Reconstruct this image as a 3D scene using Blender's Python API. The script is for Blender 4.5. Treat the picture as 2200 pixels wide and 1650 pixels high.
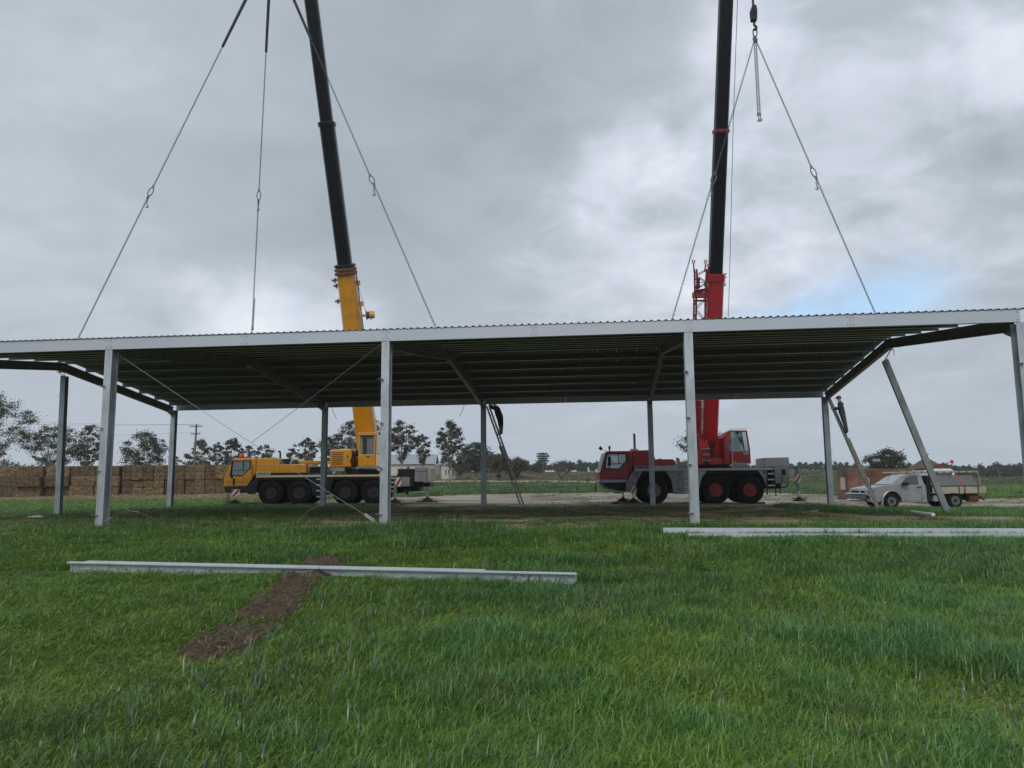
import bpy, bmesh, math, random
import numpy as np
from mathutils import Vector, Matrix, Euler, Quaternion

random.seed(11)
RNG = np.random.default_rng(11)
SC = bpy.context.scene
for o in list(bpy.data.objects):
    bpy.data.objects.remove(o)

# ------------------------------------------------------------------ camera
PITCH, ROLL, EYE = math.radians(7.28), math.radians(0.48), 1.16
FPX = 1653.0
cp, sp, cr, sr = math.cos(PITCH), math.sin(PITCH), math.cos(ROLL), math.sin(ROLL)
cam_d = bpy.data.cameras.new('camera')
cam_d.sensor_width = 36.0
cam_d.lens = 36.0 * FPX / 2200.0
cam_d.clip_start = 0.05
cam_d.clip_end = 6000.0
cam = bpy.data.objects.new('camera', cam_d)
SC.collection.objects.link(cam)
r0, u0, f0 = Vector((1, 0, 0)), Vector((0, -sp, cp)), Vector((0, cp, sp))
rx, ux = r0 * cr - u0 * sr, r0 * sr + u0 * cr
cam.matrix_world = Matrix(((rx.x, ux.x, -f0.x, 0), (rx.y, ux.y, -f0.y, 0), (rx.z, ux.z, -f0.z, EYE), (0, 0, 0, 1)))
SC.camera = cam

def ray(px, py):
    u, v = (px - 1100) / FPX, (825 - py) / FPX
    u, v = u * cr + v * sr, -u * sr + v * cr
    return Vector((u, cp - v * sp, sp + v * cp))

def at(px, py, Y):
    """world point seen at photo pixel (px, py) at distance Y in front of the camera"""
    d = ray(px, py)
    return d * (Y / d.y) + Vector((0, 0, EYE))

def proj(P):
    X, Y, Z = P[0], P[1], P[2] - EYE
    d = Y * cp + Z * sp
    u, v = X / d, (Z * cp - Y * sp) / d
    u, v = u * cr - v * sr, u * sr + v * cr
    return 1100 + FPX * u, 825 - FPX * v

# ------------------------------------------------------------------ sky and light
SUN_EL, SUN_AZ = math.radians(44), math.radians(-168)   # azimuth from +Y towards +X
world = bpy.data.worlds.new('World')
SC.world = world
world.use_nodes = True
world.cycles.sampling_method = 'MANUAL'
world.cycles.sample_map_resolution = 512
wn, wl = world.node_tree.nodes, world.node_tree.links
wn.clear()

def wnode(t, **kw):
    n = wn.new(t)
    for k, v in kw.items():
        setattr(n, k, v)
    return n

def wmath(op, a, b=None, c=None, clamp=False):
    n = wnode('ShaderNodeMath', operation=op)
    n.use_clamp = clamp
    for i, x in enumerate((a, b, c)):
        if x is None:
            continue
        if isinstance(x, (int, float)):
            n.inputs[i].default_value = x
        else:
            wl.new(x, n.inputs[i])
    return n.outputs[0]

def wramp(val, stops):
    n = wnode('ShaderNodeValToRGB')
    cr_ = n.color_ramp
    while len(cr_.elements) > 1:
        cr_.elements.remove(cr_.elements[0])
    cr_.elements[0].position = stops[0][0]
    cr_.elements[0].color = (*stops[0][1], 1)
    for p, c_ in stops[1:]:
        e_ = cr_.elements.new(p)
        e_.color = (*c_, 1)
    wl.new(val, n.inputs[0])
    return n.outputs[0]

def wmix(f, a, b):
    n = wnode('ShaderNodeMixRGB')
    wl.new(f, n.inputs[0]) if not isinstance(f, (int, float)) else setattr(n.inputs[0], 'default_value', f)
    for i, x in ((1, a), (2, b)):
        if isinstance(x, tuple):
            n.inputs[i].default_value = (*x, 1)
        else:
            wl.new(x, n.inputs[i])
    return n.outputs[0]

tc = wnode('ShaderNodeTexCoord')
nrm = wnode('ShaderNodeVectorMath', operation='NORMALIZE')
wl.new(tc.outputs['Generated'], nrm.inputs[0])
DIR = nrm.outputs[0]
sep = wnode('ShaderNodeSeparateXYZ')
wl.new(DIR, sep.inputs[0])
zc = wmath('MAXIMUM', sep.outputs[2], 0.0)
den = wmath('ADD', zc, 0.22)
cmb = wnode('ShaderNodeCombineXYZ')
wl.new(wmath('DIVIDE', sep.outputs[0], den), cmb.inputs[0])
wl.new(wmath('DIVIDE', sep.outputs[1], den), cmb.inputs[1])
wl.new(wmath('MULTIPLY', zc, 0.8), cmb.inputs[2])
CL = cmb.outputs[0]

def wnoise(vec, scale, detail=4, rough=0.5, off=(0, 0, 0), dist=0.0):
    mp = wnode('ShaderNodeMapping')
    mp.inputs['Location'].default_value = off
    wl.new(vec, mp.inputs[0])
    n = wnode('ShaderNodeTexNoise')
    n.inputs['Scale'].default_value = scale
    n.inputs['Detail'].default_value = detail
    n.inputs['Roughness'].default_value = rough
    n.inputs['Distortion'].default_value = dist
    wl.new(mp.outputs[0], n.inputs['Vector'])
    return n.outputs[0]

big = wnoise(CL, 0.75, 2, 0.5, (1.3, 0.4, 0.0))
mid = wnoise(CL, 2.1, 4, 0.55, (4.0, 2.0, 0.0), 0.5)
fine = wnoise(CL, 4.6, 6, 0.6, (7.0, 1.0, 0.0), 0.6)
warp = wnoise(DIR, 3.2, 3, 0.55, (2.0, 5.0, 1.0))
warp2 = wnoise(DIR, 9.0, 5, 0.62, (9.0, 3.0, 2.0))

def blob(px, py, r_in, r_out, wamt=0.22, flat=1.0):
    """soft-edged patch of the cloud deck round one direction of the sky"""
    d = ray(px, py).normalized()
    s_ = wnode('ShaderNodeVectorMath', operation='SUBTRACT')
    wl.new(DIR, s_.inputs[0])
    s_.inputs[1].default_value = d
    k_ = wnode('ShaderNodeVectorMath', operation='MULTIPLY')
    wl.new(s_.outputs[0], k_.inputs[0])
    k_.inputs[1].default_value = (1, 1, flat)
    v = wnode('ShaderNodeVectorMath', operation='LENGTH')
    wl.new(k_.outputs[0], v.inputs[0])
    w = wmath('ADD', wmath('MULTIPLY', wmath('SUBTRACT', warp, 0.5), wamt * 2), wmath('MULTIPLY', wmath('SUBTRACT', warp2, 0.5), wamt))
    dd = wmath('ADD', v.outputs['Value'], w)
    m = wnode('ShaderNodeMapRange', interpolation_type='SMOOTHSTEP')
    m.inputs['From Min'].default_value = r_out
    m.inputs['From Max'].default_value = r_in
    wl.new(dd, m.inputs['Value'])
    return m.outputs[0]

dens = wmath('ADD', wmath('MULTIPLY', wmath('SUBTRACT', big, 0.5), 0.30), wmath('MULTIPLY', wmath('SUBTRACT', mid, 0.5), 0.40))
dens = wmath('ADD', dens, wmath('MULTIPLY', wmath('SUBTRACT', fine, 0.5), 0.42))
# the deck is smooth to the left and broken to the right
brk = wnode('ShaderNodeMapRange', interpolation_type='SMOOTHSTEP')
brk.inputs['From Min'].default_value = -0.25
brk.inputs['From Max'].default_value = 0.22
brk.inputs['To Min'].default_value = 0.50
brk.inputs['To Max'].default_value = 1.15
wl.new(sep.outputs[0], brk.inputs['Value'])
lum = wmath('ADD', 0.50, wmath('MULTIPLY', dens, brk.outputs[0]))
for px, py, ri, ro, am, wa in ((1050, 90, 0.05, 0.40, -0.16, 0.12), (600, 470, 0.0, 0.30, -0.09, 0.08), (60, 480, 0.0, 0.35, 0.06, 0.08),
                               (1530, 110, 0.0, 0.13, 0.20, 0.12), (1330, 360, 0.0, 0.14, 0.38, 0.14), (1450, 500, 0.0, 0.26, 0.16, 0.12), (1350, 650, 0.0, 0.25, 0.12, 0.1),
                               (600, 700, 0.0, 0.17, 0.36, 0.16), (380, 680, 0.0, 0.20, 0.08, 0.08), (2160, 140, 0.0, 0.13, 0.26, 0.14), (2080, 270, 0.0, 0.14, -0.12, 0.12),
                               (1880, 330, 0.0, 0.32, 0.15, 0.12), (1700, 600, 0.0, 0.14, 0.16, 0.1), (2050, 560, 0.0, 0.20, 0.03, 0.1)):
    lum = wmath('ADD', lum, wmath('MULTIPLY', blob(px, py, ri, ro, wa, 1.8 if py > 500 else 1.25), am))
cloud = wramp(lum, [(0.0, (0.235, 0.28, 0.31)), (0.30, (0.315, 0.365, 0.41)), (0.52, (0.43, 0.485, 0.55)),
                    (0.72, (0.64, 0.695, 0.785)), (1.0, (0.92, 0.95, 1.0))])
# air near the horizon: pale, even
hz = wnode('ShaderNodeMapRange', interpolation_type='SMOOTHSTEP')
hz.inputs['From Min'].default_value = 0.22
hz.inputs['From Max'].default_value = 0.03
wl.new(sep.outputs[2], hz.inputs['Value'])
cloud = wmix(wmath('MULTIPLY', hz.outputs[0], 0.75), cloud, (0.485, 0.555, 0.645))
sky = wnode('ShaderNodeTexSky', sky_type='NISHITA')
sky.sun_disc = False
sky.sun_elevation = SUN_EL
sky.sun_rotation = SUN_AZ
sky.air_density = 1.2
sky.dust_density = 2.0
skys = wnode('ShaderNodeVectorMath', operation='SCALE')
wl.new(sky.outputs[0], skys.inputs[0])
skys.inputs['Scale'].default_value = 0.10
gap = wmath('ADD', blob(1840, 655, 0.01, 0.16, 0.20, 2.4), wmath('MULTIPLY', blob(1690, 695, 0.0, 0.08, 0.14, 2.5), 0.6), clamp=True)
opn = wnode('ShaderNodeMapRange', interpolation_type='SMOOTHSTEP')
opn.inputs['From Min'].default_value = 0.36
opn.inputs['From Max'].default_value = 0.28
wl.new(mid, opn.inputs['Value'])
gap = wmath('MAXIMUM', wmath('MULTIPLY', gap, 0.95), wmath('MULTIPLY', opn.outputs[0], 0.15))
bluesky = wnode('ShaderNodeVectorMath', operation='ADD')
wl.new(skys.outputs[0], bluesky.inputs[0])
bluesky.inputs[1].default_value = (0.13, 0.23, 0.38)
col = wmix(gap, cloud, bluesky.outputs[0])
bg = wnode('ShaderNodeBackground')
wl.new(col, bg.inputs[0])
bg.inputs[1].default_value = 1.0
wo = wnode('ShaderNodeOutputWorld')
wl.new(bg.outputs[0], wo.inputs[0])

sun_d = bpy.data.lights.new('sun', 'SUN')
sun_d.energy = 1.5
sun_d.angle = math.radians(35)
sun_d.color = (1.0, 0.96, 0.9)
sun = bpy.data.objects.new('sun', sun_d)
SC.collection.objects.link(sun)
sdir = Vector((math.sin(SUN_AZ) * math.cos(SUN_EL), math.cos(SUN_AZ) * math.cos(SUN_EL), math.sin(SUN_EL)))
sun.rotation_euler = sdir.to_track_quat('Z', 'Y').to_euler()
sun.location = sdir * 60

vs = SC.view_settings
vs.view_transform = 'Standard'
vs.look = 'None'
vs.exposure = 0.15
vs.gamma = 1.0
vs.use_curve_mapping = False
SC.cycles.use_denoising = True
SC.cycles.max_bounces = 4
SC.cycles.diffuse_bounces = 2
SC.cycles.glossy_bounces = 2
SC.cycles.volume_bounces = 1
SC.cycles.transparent_max_bounces = 8
SC.cycles.caustics_reflective = False
SC.cycles.caustics_refractive = False

# ------------------------------------------------------------------ helpers
C = SC.collection

def tag(o, label=None, cat=None, group=None, kind=None):
    for k, v in (('label', label), ('category', cat), ('group', group), ('kind', kind)):
        if v:
            o[k] = v
    return o

def empty(name, loc=(0, 0, 0), rz=0.0):
    o = bpy.data.objects.new(name, None)
    C.objects.link(o)
    o.location = loc
    o.rotation_euler = (0, 0, rz)
    o.empty_display_size = 0.2
    return o

def inst(name, mesh, parent=None, loc=(0, 0, 0), rot=(0, 0, 0), scl=(1, 1, 1)):
    o = bpy.data.objects.new(name, mesh)
    C.objects.link(o)
    o.parent = parent
    o.location = loc
    o.rotation_euler = rot
    o.scale = scl
    return o

class MB:
    """collects boxes, prisms and tubes; build() links them as one mesh object"""
    def __init__(self):
        self.v, self.f, self.m, self.mats, self.cur = [], [], [], [], 0

    def mat(self, name):
        if name not in self.mats:
            self.mats.append(name)
        self.cur = self.mats.index(name)
        return self

    def add(self, vs_, fs_):
        b = len(self.v)
        self.v += [tuple(x) for x in vs_]
        self.f += [tuple(b + i for i in q) for q in fs_]
        self.m += [self.cur] * len(fs_)
        return self

    def box(self, x0, x1, y0, y1, z0, z1):
        v = [(x0, y0, z0), (x1, y0, z0), (x1, y1, z0), (x0, y1, z0), (x0, y0, z1), (x1, y0, z1), (x1, y1, z1), (x0, y1, z1)]
        return self.add(v, [(0, 3, 2, 1), (4, 5, 6, 7), (0, 1, 5, 4), (1, 2, 6, 5), (2, 3, 7, 6), (3, 0, 4, 7)])

    def bar(self, a, b, w, h, up=(0, 0, 1)):
        """rectangular bar from a to b, w across, h along up"""
        a, b = Vector(a), Vector(b)
        d = (b - a).normalized()
        u = Vector(up)
        s = d.cross(u)
        if s.length < 1e-4:
            s = d.cross(Vector((0, 1, 0)))
        s.normalize()
        u = s.cross(d).normalized()
        v = []
        for p in (a, b):
            for i, j in ((-1, -1), (1, -1), (1, 1), (-1, 1)):
                v.append(p + s * (w / 2 * i) + u * (h / 2 * j))
        return self.add(v, [(0, 1, 2, 3), (7, 6, 5, 4), (0, 4, 5, 1), (1, 5, 6, 2), (2, 6, 7, 3), (3, 7, 4, 0)])

    def prism(self, pts, y0, y1, axis='y', inset=None):
        """polygon pts=(x,z) extruded along y (axis y), (y,z) along x (axis x) or (x,y) along z (axis z)"""
        n = len(pts)
        def P(p, t):
            return (p[0], t, p[1]) if axis == 'y' else ((t, p[0], p[1]) if axis == 'x' else (p[0], p[1], t))
        v = [P(p, y0) for p in pts] + [P(p, y1) for p in pts]
        f = [tuple(range(n)), tuple(range(2 * n - 1, n - 1, -1))]
        f += [(i, n + i, n + (i + 1) % n, (i + 1) % n) for i in range(n)]
        return self.add(v, f)

    def loft(self, rings, cap=True):
        n = len(rings[0])
        v = [p for r in rings for p in r]
        f = []
        for k in range(len(rings) - 1):
            for i in range(n):
                f.append((k * n + i, k * n + (i + 1) % n, (k + 1) * n + (i + 1) % n, (k + 1) * n + i))
        if cap:
            f.append(tuple(range(n - 1, -1, -1)))
            f.append(tuple((len(rings) - 1) * n + i for i in range(n)))
        return self.add(v, f)

    def tube(self, path, r, seg=8, cap=True):
        path = [Vector(p) for p in path]
        rs = r if isinstance(r, (list, tuple)) else [r] * len(path)
        rings = []
        prev = None
        for i, p in enumerate(path):
            d = (path[min(i + 1, len(path) - 1)] - path[max(i - 1, 0)]).normalized()
            if prev is None:
                s = d.cross(Vector((0, 0, 1)))
                if s.length < 1e-3:
                    s = d.cross(Vector((0, 1, 0)))
            else:
                s = prev - d * prev.dot(d)
            s.normalize()
            prev = s
            t = d.cross(s)
            rings.append([p + (s * math.cos(a) + t * math.sin(a)) * rs[i] for a in [2 * math.pi * k / seg for k in range(seg)]])
        return self.loft(rings, cap)

    def lathe(self, prof, seg=24, c=(0, 0, 0), axis='y', cap=True):
        """profile [(r, t)] revolved round an axis through c"""
        rings = []
        for r, t in prof:
            ring = []
            for k in range(seg):
                a = 2 * math.pi * k / seg
                q = (r * math.cos(a), t, r * math.sin(a)) if axis == 'y' else ((t, r * math.cos(a), r * math.sin(a)) if axis == 'x' else (r * math.cos(a), r * math.sin(a), t))
                ring.append((c[0] + q[0], c[1] + q[1], c[2] + q[2]))
            rings.append(ring)
        return self.loft(rings, cap)

    def mesh(self, name, mat=None, smooth=False):
        me = bpy.data.meshes.new(name)
        me.from_pydata(self.v, [], self.f)
        if mat and not self.mats:
            me.materials.append(MAT[mat])
        else:
            for m_ in self.mats:
                me.materials.append(MAT[m_])
            me.polygons.foreach_set('material_index', self.m)
        bm = bmesh.new()
        bm.from_mesh(me)
        bmesh.ops.recalc_face_normals(bm, faces=bm.faces)
        bm.to_mesh(me)
        bm.free()
        if smooth:
            me.polygons.foreach_set('use_smooth', [True] * len(me.polygons))
        me.update()
        return me

    def build(self, name, mat=None, parent=None, smooth=False, bevel=0.0, loc=(0, 0, 0), rot=(0, 0, 0), autos=False):
        o = inst(name, self.mesh(name, mat, smooth or autos), parent, loc, rot)
        if bevel:
            b = o.modifiers.new('bevel', 'BEVEL')
            b.width = bevel
            b.segments = 2
            b.limit_method = 'ANGLE'
            b.angle_limit = math.radians(35)
            b.harden_normals = False
        if autos:
            sharpen(o.data, 40)
        return o

def sharpen(me, deg):
    bm = bmesh.new()
    bm.from_mesh(me)
    for e_ in bm.edges:
        if len(e_.link_faces) == 2 and e_.calc_face_angle(0) > math.radians(deg):
            e_.smooth = False
    bm.to_mesh(me)
    bm.free()

def quick_mesh(name, v, f, mats, smooth=False, midx=None):
    """numpy arrays -> mesh; f is an (n,3) or (n,4) int array"""
    me = bpy.data.meshes.new(name)
    nv, nf, k = len(v), len(f), f.shape[1]
    me.vertices.add(nv)
    me.vertices.foreach_set('co', np.asarray(v, np.float32).ravel())
    me.loops.add(nf * k)
    me.loops.foreach_set('vertex_index', np.asarray(f, np.int32).ravel())
    me.polygons.add(nf)
    me.polygons.foreach_set('loop_start', np.arange(0, nf * k, k, dtype=np.int32))
    me.polygons.foreach_set('loop_total', np.full(nf, k, np.int32))
    if smooth:
        me.polygons.foreach_set('use_smooth', np.ones(nf, bool))
    for m_ in mats:
        me.materials.append(MAT[m_])
    if midx is not None:
        me.polygons.foreach_set('material_index', np.asarray(midx, np.int32))
    me.update(calc_edges=True)
    me.validate()
    return me

# ------------------------------------------------------------------ materials
MAT = {}

def newmat(name, base=(0.5, 0.5, 0.5), rough=0.6, metal=0.0, spec=0.5, var=0.0, vscale=3.0, bump=0.0, bscale=20.0,
           dirt=None, dscale=1.5, damt=0.4, tint=None, stretch=(1, 1, 1), alpha=None, trans=None, emit=None, rvar=0.0, translucent=0.0, cpos=(0.25, 0.75)):
    m = bpy.data.materials.new(name)
    m.use_nodes = True
    nt = m.node_tree
    b = nt.nodes['Principled BSDF']
    b.inputs['Base Color'].default_value = (*base, 1)
    b.inputs['Roughness'].default_value = rough
    b.inputs['Metallic'].default_value = metal
    b.inputs['Specular IOR Level'].default_value = spec
    if trans:
        b.inputs['Transmission Weight'].default_value = trans
    if emit:
        b.inputs['Emission Color'].default_value = (*emit[:3], 1)
        b.inputs['Emission Strength'].default_value = emit[3]
    tcn = nt.nodes.new('ShaderNodeTexCoord')
    mp = nt.nodes.new('ShaderNodeMapping')
    mp.inputs['Scale'].default_value = stretch
    nt.links.new(tcn.outputs['Object'], mp.inputs[0])
    def noise(scale, detail=5, rough_=0.6):
        n = nt.nodes.new('ShaderNodeTexNoise')
        n.inputs['Scale'].default_value = scale
        n.inputs['Detail'].default_value = detail
        n.inputs['Roughness'].default_value = rough_
        nt.links.new(mp.outputs[0], n.inputs['Vector'])
        return n.outputs[0]
    colr = None
    if var:
        n = noise(vscale)
        rmp = nt.nodes.new('ShaderNodeValToRGB')
        rmp.color_ramp.elements[0].position, rmp.color_ramp.elements[1].position = cpos
        lo = tuple(x * (1 - var) for x in base)
        hi = tint or tuple(min(1, x * (1 + var)) for x in base)
        rmp.color_ramp.elements[0].color = (*lo, 1)
        rmp.color_ramp.elements[1].color = (*hi, 1)
        nt.links.new(n, rmp.inputs[0])
        colr = rmp.outputs[0]
    if dirt:
        n = noise(dscale, 8, 0.65)
        rmp = nt.nodes.new('ShaderNodeMapRange')
        rmp.inputs['From Min'].default_value = 0.48
        rmp.inputs['From Max'].default_value = 0.72
        rmp.inputs['To Max'].default_value = damt
        nt.links.new(n, rmp.inputs['Value'])
        mx = nt.nodes.new('ShaderNodeMixRGB')
        nt.links.new(rmp.outputs[0], mx.inputs[0])
        if colr:
            nt.links.new(colr, mx.inputs[1])
        else:
            mx.inputs[1].default_value = (*base, 1)
        mx.inputs[2].default_value = (*dirt, 1)
        colr = mx.outputs[0]
    if colr:
        nt.links.new(colr, b.inputs['Base Color'])
    if rvar:
        n = noise(vscale * 1.7)
        rmp = nt.nodes.new('ShaderNodeMapRange')
        rmp.inputs['To Min'].default_value = max(0.02, rough - rvar)
        rmp.inputs['To Max'].default_value = min(1, rough + rvar)
        nt.links.new(n, rmp.inputs['Value'])
        nt.links.new(rmp.outputs[0], b.inputs['Roughness'])
    if bump:
        n = noise(bscale, 6)
        bp = nt.nodes.new('ShaderNodeBump')
        bp.inputs['Strength'].default_value = bump
        bp.inputs['Distance'].default_value = 0.05
        nt.links.new(n, bp.inputs['Height'])
        nt.links.new(bp.outputs[0], b.inputs['Normal'])
    if translucent:
        tr = nt.nodes.new('ShaderNodeBsdfTranslucent')
        if colr:
            nt.links.new(colr, tr.inputs[0])
        else:
            tr.inputs[0].default_value = (*base, 1)
        ms = nt.nodes.new('ShaderNodeMixShader')
        ms.inputs[0].default_value = translucent
        nt.links.new(b.outputs[0], ms.inputs[1])
        nt.links.new(tr.outputs[0], ms.inputs[2])
        nt.links.new(ms.outputs[0], nt.nodes['Material Output'].inputs[0])
    MAT[name] = m
    return m

newmat('galvanised', (0.41, 0.45, 0.485), 0.42, 0.4, var=0.24, vscale=5, cpos=(0.35, 0.65), rvar=0.12, bump=0.03, bscale=30, dirt=(0.22, 0.22, 0.21), dscale=2.6, damt=0.55, stretch=(1, 1, 0.25))
newmat('zinc_fascia', (0.45, 0.49, 0.54), 0.42, 0.2, var=0.10, vscale=1.2, rvar=0.08, dirt=(0.42, 0.43, 0.44), dscale=1.2, damt=0.3, stretch=(0.3, 1, 1))
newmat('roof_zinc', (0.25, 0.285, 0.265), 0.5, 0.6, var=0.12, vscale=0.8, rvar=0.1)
newmat('rafter_shaded', (0.20, 0.215, 0.22), 0.5, 0.4, var=0.2, vscale=4)  # galvanised steel darkened, shade under the roof put into the colour
newmat('purlin_lip_lit', (0.74, 0.76, 0.76), 0.45, 0.3)  # same zinc as the web, light on the lip put into its colour
newmat('zinc_shaded', (0.16, 0.17, 0.175), 0.45, 0.5, var=0.15, vscale=2, rvar=0.1)  # purlin web zinc darkened, shade put into the colour; fly braces share it
newmat('beam_zinc', (0.56, 0.61, 0.66), 0.35, 0.2, var=0.08, vscale=1.6, rvar=0.12, dirt=(0.40, 0.41, 0.40), dscale=2.0, damt=0.35)
newmat('wire_steel', (0.19, 0.20, 0.21), 0.5, 0.5)
newmat('bolt_dark', (0.06, 0.06, 0.065), 0.5, 0.6)
newmat('chain_steel', (0.10, 0.11, 0.12), 0.5, 0.6)
newmat('sling_black', (0.018, 0.02, 0.024), 0.8)
newmat('crane_yellow', (0.63, 0.27, 0.008), 0.32, 0.0, var=0.10, vscale=1.5, rvar=0.1, dirt=(0.22, 0.13, 0.04), dscale=2.0, damt=0.45)
newmat('crane_yellow_dirty', (0.48, 0.24, 0.015), 0.4, 0.0, var=0.14, vscale=1.5, dirt=(0.2, 0.12, 0.04), dscale=2.4, damt=0.5)
newmat('crane_cream', (0.62, 0.50, 0.30), 0.5, var=0.1)
newmat('crane_red', (0.35, 0.013, 0.018), 0.33, 0.0, var=0.14, vscale=1.4, rvar=0.1, dirt=(0.12, 0.025, 0.022), dscale=2.0, damt=0.5)
newmat('crane_red_dark', (0.19, 0.010, 0.013), 0.45, 0.0, var=0.2, vscale=3)
newmat('red_rim', (0.30, 0.016, 0.016), 0.55, 0.0, var=0.3, vscale=7, dirt=(0.05, 0.03, 0.03), dscale=6, damt=0.8)
newmat('boom_black', (0.006, 0.0075, 0.010), 0.35, 0.0, spec=0.18, var=0.25, vscale=2, rvar=0.1, dirt=(0.016, 0.015, 0.014), dscale=3, damt=0.5, stretch=(1, 1, 0.3))
newmat('chassis_grey', (0.26, 0.27, 0.28), 0.5, var=0.12, vscale=2, dirt=(0.14, 0.13, 0.12), dscale=2.5, damt=0.6)
newmat('chassis_light', (0.42, 0.43, 0.44), 0.45, var=0.1, vscale=2, dirt=(0.22, 0.2, 0.18), dscale=3, damt=0.5)
newmat('chassis_dark', (0.014, 0.019, 0.027), 0.45, spec=0.3, var=0.2, vscale=3, dirt=(0.04, 0.037, 0.034), dscale=2.5, damt=0.6)
newmat('black_paint', (0.010, 0.011, 0.013), 0.5, spec=0.25, var=0.2, vscale=4)
newmat('rubber', (0.009, 0.009, 0.010), 0.8, spec=0.2, var=0.3, vscale=6, dirt=(0.035, 0.03, 0.026), dscale=3, damt=0.6, bump=0.1, bscale=30)
newmat('rim_grey', (0.17, 0.17, 0.17), 0.5, 0.2, var=0.2, vscale=8, dirt=(0.08, 0.07, 0.06), dscale=6, damt=0.6)
newmat('rim_dark', (0.022, 0.023, 0.026), 0.55, var=0.3, vscale=8, dirt=(0.08, 0.07, 0.06), dscale=6, damt=0.6)
newmat('step_pale', (0.52, 0.54, 0.56), 0.45, 0.2, var=0.12, vscale=8)
newmat('sign_red', (0.45, 0.03, 0.025), 0.5)
newmat('sign_white', (0.72, 0.72, 0.70), 0.5, var=0.1, vscale=8)
newmat('lens_orange', (0.75, 0.13, 0.02), 0.25)
newmat('lens_red', (0.5, 0.02, 0.02), 0.25)
newmat('glass_dull', (0.02, 0.026, 0.03), 0.3, 0.0, spec=0.12)
newmat('glass_dark', (0.03, 0.045, 0.05), 0.06, 0.0, spec=0.8)
newmat('lettering_black', (0.012, 0.012, 0.013), 0.5)
newmat('lettering_pale', (0.7, 0.69, 0.62), 0.5)
newmat('louvre_dark', (0.16, 0.045, 0.012), 0.6)
newmat('concrete', (0.30, 0.30, 0.285), 0.85, var=0.2, vscale=4, bump=0.1, bscale=25, dirt=(0.16, 0.16, 0.15), dscale=2, damt=0.5)
newmat('timber_old', (0.16, 0.13, 0.10), 0.85, var=0.35, vscale=4, stretch=(0.4, 4, 4), bump=0.3, bscale=12)
newmat('pale_board', (0.40, 0.36, 0.29), 0.8, var=0.3, vscale=3, stretch=(4, 4, 0.5), dirt=(0.15, 0.12, 0.09), dscale=3, damt=0.7)
newmat('chrome', (0.55, 0.56, 0.57), 0.15, 1.0)
newmat('rust', (0.115, 0.055, 0.032), 0.8, var=0.4, vscale=4, dirt=(0.07, 0.04, 0.03), dscale=3, damt=0.7)
newmat('orange_vest', (0.75, 0.16, 0.02), 0.7)
# clear cab glass
gm = bpy.data.materials.new('cab_glass')
gm.use_nodes = True
_n, _l = gm.node_tree.nodes, gm.node_tree.links
_p = _n['Principled BSDF']
_p.inputs['Base Color'].default_value = (0.02, 0.03, 0.03, 1)
_p.inputs['Roughness'].default_value = 0.04
_t = _n.new('ShaderNodeBsdfTransparent')
_t.inputs[0].default_value = (0.60, 0.68, 0.68, 1)
_ms = _n.new('ShaderNodeMixShader')
_fr = _n.new('ShaderNodeFresnel')
_fr.inputs[0].default_value = 1.5
_ad = _n.new('ShaderNodeMath')
_ad.operation = 'ADD'
_ad.inputs[1].default_value = 0.10
_l.new(_fr.outputs[0], _ad.inputs[0])
_l.new(_ad.outputs[0], _ms.inputs[0])
_l.new(_t.outputs[0], _ms.inputs[1])
_gl = _n.new('ShaderNodeBsdfGlossy')
_gl.inputs['Roughness'].default_value = 0.05
_gl.inputs[0].default_value = (0.8, 0.85, 0.85, 1)
_l.new(_gl.outputs[0], _ms.inputs[2])
_l.new(_ms.outputs[0], _n['Material Output'].inputs[0])
MAT['cab_glass'] = gm
# ------------------------------------------------------------------ terrain
def sstep(a, b, x):
    t = np.clip((np.asarray(x, float) - a) / (b - a), 0, 1)
    return t * t * (3 - 2 * t)

def vnoise(x, y, s, seed=0):
    """cheap smooth value noise, roughly 0..1"""
    x, y = np.asarray(x, float) / s + seed * 17.3, np.asarray(y, float) / s + seed * 9.1
    xi, yi = np.floor(x), np.floor(y)
    fx, fy = x - xi, y - yi
    fx, fy = fx * fx * (3 - 2 * fx), fy * fy * (3 - 2 * fy)
    def h(i, j):
        return np.modf(np.abs(np.sin(i * 127.1 + j * 311.7 + seed * 3.7) * 43758.5453))[0]
    return (h(xi, yi) * (1 - fx) + h(xi + 1, yi) * fx) * (1 - fy) + (h(xi, yi + 1) * (1 - fx) + h(xi + 1, yi + 1) * fx) * fy

def terrain(x, y):
    x, y = np.asarray(x, float), np.asarray(y, float)
    z = -0.5 * (1 - sstep(5, 20, y))
    far = np.interp(y, [45, 58, 70, 110, 150, 220, 300, 600, 1500], [0, 0.1, 0.29, 0.95, 1.8, 3.3, 5.1, 9.0, 13.0])
    w = 1.0 - 0.6 * sstep(0.35, 0.62, x / np.maximum(y, 1.0))
    z = z + far * w
    z = z - 0.25 * sstep(10, 17, x) * sstep(22, 30, y) * (1 - sstep(60, 95, y))
    z = z + (vnoise(x, y, 2.6, 1) - 0.5) * 0.07 * (1 - sstep(15, 20, y)) + (vnoise(x, y, 0.9, 2) - 0.5) * 0.03 * (1 - sstep(30, 50, y))
    return z

def T(x, y):
    return float(terrain(x, y))

def on_ground(px, py):
    d = ray(px, py)
    t = 2.0
    lo = hi = None
    for _ in range(4000):
        p = d * t
        if p.z + EYE <= T(p.x, p.y):
            break
        t *= 1.01
    a, b = t / 1.01, t
    for _ in range(30):
        m_ = (a + b) / 2
        p = d * m_
        if p.z + EYE <= T(p.x, p.y):
            b = m_
        else:
            a = m_
    p = d * b
    return Vector((p.x, p.y, T(p.x, p.y)))

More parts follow.
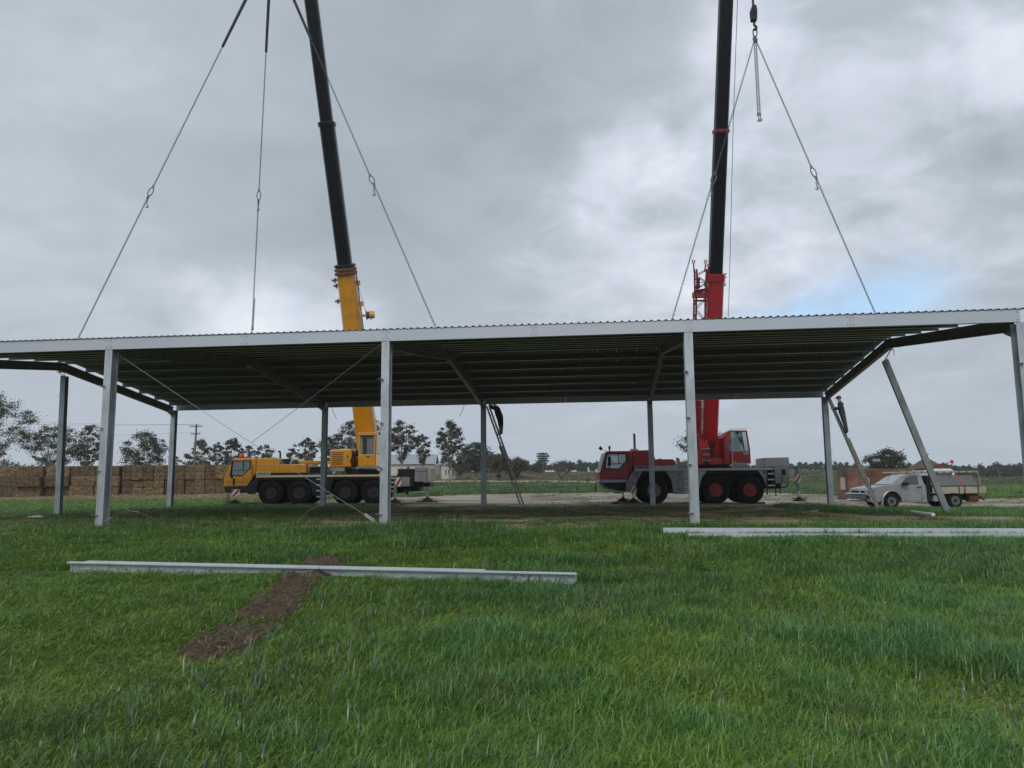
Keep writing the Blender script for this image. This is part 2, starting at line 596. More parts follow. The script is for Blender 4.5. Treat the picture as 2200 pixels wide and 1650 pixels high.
def axis_pts(lo, hi, near_lo, near_hi, step, grow):
    pts = list(np.arange(near_lo, near_hi + 1e-6, step))
    s = step
    while pts[-1] < hi:
        s = min(s * grow, 90)
        pts.append(min(hi, pts[-1] + s))
    s = step
    while pts[0] > lo:
        s = min(s * grow, 90)
        pts.insert(0, max(lo, pts[0] - s))
    return np.array(pts)

gx = axis_pts(-950, 950, -14, 14, 0.35, 1.07)
gy = axis_pts(-60, 950, 2, 40, 0.35, 1.06)
GX, GY = np.meshgrid(gx, gy)
GZ = terrain(GX, GY)
nx_, ny_ = len(gx), len(gy)
verts = np.stack([GX.ravel(), GY.ravel(), GZ.ravel()], 1)
ii, jj = np.meshgrid(np.arange(nx_ - 1), np.arange(ny_ - 1))
b0 = (jj * nx_ + ii).ravel()
faces = np.stack([b0, b0 + 1, b0 + 1 + nx_, b0 + nx_], 1)

def strip_poly(near, far):
    return [(p.x, p.y) for p in near] + [(p.x, p.y) for p in reversed(far)]

def in_poly(x, y, poly):
    x, y = np.asarray(x), np.asarray(y)
    ins = np.zeros(x.shape, bool)
    n = len(poly)
    j = n - 1
    for i in range(n):
        xi, yi = poly[i]
        xj, yj = poly[j]
        c = ((yi > y) != (yj > y)) & (x < (xj - xi) * (y - yi) / (yj - yi + 1e-12) + xi)
        ins ^= c
        j = i
    return ins

YARD_N = [on_ground(*p) for p in ((640, 1085), (760, 1084), (900, 1083), (1000, 1085), (1150, 1085), (1300, 1087), (1450, 1089), (1600, 1090), (1760, 1092), (1900, 1094), (2060, 1094), (2330, 1092))]
YARD_F = [on_ground(*p) for p in ((690, 1074), (780, 1072), (880, 1068), (990, 1064), (1100, 1061), (1250, 1059), (1380, 1058), (1520, 1058), (1680, 1060), (1860, 1066), (2060, 1073), (2330, 1070))]
ROAD_N = [on_ground(*p) for p in ((600, 1040), (860, 1038), (980, 1036.5), (1110, 1036), (1230, 1038), (1330, 1042), (1480, 1049))]
ROAD_F = [on_ground(*p) for p in ((600, 1036.5), (860, 1034.5), (980, 1033.2), (1110, 1033), (1230, 1033.5), (1330, 1036), (1480, 1041))]
SOIL_A = [on_ground(*p) for p in ((362, 1412), (400, 1392), (455, 1355), (520, 1312), (580, 1268), (608, 1245), (645, 1215), (690, 1196))]
SOIL_B = [on_ground(*p) for p in ((410, 1434), (496, 1424), (560, 1388), (608, 1340), (662, 1288), (702, 1246), (732, 1216), (758, 1197))]
YARD, ROAD, SOIL = strip_poly(YARD_N, YARD_F), strip_poly(ROAD_N, ROAD_F), strip_poly(SOIL_A, SOIL_B)

# ground colour: what grows or lies there (soil, grass, straw), two tones mixed by noise in the material
X_, Y_ = verts[:, 0], verts[:, 1]
colA = np.tile(np.array([0.030, 0.052, 0.016]), (len(verts), 1))
colB = np.tile(np.array([0.050, 0.070, 0.020]), (len(verts), 1))
def lay(mask, a, b):
    m_ = np.clip(mask, 0, 1)[:, None]
    colA[:] = colA * (1 - m_) + np.array(a) * m_
    colB[:] = colB * (1 - m_) + np.array(b) * m_
wob = (vnoise(X_, Y_, 3.0, 5) - 0.5) * 2.2
lay(sstep(18.2, 20.2, Y_ + wob * 0.6), (0.165, 0.165, 0.072), (0.400, 0.325, 0.235))            # trampled pad
lay(sstep(18.5, 20.5, Y_) * sstep(-4, -9, X_ + wob), (0.110, 0.150, 0.050), (0.215, 0.190, 0.105))
lay(sstep(36, 40, Y_ + wob) * sstep(-5, -9, X_), (0.055, 0.092, 0.026), (0.072, 0.105, 0.034))   # left field
lay(sstep(54, 59, Y_ + wob) * sstep(-8, -16, X_), (0.27, 0.21, 0.12), (0.20, 0.17, 0.09))        # straw litter by the stack
lay(sstep(52, 58, Y_) * sstep(-16, -10, X_), (0.050, 0.105, 0.028), (0.070, 0.120, 0.035))       # green strip
lay(sstep(30, 34, Y_) * sstep(13, 16, X_), (0.050, 0.085, 0.024), (0.075, 0.105, 0.034))
lay(sstep(105, 120, Y_ + wob * 4), (0.15, 0.135, 0.075), (0.105, 0.115, 0.050))                  # rough dry pasture
lay(sstep(55, 75, Y_) * sstep(0.36, 0.42, X_ / np.maximum(Y_, 1)), (0.075, 0.105, 0.038), (0.105, 0.125, 0.052))

gmat = bpy.data.materials.new('ground_cover')
gmat.use_nodes = True
nt = gmat.node_tree
N, Lk = nt.nodes, nt.links
pb = N['Principled BSDF']
pb.inputs['Roughness'].default_value = 0.9
pb.inputs['Specular IOR Level'].default_value = 0.0
aA, aB = N.new('ShaderNodeAttribute'), N.new('ShaderNodeAttribute')
aA.attribute_name, aB.attribute_name = 'tone_a', 'tone_b'
tco = N.new('ShaderNodeTexCoord')
def gnoise(scale, det=6, ro=0.6, st=(1, 1, 1)):
    mp = N.new('ShaderNodeMapping')
    mp.inputs['Scale'].default_value = st
    Lk.new(tco.outputs['Object'], mp.inputs[0])
    n = N.new('ShaderNodeTexNoise')
    n.inputs['Scale'].default_value = scale
    n.inputs['Detail'].default_value = det
    n.inputs['Roughness'].default_value = ro
    Lk.new(mp.outputs[0], n.inputs['Vector'])
    return n.outputs[0]
n1 = gnoise(0.45, 8, 0.68, (0.6, 1, 1))
mr = N.new('ShaderNodeMapRange')
mr.inputs['From Min'].default_value = 0.38
mr.inputs['From Max'].default_value = 0.55
Lk.new(n1, mr.inputs['Value'])
mx = N.new('ShaderNodeMixRGB')
Lk.new(mr.outputs[0], mx.inputs[0])
Lk.new(aA.outputs[0], mx.inputs[1])
Lk.new(aB.outputs[0], mx.inputs[2])
n2 = gnoise(6.0, 6, 0.7)
mr2 = N.new('ShaderNodeMapRange')
mr2.inputs['From Min'].default_value = 0.25
mr2.inputs['From Max'].default_value = 0.75
mr2.inputs['To Min'].default_value = 0.55
mr2.inputs['To Max'].default_value = 1.35
Lk.new(n2, mr2.inputs['Value'])
mu = N.new('ShaderNodeVectorMath')
mu.operation = 'SCALE'
Lk.new(mx.outputs[0], mu.inputs[0])
Lk.new(mr2.outputs[0], mu.inputs['Scale'])
Lk.new(mu.outputs[0], pb.inputs['Base Color'])
bp = N.new('ShaderNodeBump')
bp.inputs['Strength'].default_value = 0.6
bp.inputs['Distance'].default_value = 0.06
Lk.new(gnoise(9.0, 6, 0.7), bp.inputs['Height'])
Lk.new(bp.outputs[0], pb.inputs['Normal'])
MAT['ground_cover'] = gmat

me = quick_mesh('ground', verts, faces, ['ground_cover'], True)
for nm, arr in (('tone_a', colA), ('tone_b', colB)):
    at_ = me.color_attributes.new(nm, 'FLOAT_COLOR', 'POINT')
    at_.data.foreach_set('color', np.concatenate([arr, np.ones((len(arr), 1))], 1).astype(np.float32).ravel())
tag(inst('ground', me), kind='structure')

newmat('gravel', (0.215, 0.170, 0.120), 0.85, var=0.40, vscale=0.55, tint=(0.40, 0.35, 0.28), cpos=(0.38, 0.62), stretch=(0.28, 1, 1), bump=0.6, bscale=14, dirt=(0.085, 0.090, 0.040), dscale=0.32, damt=1.0)
newmat('pale_dirt', (0.36, 0.30, 0.21), 0.95, var=0.25, vscale=0.3, stretch=(0.2, 1, 1), bump=0.4, bscale=10, dirt=(0.16, 0.15, 0.08), dscale=0.4, damt=0.5)
newmat('dug_soil', (0.056, 0.038, 0.021), 0.95, var=0.5, vscale=6, bump=1.0, bscale=22, dirt=(0.115, 0.082, 0.045), dscale=9, damt=0.6)

def strip(name, near, far, mat, lift, ns=160, ntt=24, rag=0.5, relief=0.0, thick=0.0):
    def samp(pl, s):
        k = s * (len(pl) - 1)
        i = min(int(k), len(pl) - 2)
        f = k - i
        return pl[i].lerp(pl[i + 1], f)
    P = np.zeros((ns + 1, ntt + 1, 3))
    for i in range(ns + 1):
        a, b = samp(near, i / ns), samp(far, i / ns)
        for j in range(ntt + 1):
            t = j / ntt
            w = (b - a).length
            ra = (float(vnoise(i * 0.9, 3.3, 2.0, 7)) + float(vnoise(i * 2.9, 1.3, 2.0, 8)) * 0.6 - 0.8) * rag / max(w, 0.1)
            rb = (float(vnoise(i * 0.9, 9.3, 2.0, 9)) + float(vnoise(i * 2.9, 5.3, 2.0, 6)) * 0.6 - 0.8) * rag / max(w, 0.1)
            tt = ra + (1 + rb - ra) * t
            p = a.lerp(b, tt)
            P[i, j, :2] = p.x, p.y
    z = terrain(P[..., 0], P[..., 1]) + lift
    if relief:
        edge = np.minimum(np.linspace(0, 1, ntt + 1), np.linspace(1, 0, ntt + 1))[None, :] * 2
        z += np.clip(np.minimum(np.linspace(0, 1, ns + 1), np.linspace(1, 0, ns + 1)) * 14, 0, 1)[:, None] * relief * (vnoise(P[..., 0], P[..., 1], 0.14, 3) + vnoise(P[..., 0], P[..., 1], 0.3, 4) - 0.7) * np.clip(edge * 4, 0, 1)
    P[..., 2] = z
    i2, j2 = np.meshgrid(np.arange(ns), np.arange(ntt), indexing='ij')
    q = (i2 * (ntt + 1) + j2).ravel()
    f = np.stack([q, q + ntt + 1, q + ntt + 2, q + 1], 1)
    return tag(inst(name, quick_mesh(name, P.reshape(-1, 3), f, [mat], True)), kind='structure')

strip('gravel_yard', YARD_N, YARD_F, 'gravel', 0.02, 260, 30, 3.0)
strip('dirt_road', ROAD_N, ROAD_F, 'pale_dirt', 0.06, 160, 10, 1.5)
strip('dug_soil_strip', SOIL_A, SOIL_B, 'dug_soil', 0.012, 160, 36, 0.25, 0.11)

# low blue ridge far behind the fields
newmat('ridge', (0.05, 0.07, 0.05), 0.95, var=0.2, vscale=0.01)
rp = []
for k in range(90):
    px = -300 + k * 32
    base = 1012 + (px - 1100) * -0.0084
    hgt = 6 + 12 * math.exp(-((px - 1800) / 90) ** 2) + 5 * math.exp(-((px - 1650) / 160) ** 2) + 3 * math.sin(px * 0.013) + 2 * math.sin(px * 0.041)
    rp.append((at(px, base + 60, 900), at(px, base - hgt + 8, 915), at(px, base + 30, 935)))
m = MB()
m.add([p for t3 in rp for p in t3], [q for k in range(89) for q in ((3 * k, 3 * k + 3, 3 * k + 4, 3 * k + 1), (3 * k + 1, 3 * k + 4, 3 * k + 5, 3 * k + 2))])
tag(m.build('hills', 'ridge', smooth=True), kind='structure')

# ------------------------------------------------------------------ the shed
YAW, BAY, SPAN = -0.1172, 8.079, 17.114
ev, nv = Vector((math.cos(YAW), math.sin(YAW), 0)), Vector((-math.sin(YAW), math.cos(YAW), 0))
ORG = Vector((-11.439, 21.693, 0)) - ev * BAY
LEN = 4 * BAY
def L(x, y, z=0.0):
    return ORG + ev * x + nv * y + Vector((0, 0, z))
SLOPE = math.atan((6.42 - 5.37) / (SPAN / 2))
TS = math.tan(SLOPE)
def roof_z(y):                      # top of purlins
    return 5.33 + TS * (y if y < SPAN / 2 else SPAN - y)

shed = empty('steel_shed', ORG, YAW)
tag(shed, 'half-built open galvanised steel hay shed with low gable roof and bare columns', 'shed')

def isec(m, a, b, depth, width, tf, tw, up):
    """I-section from a to b, depth along up"""
    a, b, up = Vector(a), Vector(b), Vector(up).normalized()
    m.bar(a + up * (depth / 2 - tf / 2), b + up * (depth / 2 - tf / 2), width, tf, up)
    m.bar(a - up * (depth / 2 - tf / 2), b - up * (depth / 2 - tf / 2), width, tf, up)
    m.bar(a, b, tw, depth - 2 * tf - 0.002, up)
    return m

# columns
colm = {}
for key, depth, width in (('front', 0.30, 0.22), ('back', 0.26, 0.24)):
    m = MB()
    isec(m, (0, 0, 0.02), (0, 0, 4.99), depth, width, 0.014, 0.012, (0, 1, 0))
    m.box(-width / 2 - 0.04, width / 2 + 0.04, -depth / 2 - 0.04, depth / 2 + 0.04, 0.0, 0.022)
    colm[key] = m.mesh('column', 'galvanised')
m = MB()
m.box(-0.002, 0.13, -0.05, 0.05, -0.004, 0.004)
m.box(0.0, 0.006, -0.05, 0.05, -0.06, 0.0)
cleat = m.mesh('cleat', 'galvanised')
for i in range(5):
    for row, y in (('front', 0.0), ('back', SPAN)):
        w = L(i * BAY, y)
        gz = min(T(w.x, w.y), 0.0) - 0.06
        o = inst('column', colm[row], shed, (i * BAY, y + (0.02 if row == 'front' else -0.02), gz), scl=(1, 1, (5.0 - gz) / 5.0))
        if row == 'front':
            for z in (0.42, 1.62, 2.80, 3.97):
                inst('cleat', cleat, o, (-0.08, -0.155, z), (0, 0, -math.pi / 2 - 0.5))
        elif i in (0, 4):
            for z in (1.4, 2.6, 3.8):
                inst('cleat', cleat, o, (0.12 if i == 4 else -0.12, -0.05, z), (0, 0, 0 if i == 4 else math.pi))
# rafters
for i in range(5):
    for s in (0, 1):
        m = MB()
        ya, yb = (0.17, SPAN / 2 - 0.004) if s == 0 else (SPAN / 2 + 0.004, SPAN - 0.17)
        za, zb = roof_z(ya) - 0.205 - 0.165, roof_z(yb) - 0.205 - 0.165
        nrm_ = Vector((0, -TS if s == 0 else TS, 1))
        isec(m, (0, ya, za), (0, yb, zb), 0.33, 0.16, 0.014, 0.010, nrm_)
        m.build('rafter', 'rafter_shaded', shed, loc=(i * BAY, 0, 0))
    m = MB()
    m.box(-0.09, 0.09, SPAN / 2 - 0.016, SPAN / 2 + 0.016, roof_z(SPAN / 2) - 0.62, roof_z(SPAN / 2) - 0.22)
    m.build('ridge_plate', 'galvanised', shed, loc=(i * BAY, 0, 0))
# purlins: Z sections, one per bay
m = MB().mat('zinc_shaded')
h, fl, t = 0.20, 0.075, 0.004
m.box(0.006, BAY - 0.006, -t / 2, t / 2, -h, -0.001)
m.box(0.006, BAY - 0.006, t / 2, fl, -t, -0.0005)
m.mat('purlin_lip_lit')
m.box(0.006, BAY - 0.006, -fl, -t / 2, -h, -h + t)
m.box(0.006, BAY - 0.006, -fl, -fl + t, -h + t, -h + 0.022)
pur = m.mesh('purlin')
PY = [0.55 + k * (SPAN / 2 - 0.55 - 0.22) / 6 for k in range(7)]
for s in (0, 1):
    for y in PY:
        yy = y if s == 0 else SPAN - y
        for b in range(4):
            if s == 0:
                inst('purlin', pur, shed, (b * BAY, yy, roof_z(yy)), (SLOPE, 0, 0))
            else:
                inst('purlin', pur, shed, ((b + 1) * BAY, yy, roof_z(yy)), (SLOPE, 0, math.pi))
# fly braces
for i in range(1, 4):
    for s in (0, 1):
        for k in (2, 4, 6):
            y = PY[k] if s == 0 else SPAN - PY[k]
            for d in (-1, 1):
                m = MB()
                m.bar((0.03 * d, y + 0.06, roof_z(y) - 0.50), (0.62 * d, y + 0.06, roof_z(y) - 0.17), 0.045, 0.006)
                m.build('fly_brace', 'zinc_shaded', shed, loc=(i * BAY, 0, 0))
# roof sheets with trapezoid ribs
pitch_r = 0.19
nsh = int(round((LEN + 0.24) / 0.76))
SHW = (LEN + 0.24) / nsh
m = MB()
prof = []
for k in range(4):
    x = k * SHW / 4
    prof += [(x, 0.0), (x + 0.10, 0.0), (x + 0.118, 0.034), (x + 0.158, 0.034), (x + 0.176, 0.0)]
prof.append((SHW - 0.0015, 0.0))
top = [(x, z + 0.003) for x, z in prof]
SL = (SPAN / 2 + 0.16) / math.cos(SLOPE)
n = len(prof)
v = [(x, 0, z) for x, z in prof] + [(x, 0, z) for x, z in top] + [(x, SL, z) for x, z in prof] + [(x, SL, z) for x, z in top]
f = []
for k in range(n - 1):
    f += [(k, k + 1, 2 * n + k + 1, 2 * n + k), (n + k, 3 * n + k, 3 * n + k + 1, n + k + 1), (k, n + k, n + k + 1, k + 1), (2 * n + k, 2 * n + k + 1, 3 * n + k + 1, 3 * n + k)]
f += [(0, 2 * n, 3 * n, n), (n - 1, 2 * n - 1, 4 * n - 1, 3 * n - 1)]
m.add(v, f)
sheet = m.mesh('roof_sheet', 'roof_zinc')
for k in range(nsh):
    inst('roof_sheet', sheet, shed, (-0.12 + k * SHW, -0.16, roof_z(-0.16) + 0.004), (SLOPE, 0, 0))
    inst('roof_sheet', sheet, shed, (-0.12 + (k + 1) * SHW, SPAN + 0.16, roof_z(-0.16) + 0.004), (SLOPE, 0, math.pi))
m = MB()
yr, zr = SPAN / 2, roof_z(SPAN / 2) + 0.045
m.add([(-0.14, yr - 0.25, zr - 0.25 * TS), (-0.14, yr, zr + 0.012), (-0.14, yr + 0.25, zr - 0.25 * TS), (LEN + 0.14, yr - 0.25, zr - 0.25 * TS), (LEN + 0.14, yr, zr + 0.012), (LEN + 0.14, yr + 0.25, zr - 0.25 * TS)],
      [(0, 1, 4, 3), (1, 2, 5, 4)])
o = m.build('ridge_cap', 'roof_zinc', shed)
o.modifiers.new('solid', 'SOLIDIFY').thickness = 0.004
# eave beams: C sections, jointed over and between the columns
def ebeam(y, s):
    m = MB()
    l2 = BAY / 2 - 0.006
    m.box(0, l2, -0.004, 0.0, 0, 0.31)
    m.box(0, l2, 0.0, 0.07, 0.0, 0.004)
    m.box(0, l2, 0.0, 0.07, 0.306, 0.31)
    m.box(0, l2, 0.066, 0.07, 0.004, 0.025)
    return m.mesh('eave_beam', 'zinc_fascia')
m = MB()
m.lathe([(0.012, 0.0), (0.012, -0.012)], 6, axis='y')
bolt = m.mesh('bolt', 'bolt_dark')
eb = ebeam(0, 0)
for k in range(8):
    o = inst('eave_beam', eb, shed, (k * BAY / 2 + 0.003, -0.135, 5.0))
    for x in (0.07, BAY / 2 - 0.07):
        for z in (0.06, 0.25):
            inst('bolt', bolt, o, (x, -0.003, z))
    inst('eave_beam', eb, shed, ((k + 1) * BAY / 2 - 0.003, SPAN + 0.135, 4.99), (0, 0, math.pi))
# eave struts and haunch plates at the back columns
for i in range(5):
    for y, d in ((0.17, 1), (SPAN - 0.17, -1)):
        m = MB()
        m.prism([(y, 4.62), (y + d * 0.55, 4.86), (y + d * 0.55, 4.90), (y, 4.98)], -0.006, 0.006, 'x')
        m.build('haunch_plate', 'galvanised', shed, loc=(i * BAY, 0, 0))
# bracing wires in the first front bay in view
def wirepath(a, b, sag=0.0, n=10):
    a, b = Vector(a), Vector(b)
    return [a.lerp(b, k / n) + Vector((0, 0, -sag * 4 * (k / n) * (1 - k / n))) for k in range(n + 1)]
w1a, w1b = (BAY + 0.15, 0.10, 4.88), (2 * BAY - 0.16, 0.0, 0.10)
MB().tube(wirepath(w1a, w1b, 0.05), 0.0065, 6).build('brace_wire', 'wire_steel', shed)
w2a = Vector((2 * BAY - 0.12, -0.12, 4.93))
cross = Vector(w1a).lerp(Vector(w1b), 0.53) + Vector((0, 0.02, -0.03))
MB().tube(wirepath(w2a, cross, 0.02), 0.0065, 6).build('brace_wire', 'wire_steel', shed)
d1 = Vector(w1b) - Vector(w1a)
m = MB()
tb = Vector(w1a) + d1 * 0.95
te = Vector(w1a) + d1 * 0.985
off = Vector((0, 0.0, 0.03))
m.tube([tb + off, te + off], 0.009, 6).tube([tb - off, te - off], 0.009, 6).tube([tb + off, tb - off], 0.009, 6).tube([te + off, te - off], 0.009, 6)
m.build('turnbuckle', 'galvanised', shed)
tail = [Vector(w1a) + d1 * 0.86 + Vector((0, -0.02, 0)), Vector(w1a) + d1 * 0.86 + Vector((-0.35, -0.15, -0.10)), Vector(w1a) + d1 * 0.86 + Vector((-0.75, -0.3, -0.30)), Vector(w1a) + d1 * 0.86 + Vector((-0.98, -0.35, -0.55))]
MB().tube(tail, 0.006, 5).build('wire_tail', 'wire_steel', shed)
lp = [(BAY + 0.05, -0.05, 0.12), (BAY + 0.35, -0.2, 0.25), (BAY + 0.7, -0.4, 0.36), (BAY + 1.05, -0.5, 0.50), (BAY + 1.35, -0.4, 0.44), (BAY + 1.65, -0.2, 0.26), (BAY + 1.85, 0.0, 0.04)]
MB().tube(lp, 0.007, 6).build('loose_wire', 'wire_steel', shed)
MB().tube([(BAY + 0.2, -0.13, 0.19), (BAY + 0.45, -0.26, 0.285)], 0.022, 6).build('turnbuckle', 'galvanised', shed)
# cable ends hanging under the back eave
for x in (BAY + 0.45, 2 * BAY - 0.9):
    p = Vector((x, SPAN - 0.3, 4.97))
    dd = 0.25 if x < 12 else -0.25
    MB().tube([p, p + Vector((dd * 0.3, 0, -0.25)), p + Vector((dd, 0, -0.6))], 0.012, 5).build('loose_wire', 'bolt_dark', shed)

# the two gable columns are still loose
def loose_column(name, label, base, topp, roll=0.0):
    base, topp = Vector(base), Vector(topp)
    d = topp - base
    root = empty(name, base)
    tag(root, label, 'column')
    m = MB()
    isec(m, (0, 0, 0.0), d, 0.24, 0.20, 0.012, 0.010, (math.sin(roll), math.cos(roll), 0))
    m.build('shaft', 'galvanised', root)
    m = MB()
    m.box(-0.16, 0.16, -0.16, 0.16, -0.03, 0.0)
    m.build('base_plate', 'galvanised', root)
    return root, d
gl, gr = L(0, SPAN / 2), L(LEN, SPAN / 2)
gb = on_ground(125, 1109)
gt = at(139, 808, gb.y)
lc, d = loose_column('gable_column', 'galvanised gable column standing upright by itself under the left end of the roof', gb, gt)
for z in (1.3, 2.6, 3.8, 4.8):
    inst('cleat', cleat, lc, Vector((-0.1, 0, 0)) + d * (z / 5.6), (0, 0, math.pi))
m = MB()
hang = L(0, SPAN / 2, roof_z(SPAN / 2) - 0.56) - gb
m.tube([hang + Vector((-0.16, 0, 0)), d + Vector((0, 0, -0.02))], 0.014, 5).tube([hang + Vector((0.12, 0, 0)), d + Vector((0, 0, -0.02))], 0.014, 5)
m.build('hanger_strut', 'bolt_dark', lc)
rb = on_ground(2036, 1100)
rb = Vector((15.75, 28.2, T(15.75, 28.2)))
rt = at(1901, 774, 27.6)
lc, d = loose_column('gable_column', 'galvanised gable column leaning over at a slant under the right end of the roof', rb, rt, 0.3)
m = MB()
hang = L(LEN, SPAN / 2, roof_z(SPAN / 2) - 0.56) - rb
m.tube([hang + Vector((0.05, 0, 0)), d], 0.018, 5).tube([hang + Vector((0.13, 0, 0)), hang + Vector((0.13, 0, -0.25))], 0.012, 5)
m.build('hanger_strut', 'bolt_dark', lc)
# ------------------------------------------------------------------ cranes
def arc_pts(cx, cz, r, a0, a1, n):
    return [(cx + r * math.cos(a0 + (a1 - a0) * k / n), cz + r * math.sin(a0 + (a1 - a0) * k / n)) for k in range(n + 1)]

def keyhole(outer, hole):
    """outline with a hole as one polygon joined by a slit"""
    k = min(range(len(outer)), key=lambda i: min((outer[i][0] - h[0]) ** 2 + (outer[i][1] - h[1]) ** 2 for h in hole))
    j = min(range(len(hole)), key=lambda i: (outer[k][0] - hole[i][0]) ** 2 + (outer[k][1] - hole[i][1]) ** 2)
    area = lambda p: sum(p[i][0] * p[(i + 1) % len(p)][1] - p[(i + 1) % len(p)][0] * p[i][1] for i in range(len(p)))
    if area(outer) * area(hole) > 0:
        hole = hole[::-1]
        j = len(hole) - 1 - j
    return outer[:k + 1] + hole[j:] + hole[:j + 1] + outer[k:]

def holed_prism(m, outer, hole, y0, y1):
    """solid prism with a tunnel: caps are triangulated, so the slit leaves no inner faces"""
    kh = [Vector((p[0], p[1], 0)) for p in keyhole(outer, hole)]
    from mathutils.geometry import tessellate_polygon
    tris = tessellate_polygon([[Vector((p[0], p[1], 0)) for p in outer], [Vector((p[0], p[1], 0)) for p in hole]])
    pts = outer + hole
    n = len(pts)
    v = [(p[0], y0, p[1]) for p in pts] + [(p[0], y1, p[1]) for p in pts]
    f = [tuple(t_) for t_ in tris] + [tuple(n + i for i in reversed(t_)) for t_ in tris]
    no, nh = len(outer), len(hole)
    f += [(i, n + i, n + (i + 1) % no, (i + 1) % no) for i in range(no)]
    f += [(no + i, no + (i + 1) % nh, n + no + (i + 1) % nh, n + no + i) for i in range(nh)]
    return m.add(v, f)

def tyre_mesh(name, R, W, rim_r, treads=36, mat='rubber'):
    m = MB()
    m.lathe([(rim_r, 0.02), (rim_r + 0.02, 0.0), (R * 0.80, -0.005), (R * 0.93, 0.02), (R * 0.975, 0.05), (R * 0.975, W - 0.05), (R * 0.93, W - 0.02), (R * 0.80, W + 0.005), (rim_r + 0.02, W), (rim_r, W - 0.02)], 40, cap=False)
    for k in range(treads):
        a = 2 * math.pi * k / treads
        c, s = math.cos(a), math.sin(a)
        ta = Vector((-s, 0, c))
        ra = Vector((c, 0, s))
        for y0_, y1_, sk in ((0.03, W * 0.47, 1), (W * 0.53, W - 0.03, -1)):
            p0 = ra * (R * 0.985) + ta * (0.03 * sk) + Vector((0, y0_, 0))
            p1 = ra * (R * 0.985) - ta * (0.03 * sk) + Vector((0, y1_, 0))
            m.bar(p0, p1, R * 0.075, R * 0.035, ra)
    return m.mesh(name, mat, False)

def rim_mesh(name, r, mat, hubmat, W=0.3, depth=0.08):
    m = MB()
    m.mat(mat)
    m.lathe([(r, 0.0), (r - 0.02, -0.02), (r - 0.05, -0.01), (r - 0.06, depth), (r * 0.62, depth + 0.02), (r * 0.45, depth - 0.01), (r * 0.45, depth + 0.12)], 28)
    m.mat(hubmat)
    m.lathe([(r * 0.42, depth + 0.02), (r * 0.40, depth - 0.05), (r * 0.24, depth - 0.10), (r * 0.22, depth - 0.13)], 20)
    for k in range(10):
        a = 2 * math.pi * k / 10
        m.lathe([(0.022, depth - 0.0), (0.022, depth - 0.03)], 6, (r * 0.54 * math.cos(a), 0, r * 0.54 * math.sin(a)))
    return m.mesh(name, None, False)

def text_mesh(body, height, mat):
    cu = bpy.data.curves.new('lettering', 'FONT')
    cu.body = body
    cu.size = height / 0.70
    cu.extrude = 0.004
    cu.offset = 0.006 * height / 0.14
    ob = bpy.data.objects.new('lettering', cu)
    C.objects.link(ob)
    dg = bpy.context.evaluated_depsgraph_get()
    me = bpy.data.meshes.new_from_object(ob.evaluated_get(dg))
    bpy.data.objects.remove(ob)
    me.materials.clear()
    me.materials.append(MAT[mat])
    return me

def text_on(parent, body, x0, x1, z0, z1, y, mat):
    me = text_mesh(body, z1 - z0, mat)
    xs = [v.co.x for v in me.vertices]
    s = (x1 - x0) / (max(xs) - min(xs))
    o = inst('lettering', me, parent, (x0 - min(xs) * s, y, z0), (math.pi / 2, 0, 0), (s, 1, 1))
    return o

def chevron(root, x0, x1, z0, z1, y, name='warning_plate'):
    m = MB()
    m.mat('sign_white').box(x0, x1, y, y + 0.02, z0, z1)
    m.mat('sign_red')
    w, h = x1 - x0, z1 - z0
    for k in (-0.75, 0.0, 0.75):
        pts = []
        for u_, v_ in ((k, 0), (k + 0.38, 0), (k + 1.13, 1), (k + 0.75, 1)):
            pts.append((u_, v_))
        cl = []
        # clip the slanted band to the plate
        def clip(poly, f_, ):
            out = []
            for i in range(len(poly)):
                a, b = poly[i], poly[(i + 1) % len(poly)]
                fa, fb = f_(a), f_(b)
                if fa >= 0:
                    out.append(a)
                if fa * fb < 0:
                    t_ = fa / (fa - fb)
                    out.append((a[0] + (b[0] - a[0]) * t_, a[1] + (b[1] - a[1]) * t_))
            return out
        pts = clip(clip(pts, lambda p: p[0] - 0.02), lambda p: 0.98 - p[0])
        if len(pts) > 2:
            m.prism([(x0 + p[0] * w, z0 + 0.01 + p[1] * (h - 0.02)) for p in pts], y - 0.003, y)
    return m.build(name, None, root)

def jack(root, x, y, ztop, name='outrigger', mat='chassis_grey', zb=0.12):
    m = MB()
    m.mat(mat).lathe([(0.085, zb + 0.5), (0.085, ztop)], 14, (x, y, 0), 'z')
    m.mat('chrome').lathe([(0.055, zb + 0.1), (0.055, zb + 0.52)], 12, (x, y, 0), 'z')
    o = m.build(name, None, root)
    m = MB()
    m.lathe([(0.34, zb), (0.34, zb + 0.03), (0.12, zb + 0.14), (0.08, zb + 0.22)], 14, (x, y, 0), 'z')
    m.box(x - 0.36, x + 0.36, y - 0.06, y + 0.06, zb + 0.125, zb + 0.155)
    m.build('foot', 'black_paint', o)
    return o

def boom_ring(P, ax, side, up, w, h):
    pts = []
    for a, b in ((-0.5, 0.30), (-0.36, 0.5), (0.36, 0.5), (0.5, 0.30), (0.5, -0.18), (0.36, -0.40), (0.16, -0.5), (-0.16, -0.5), (-0.36, -0.40), (-0.5, -0.18)):
        pts.append(P + side * (a * w) + up * (b * h))
    return pts

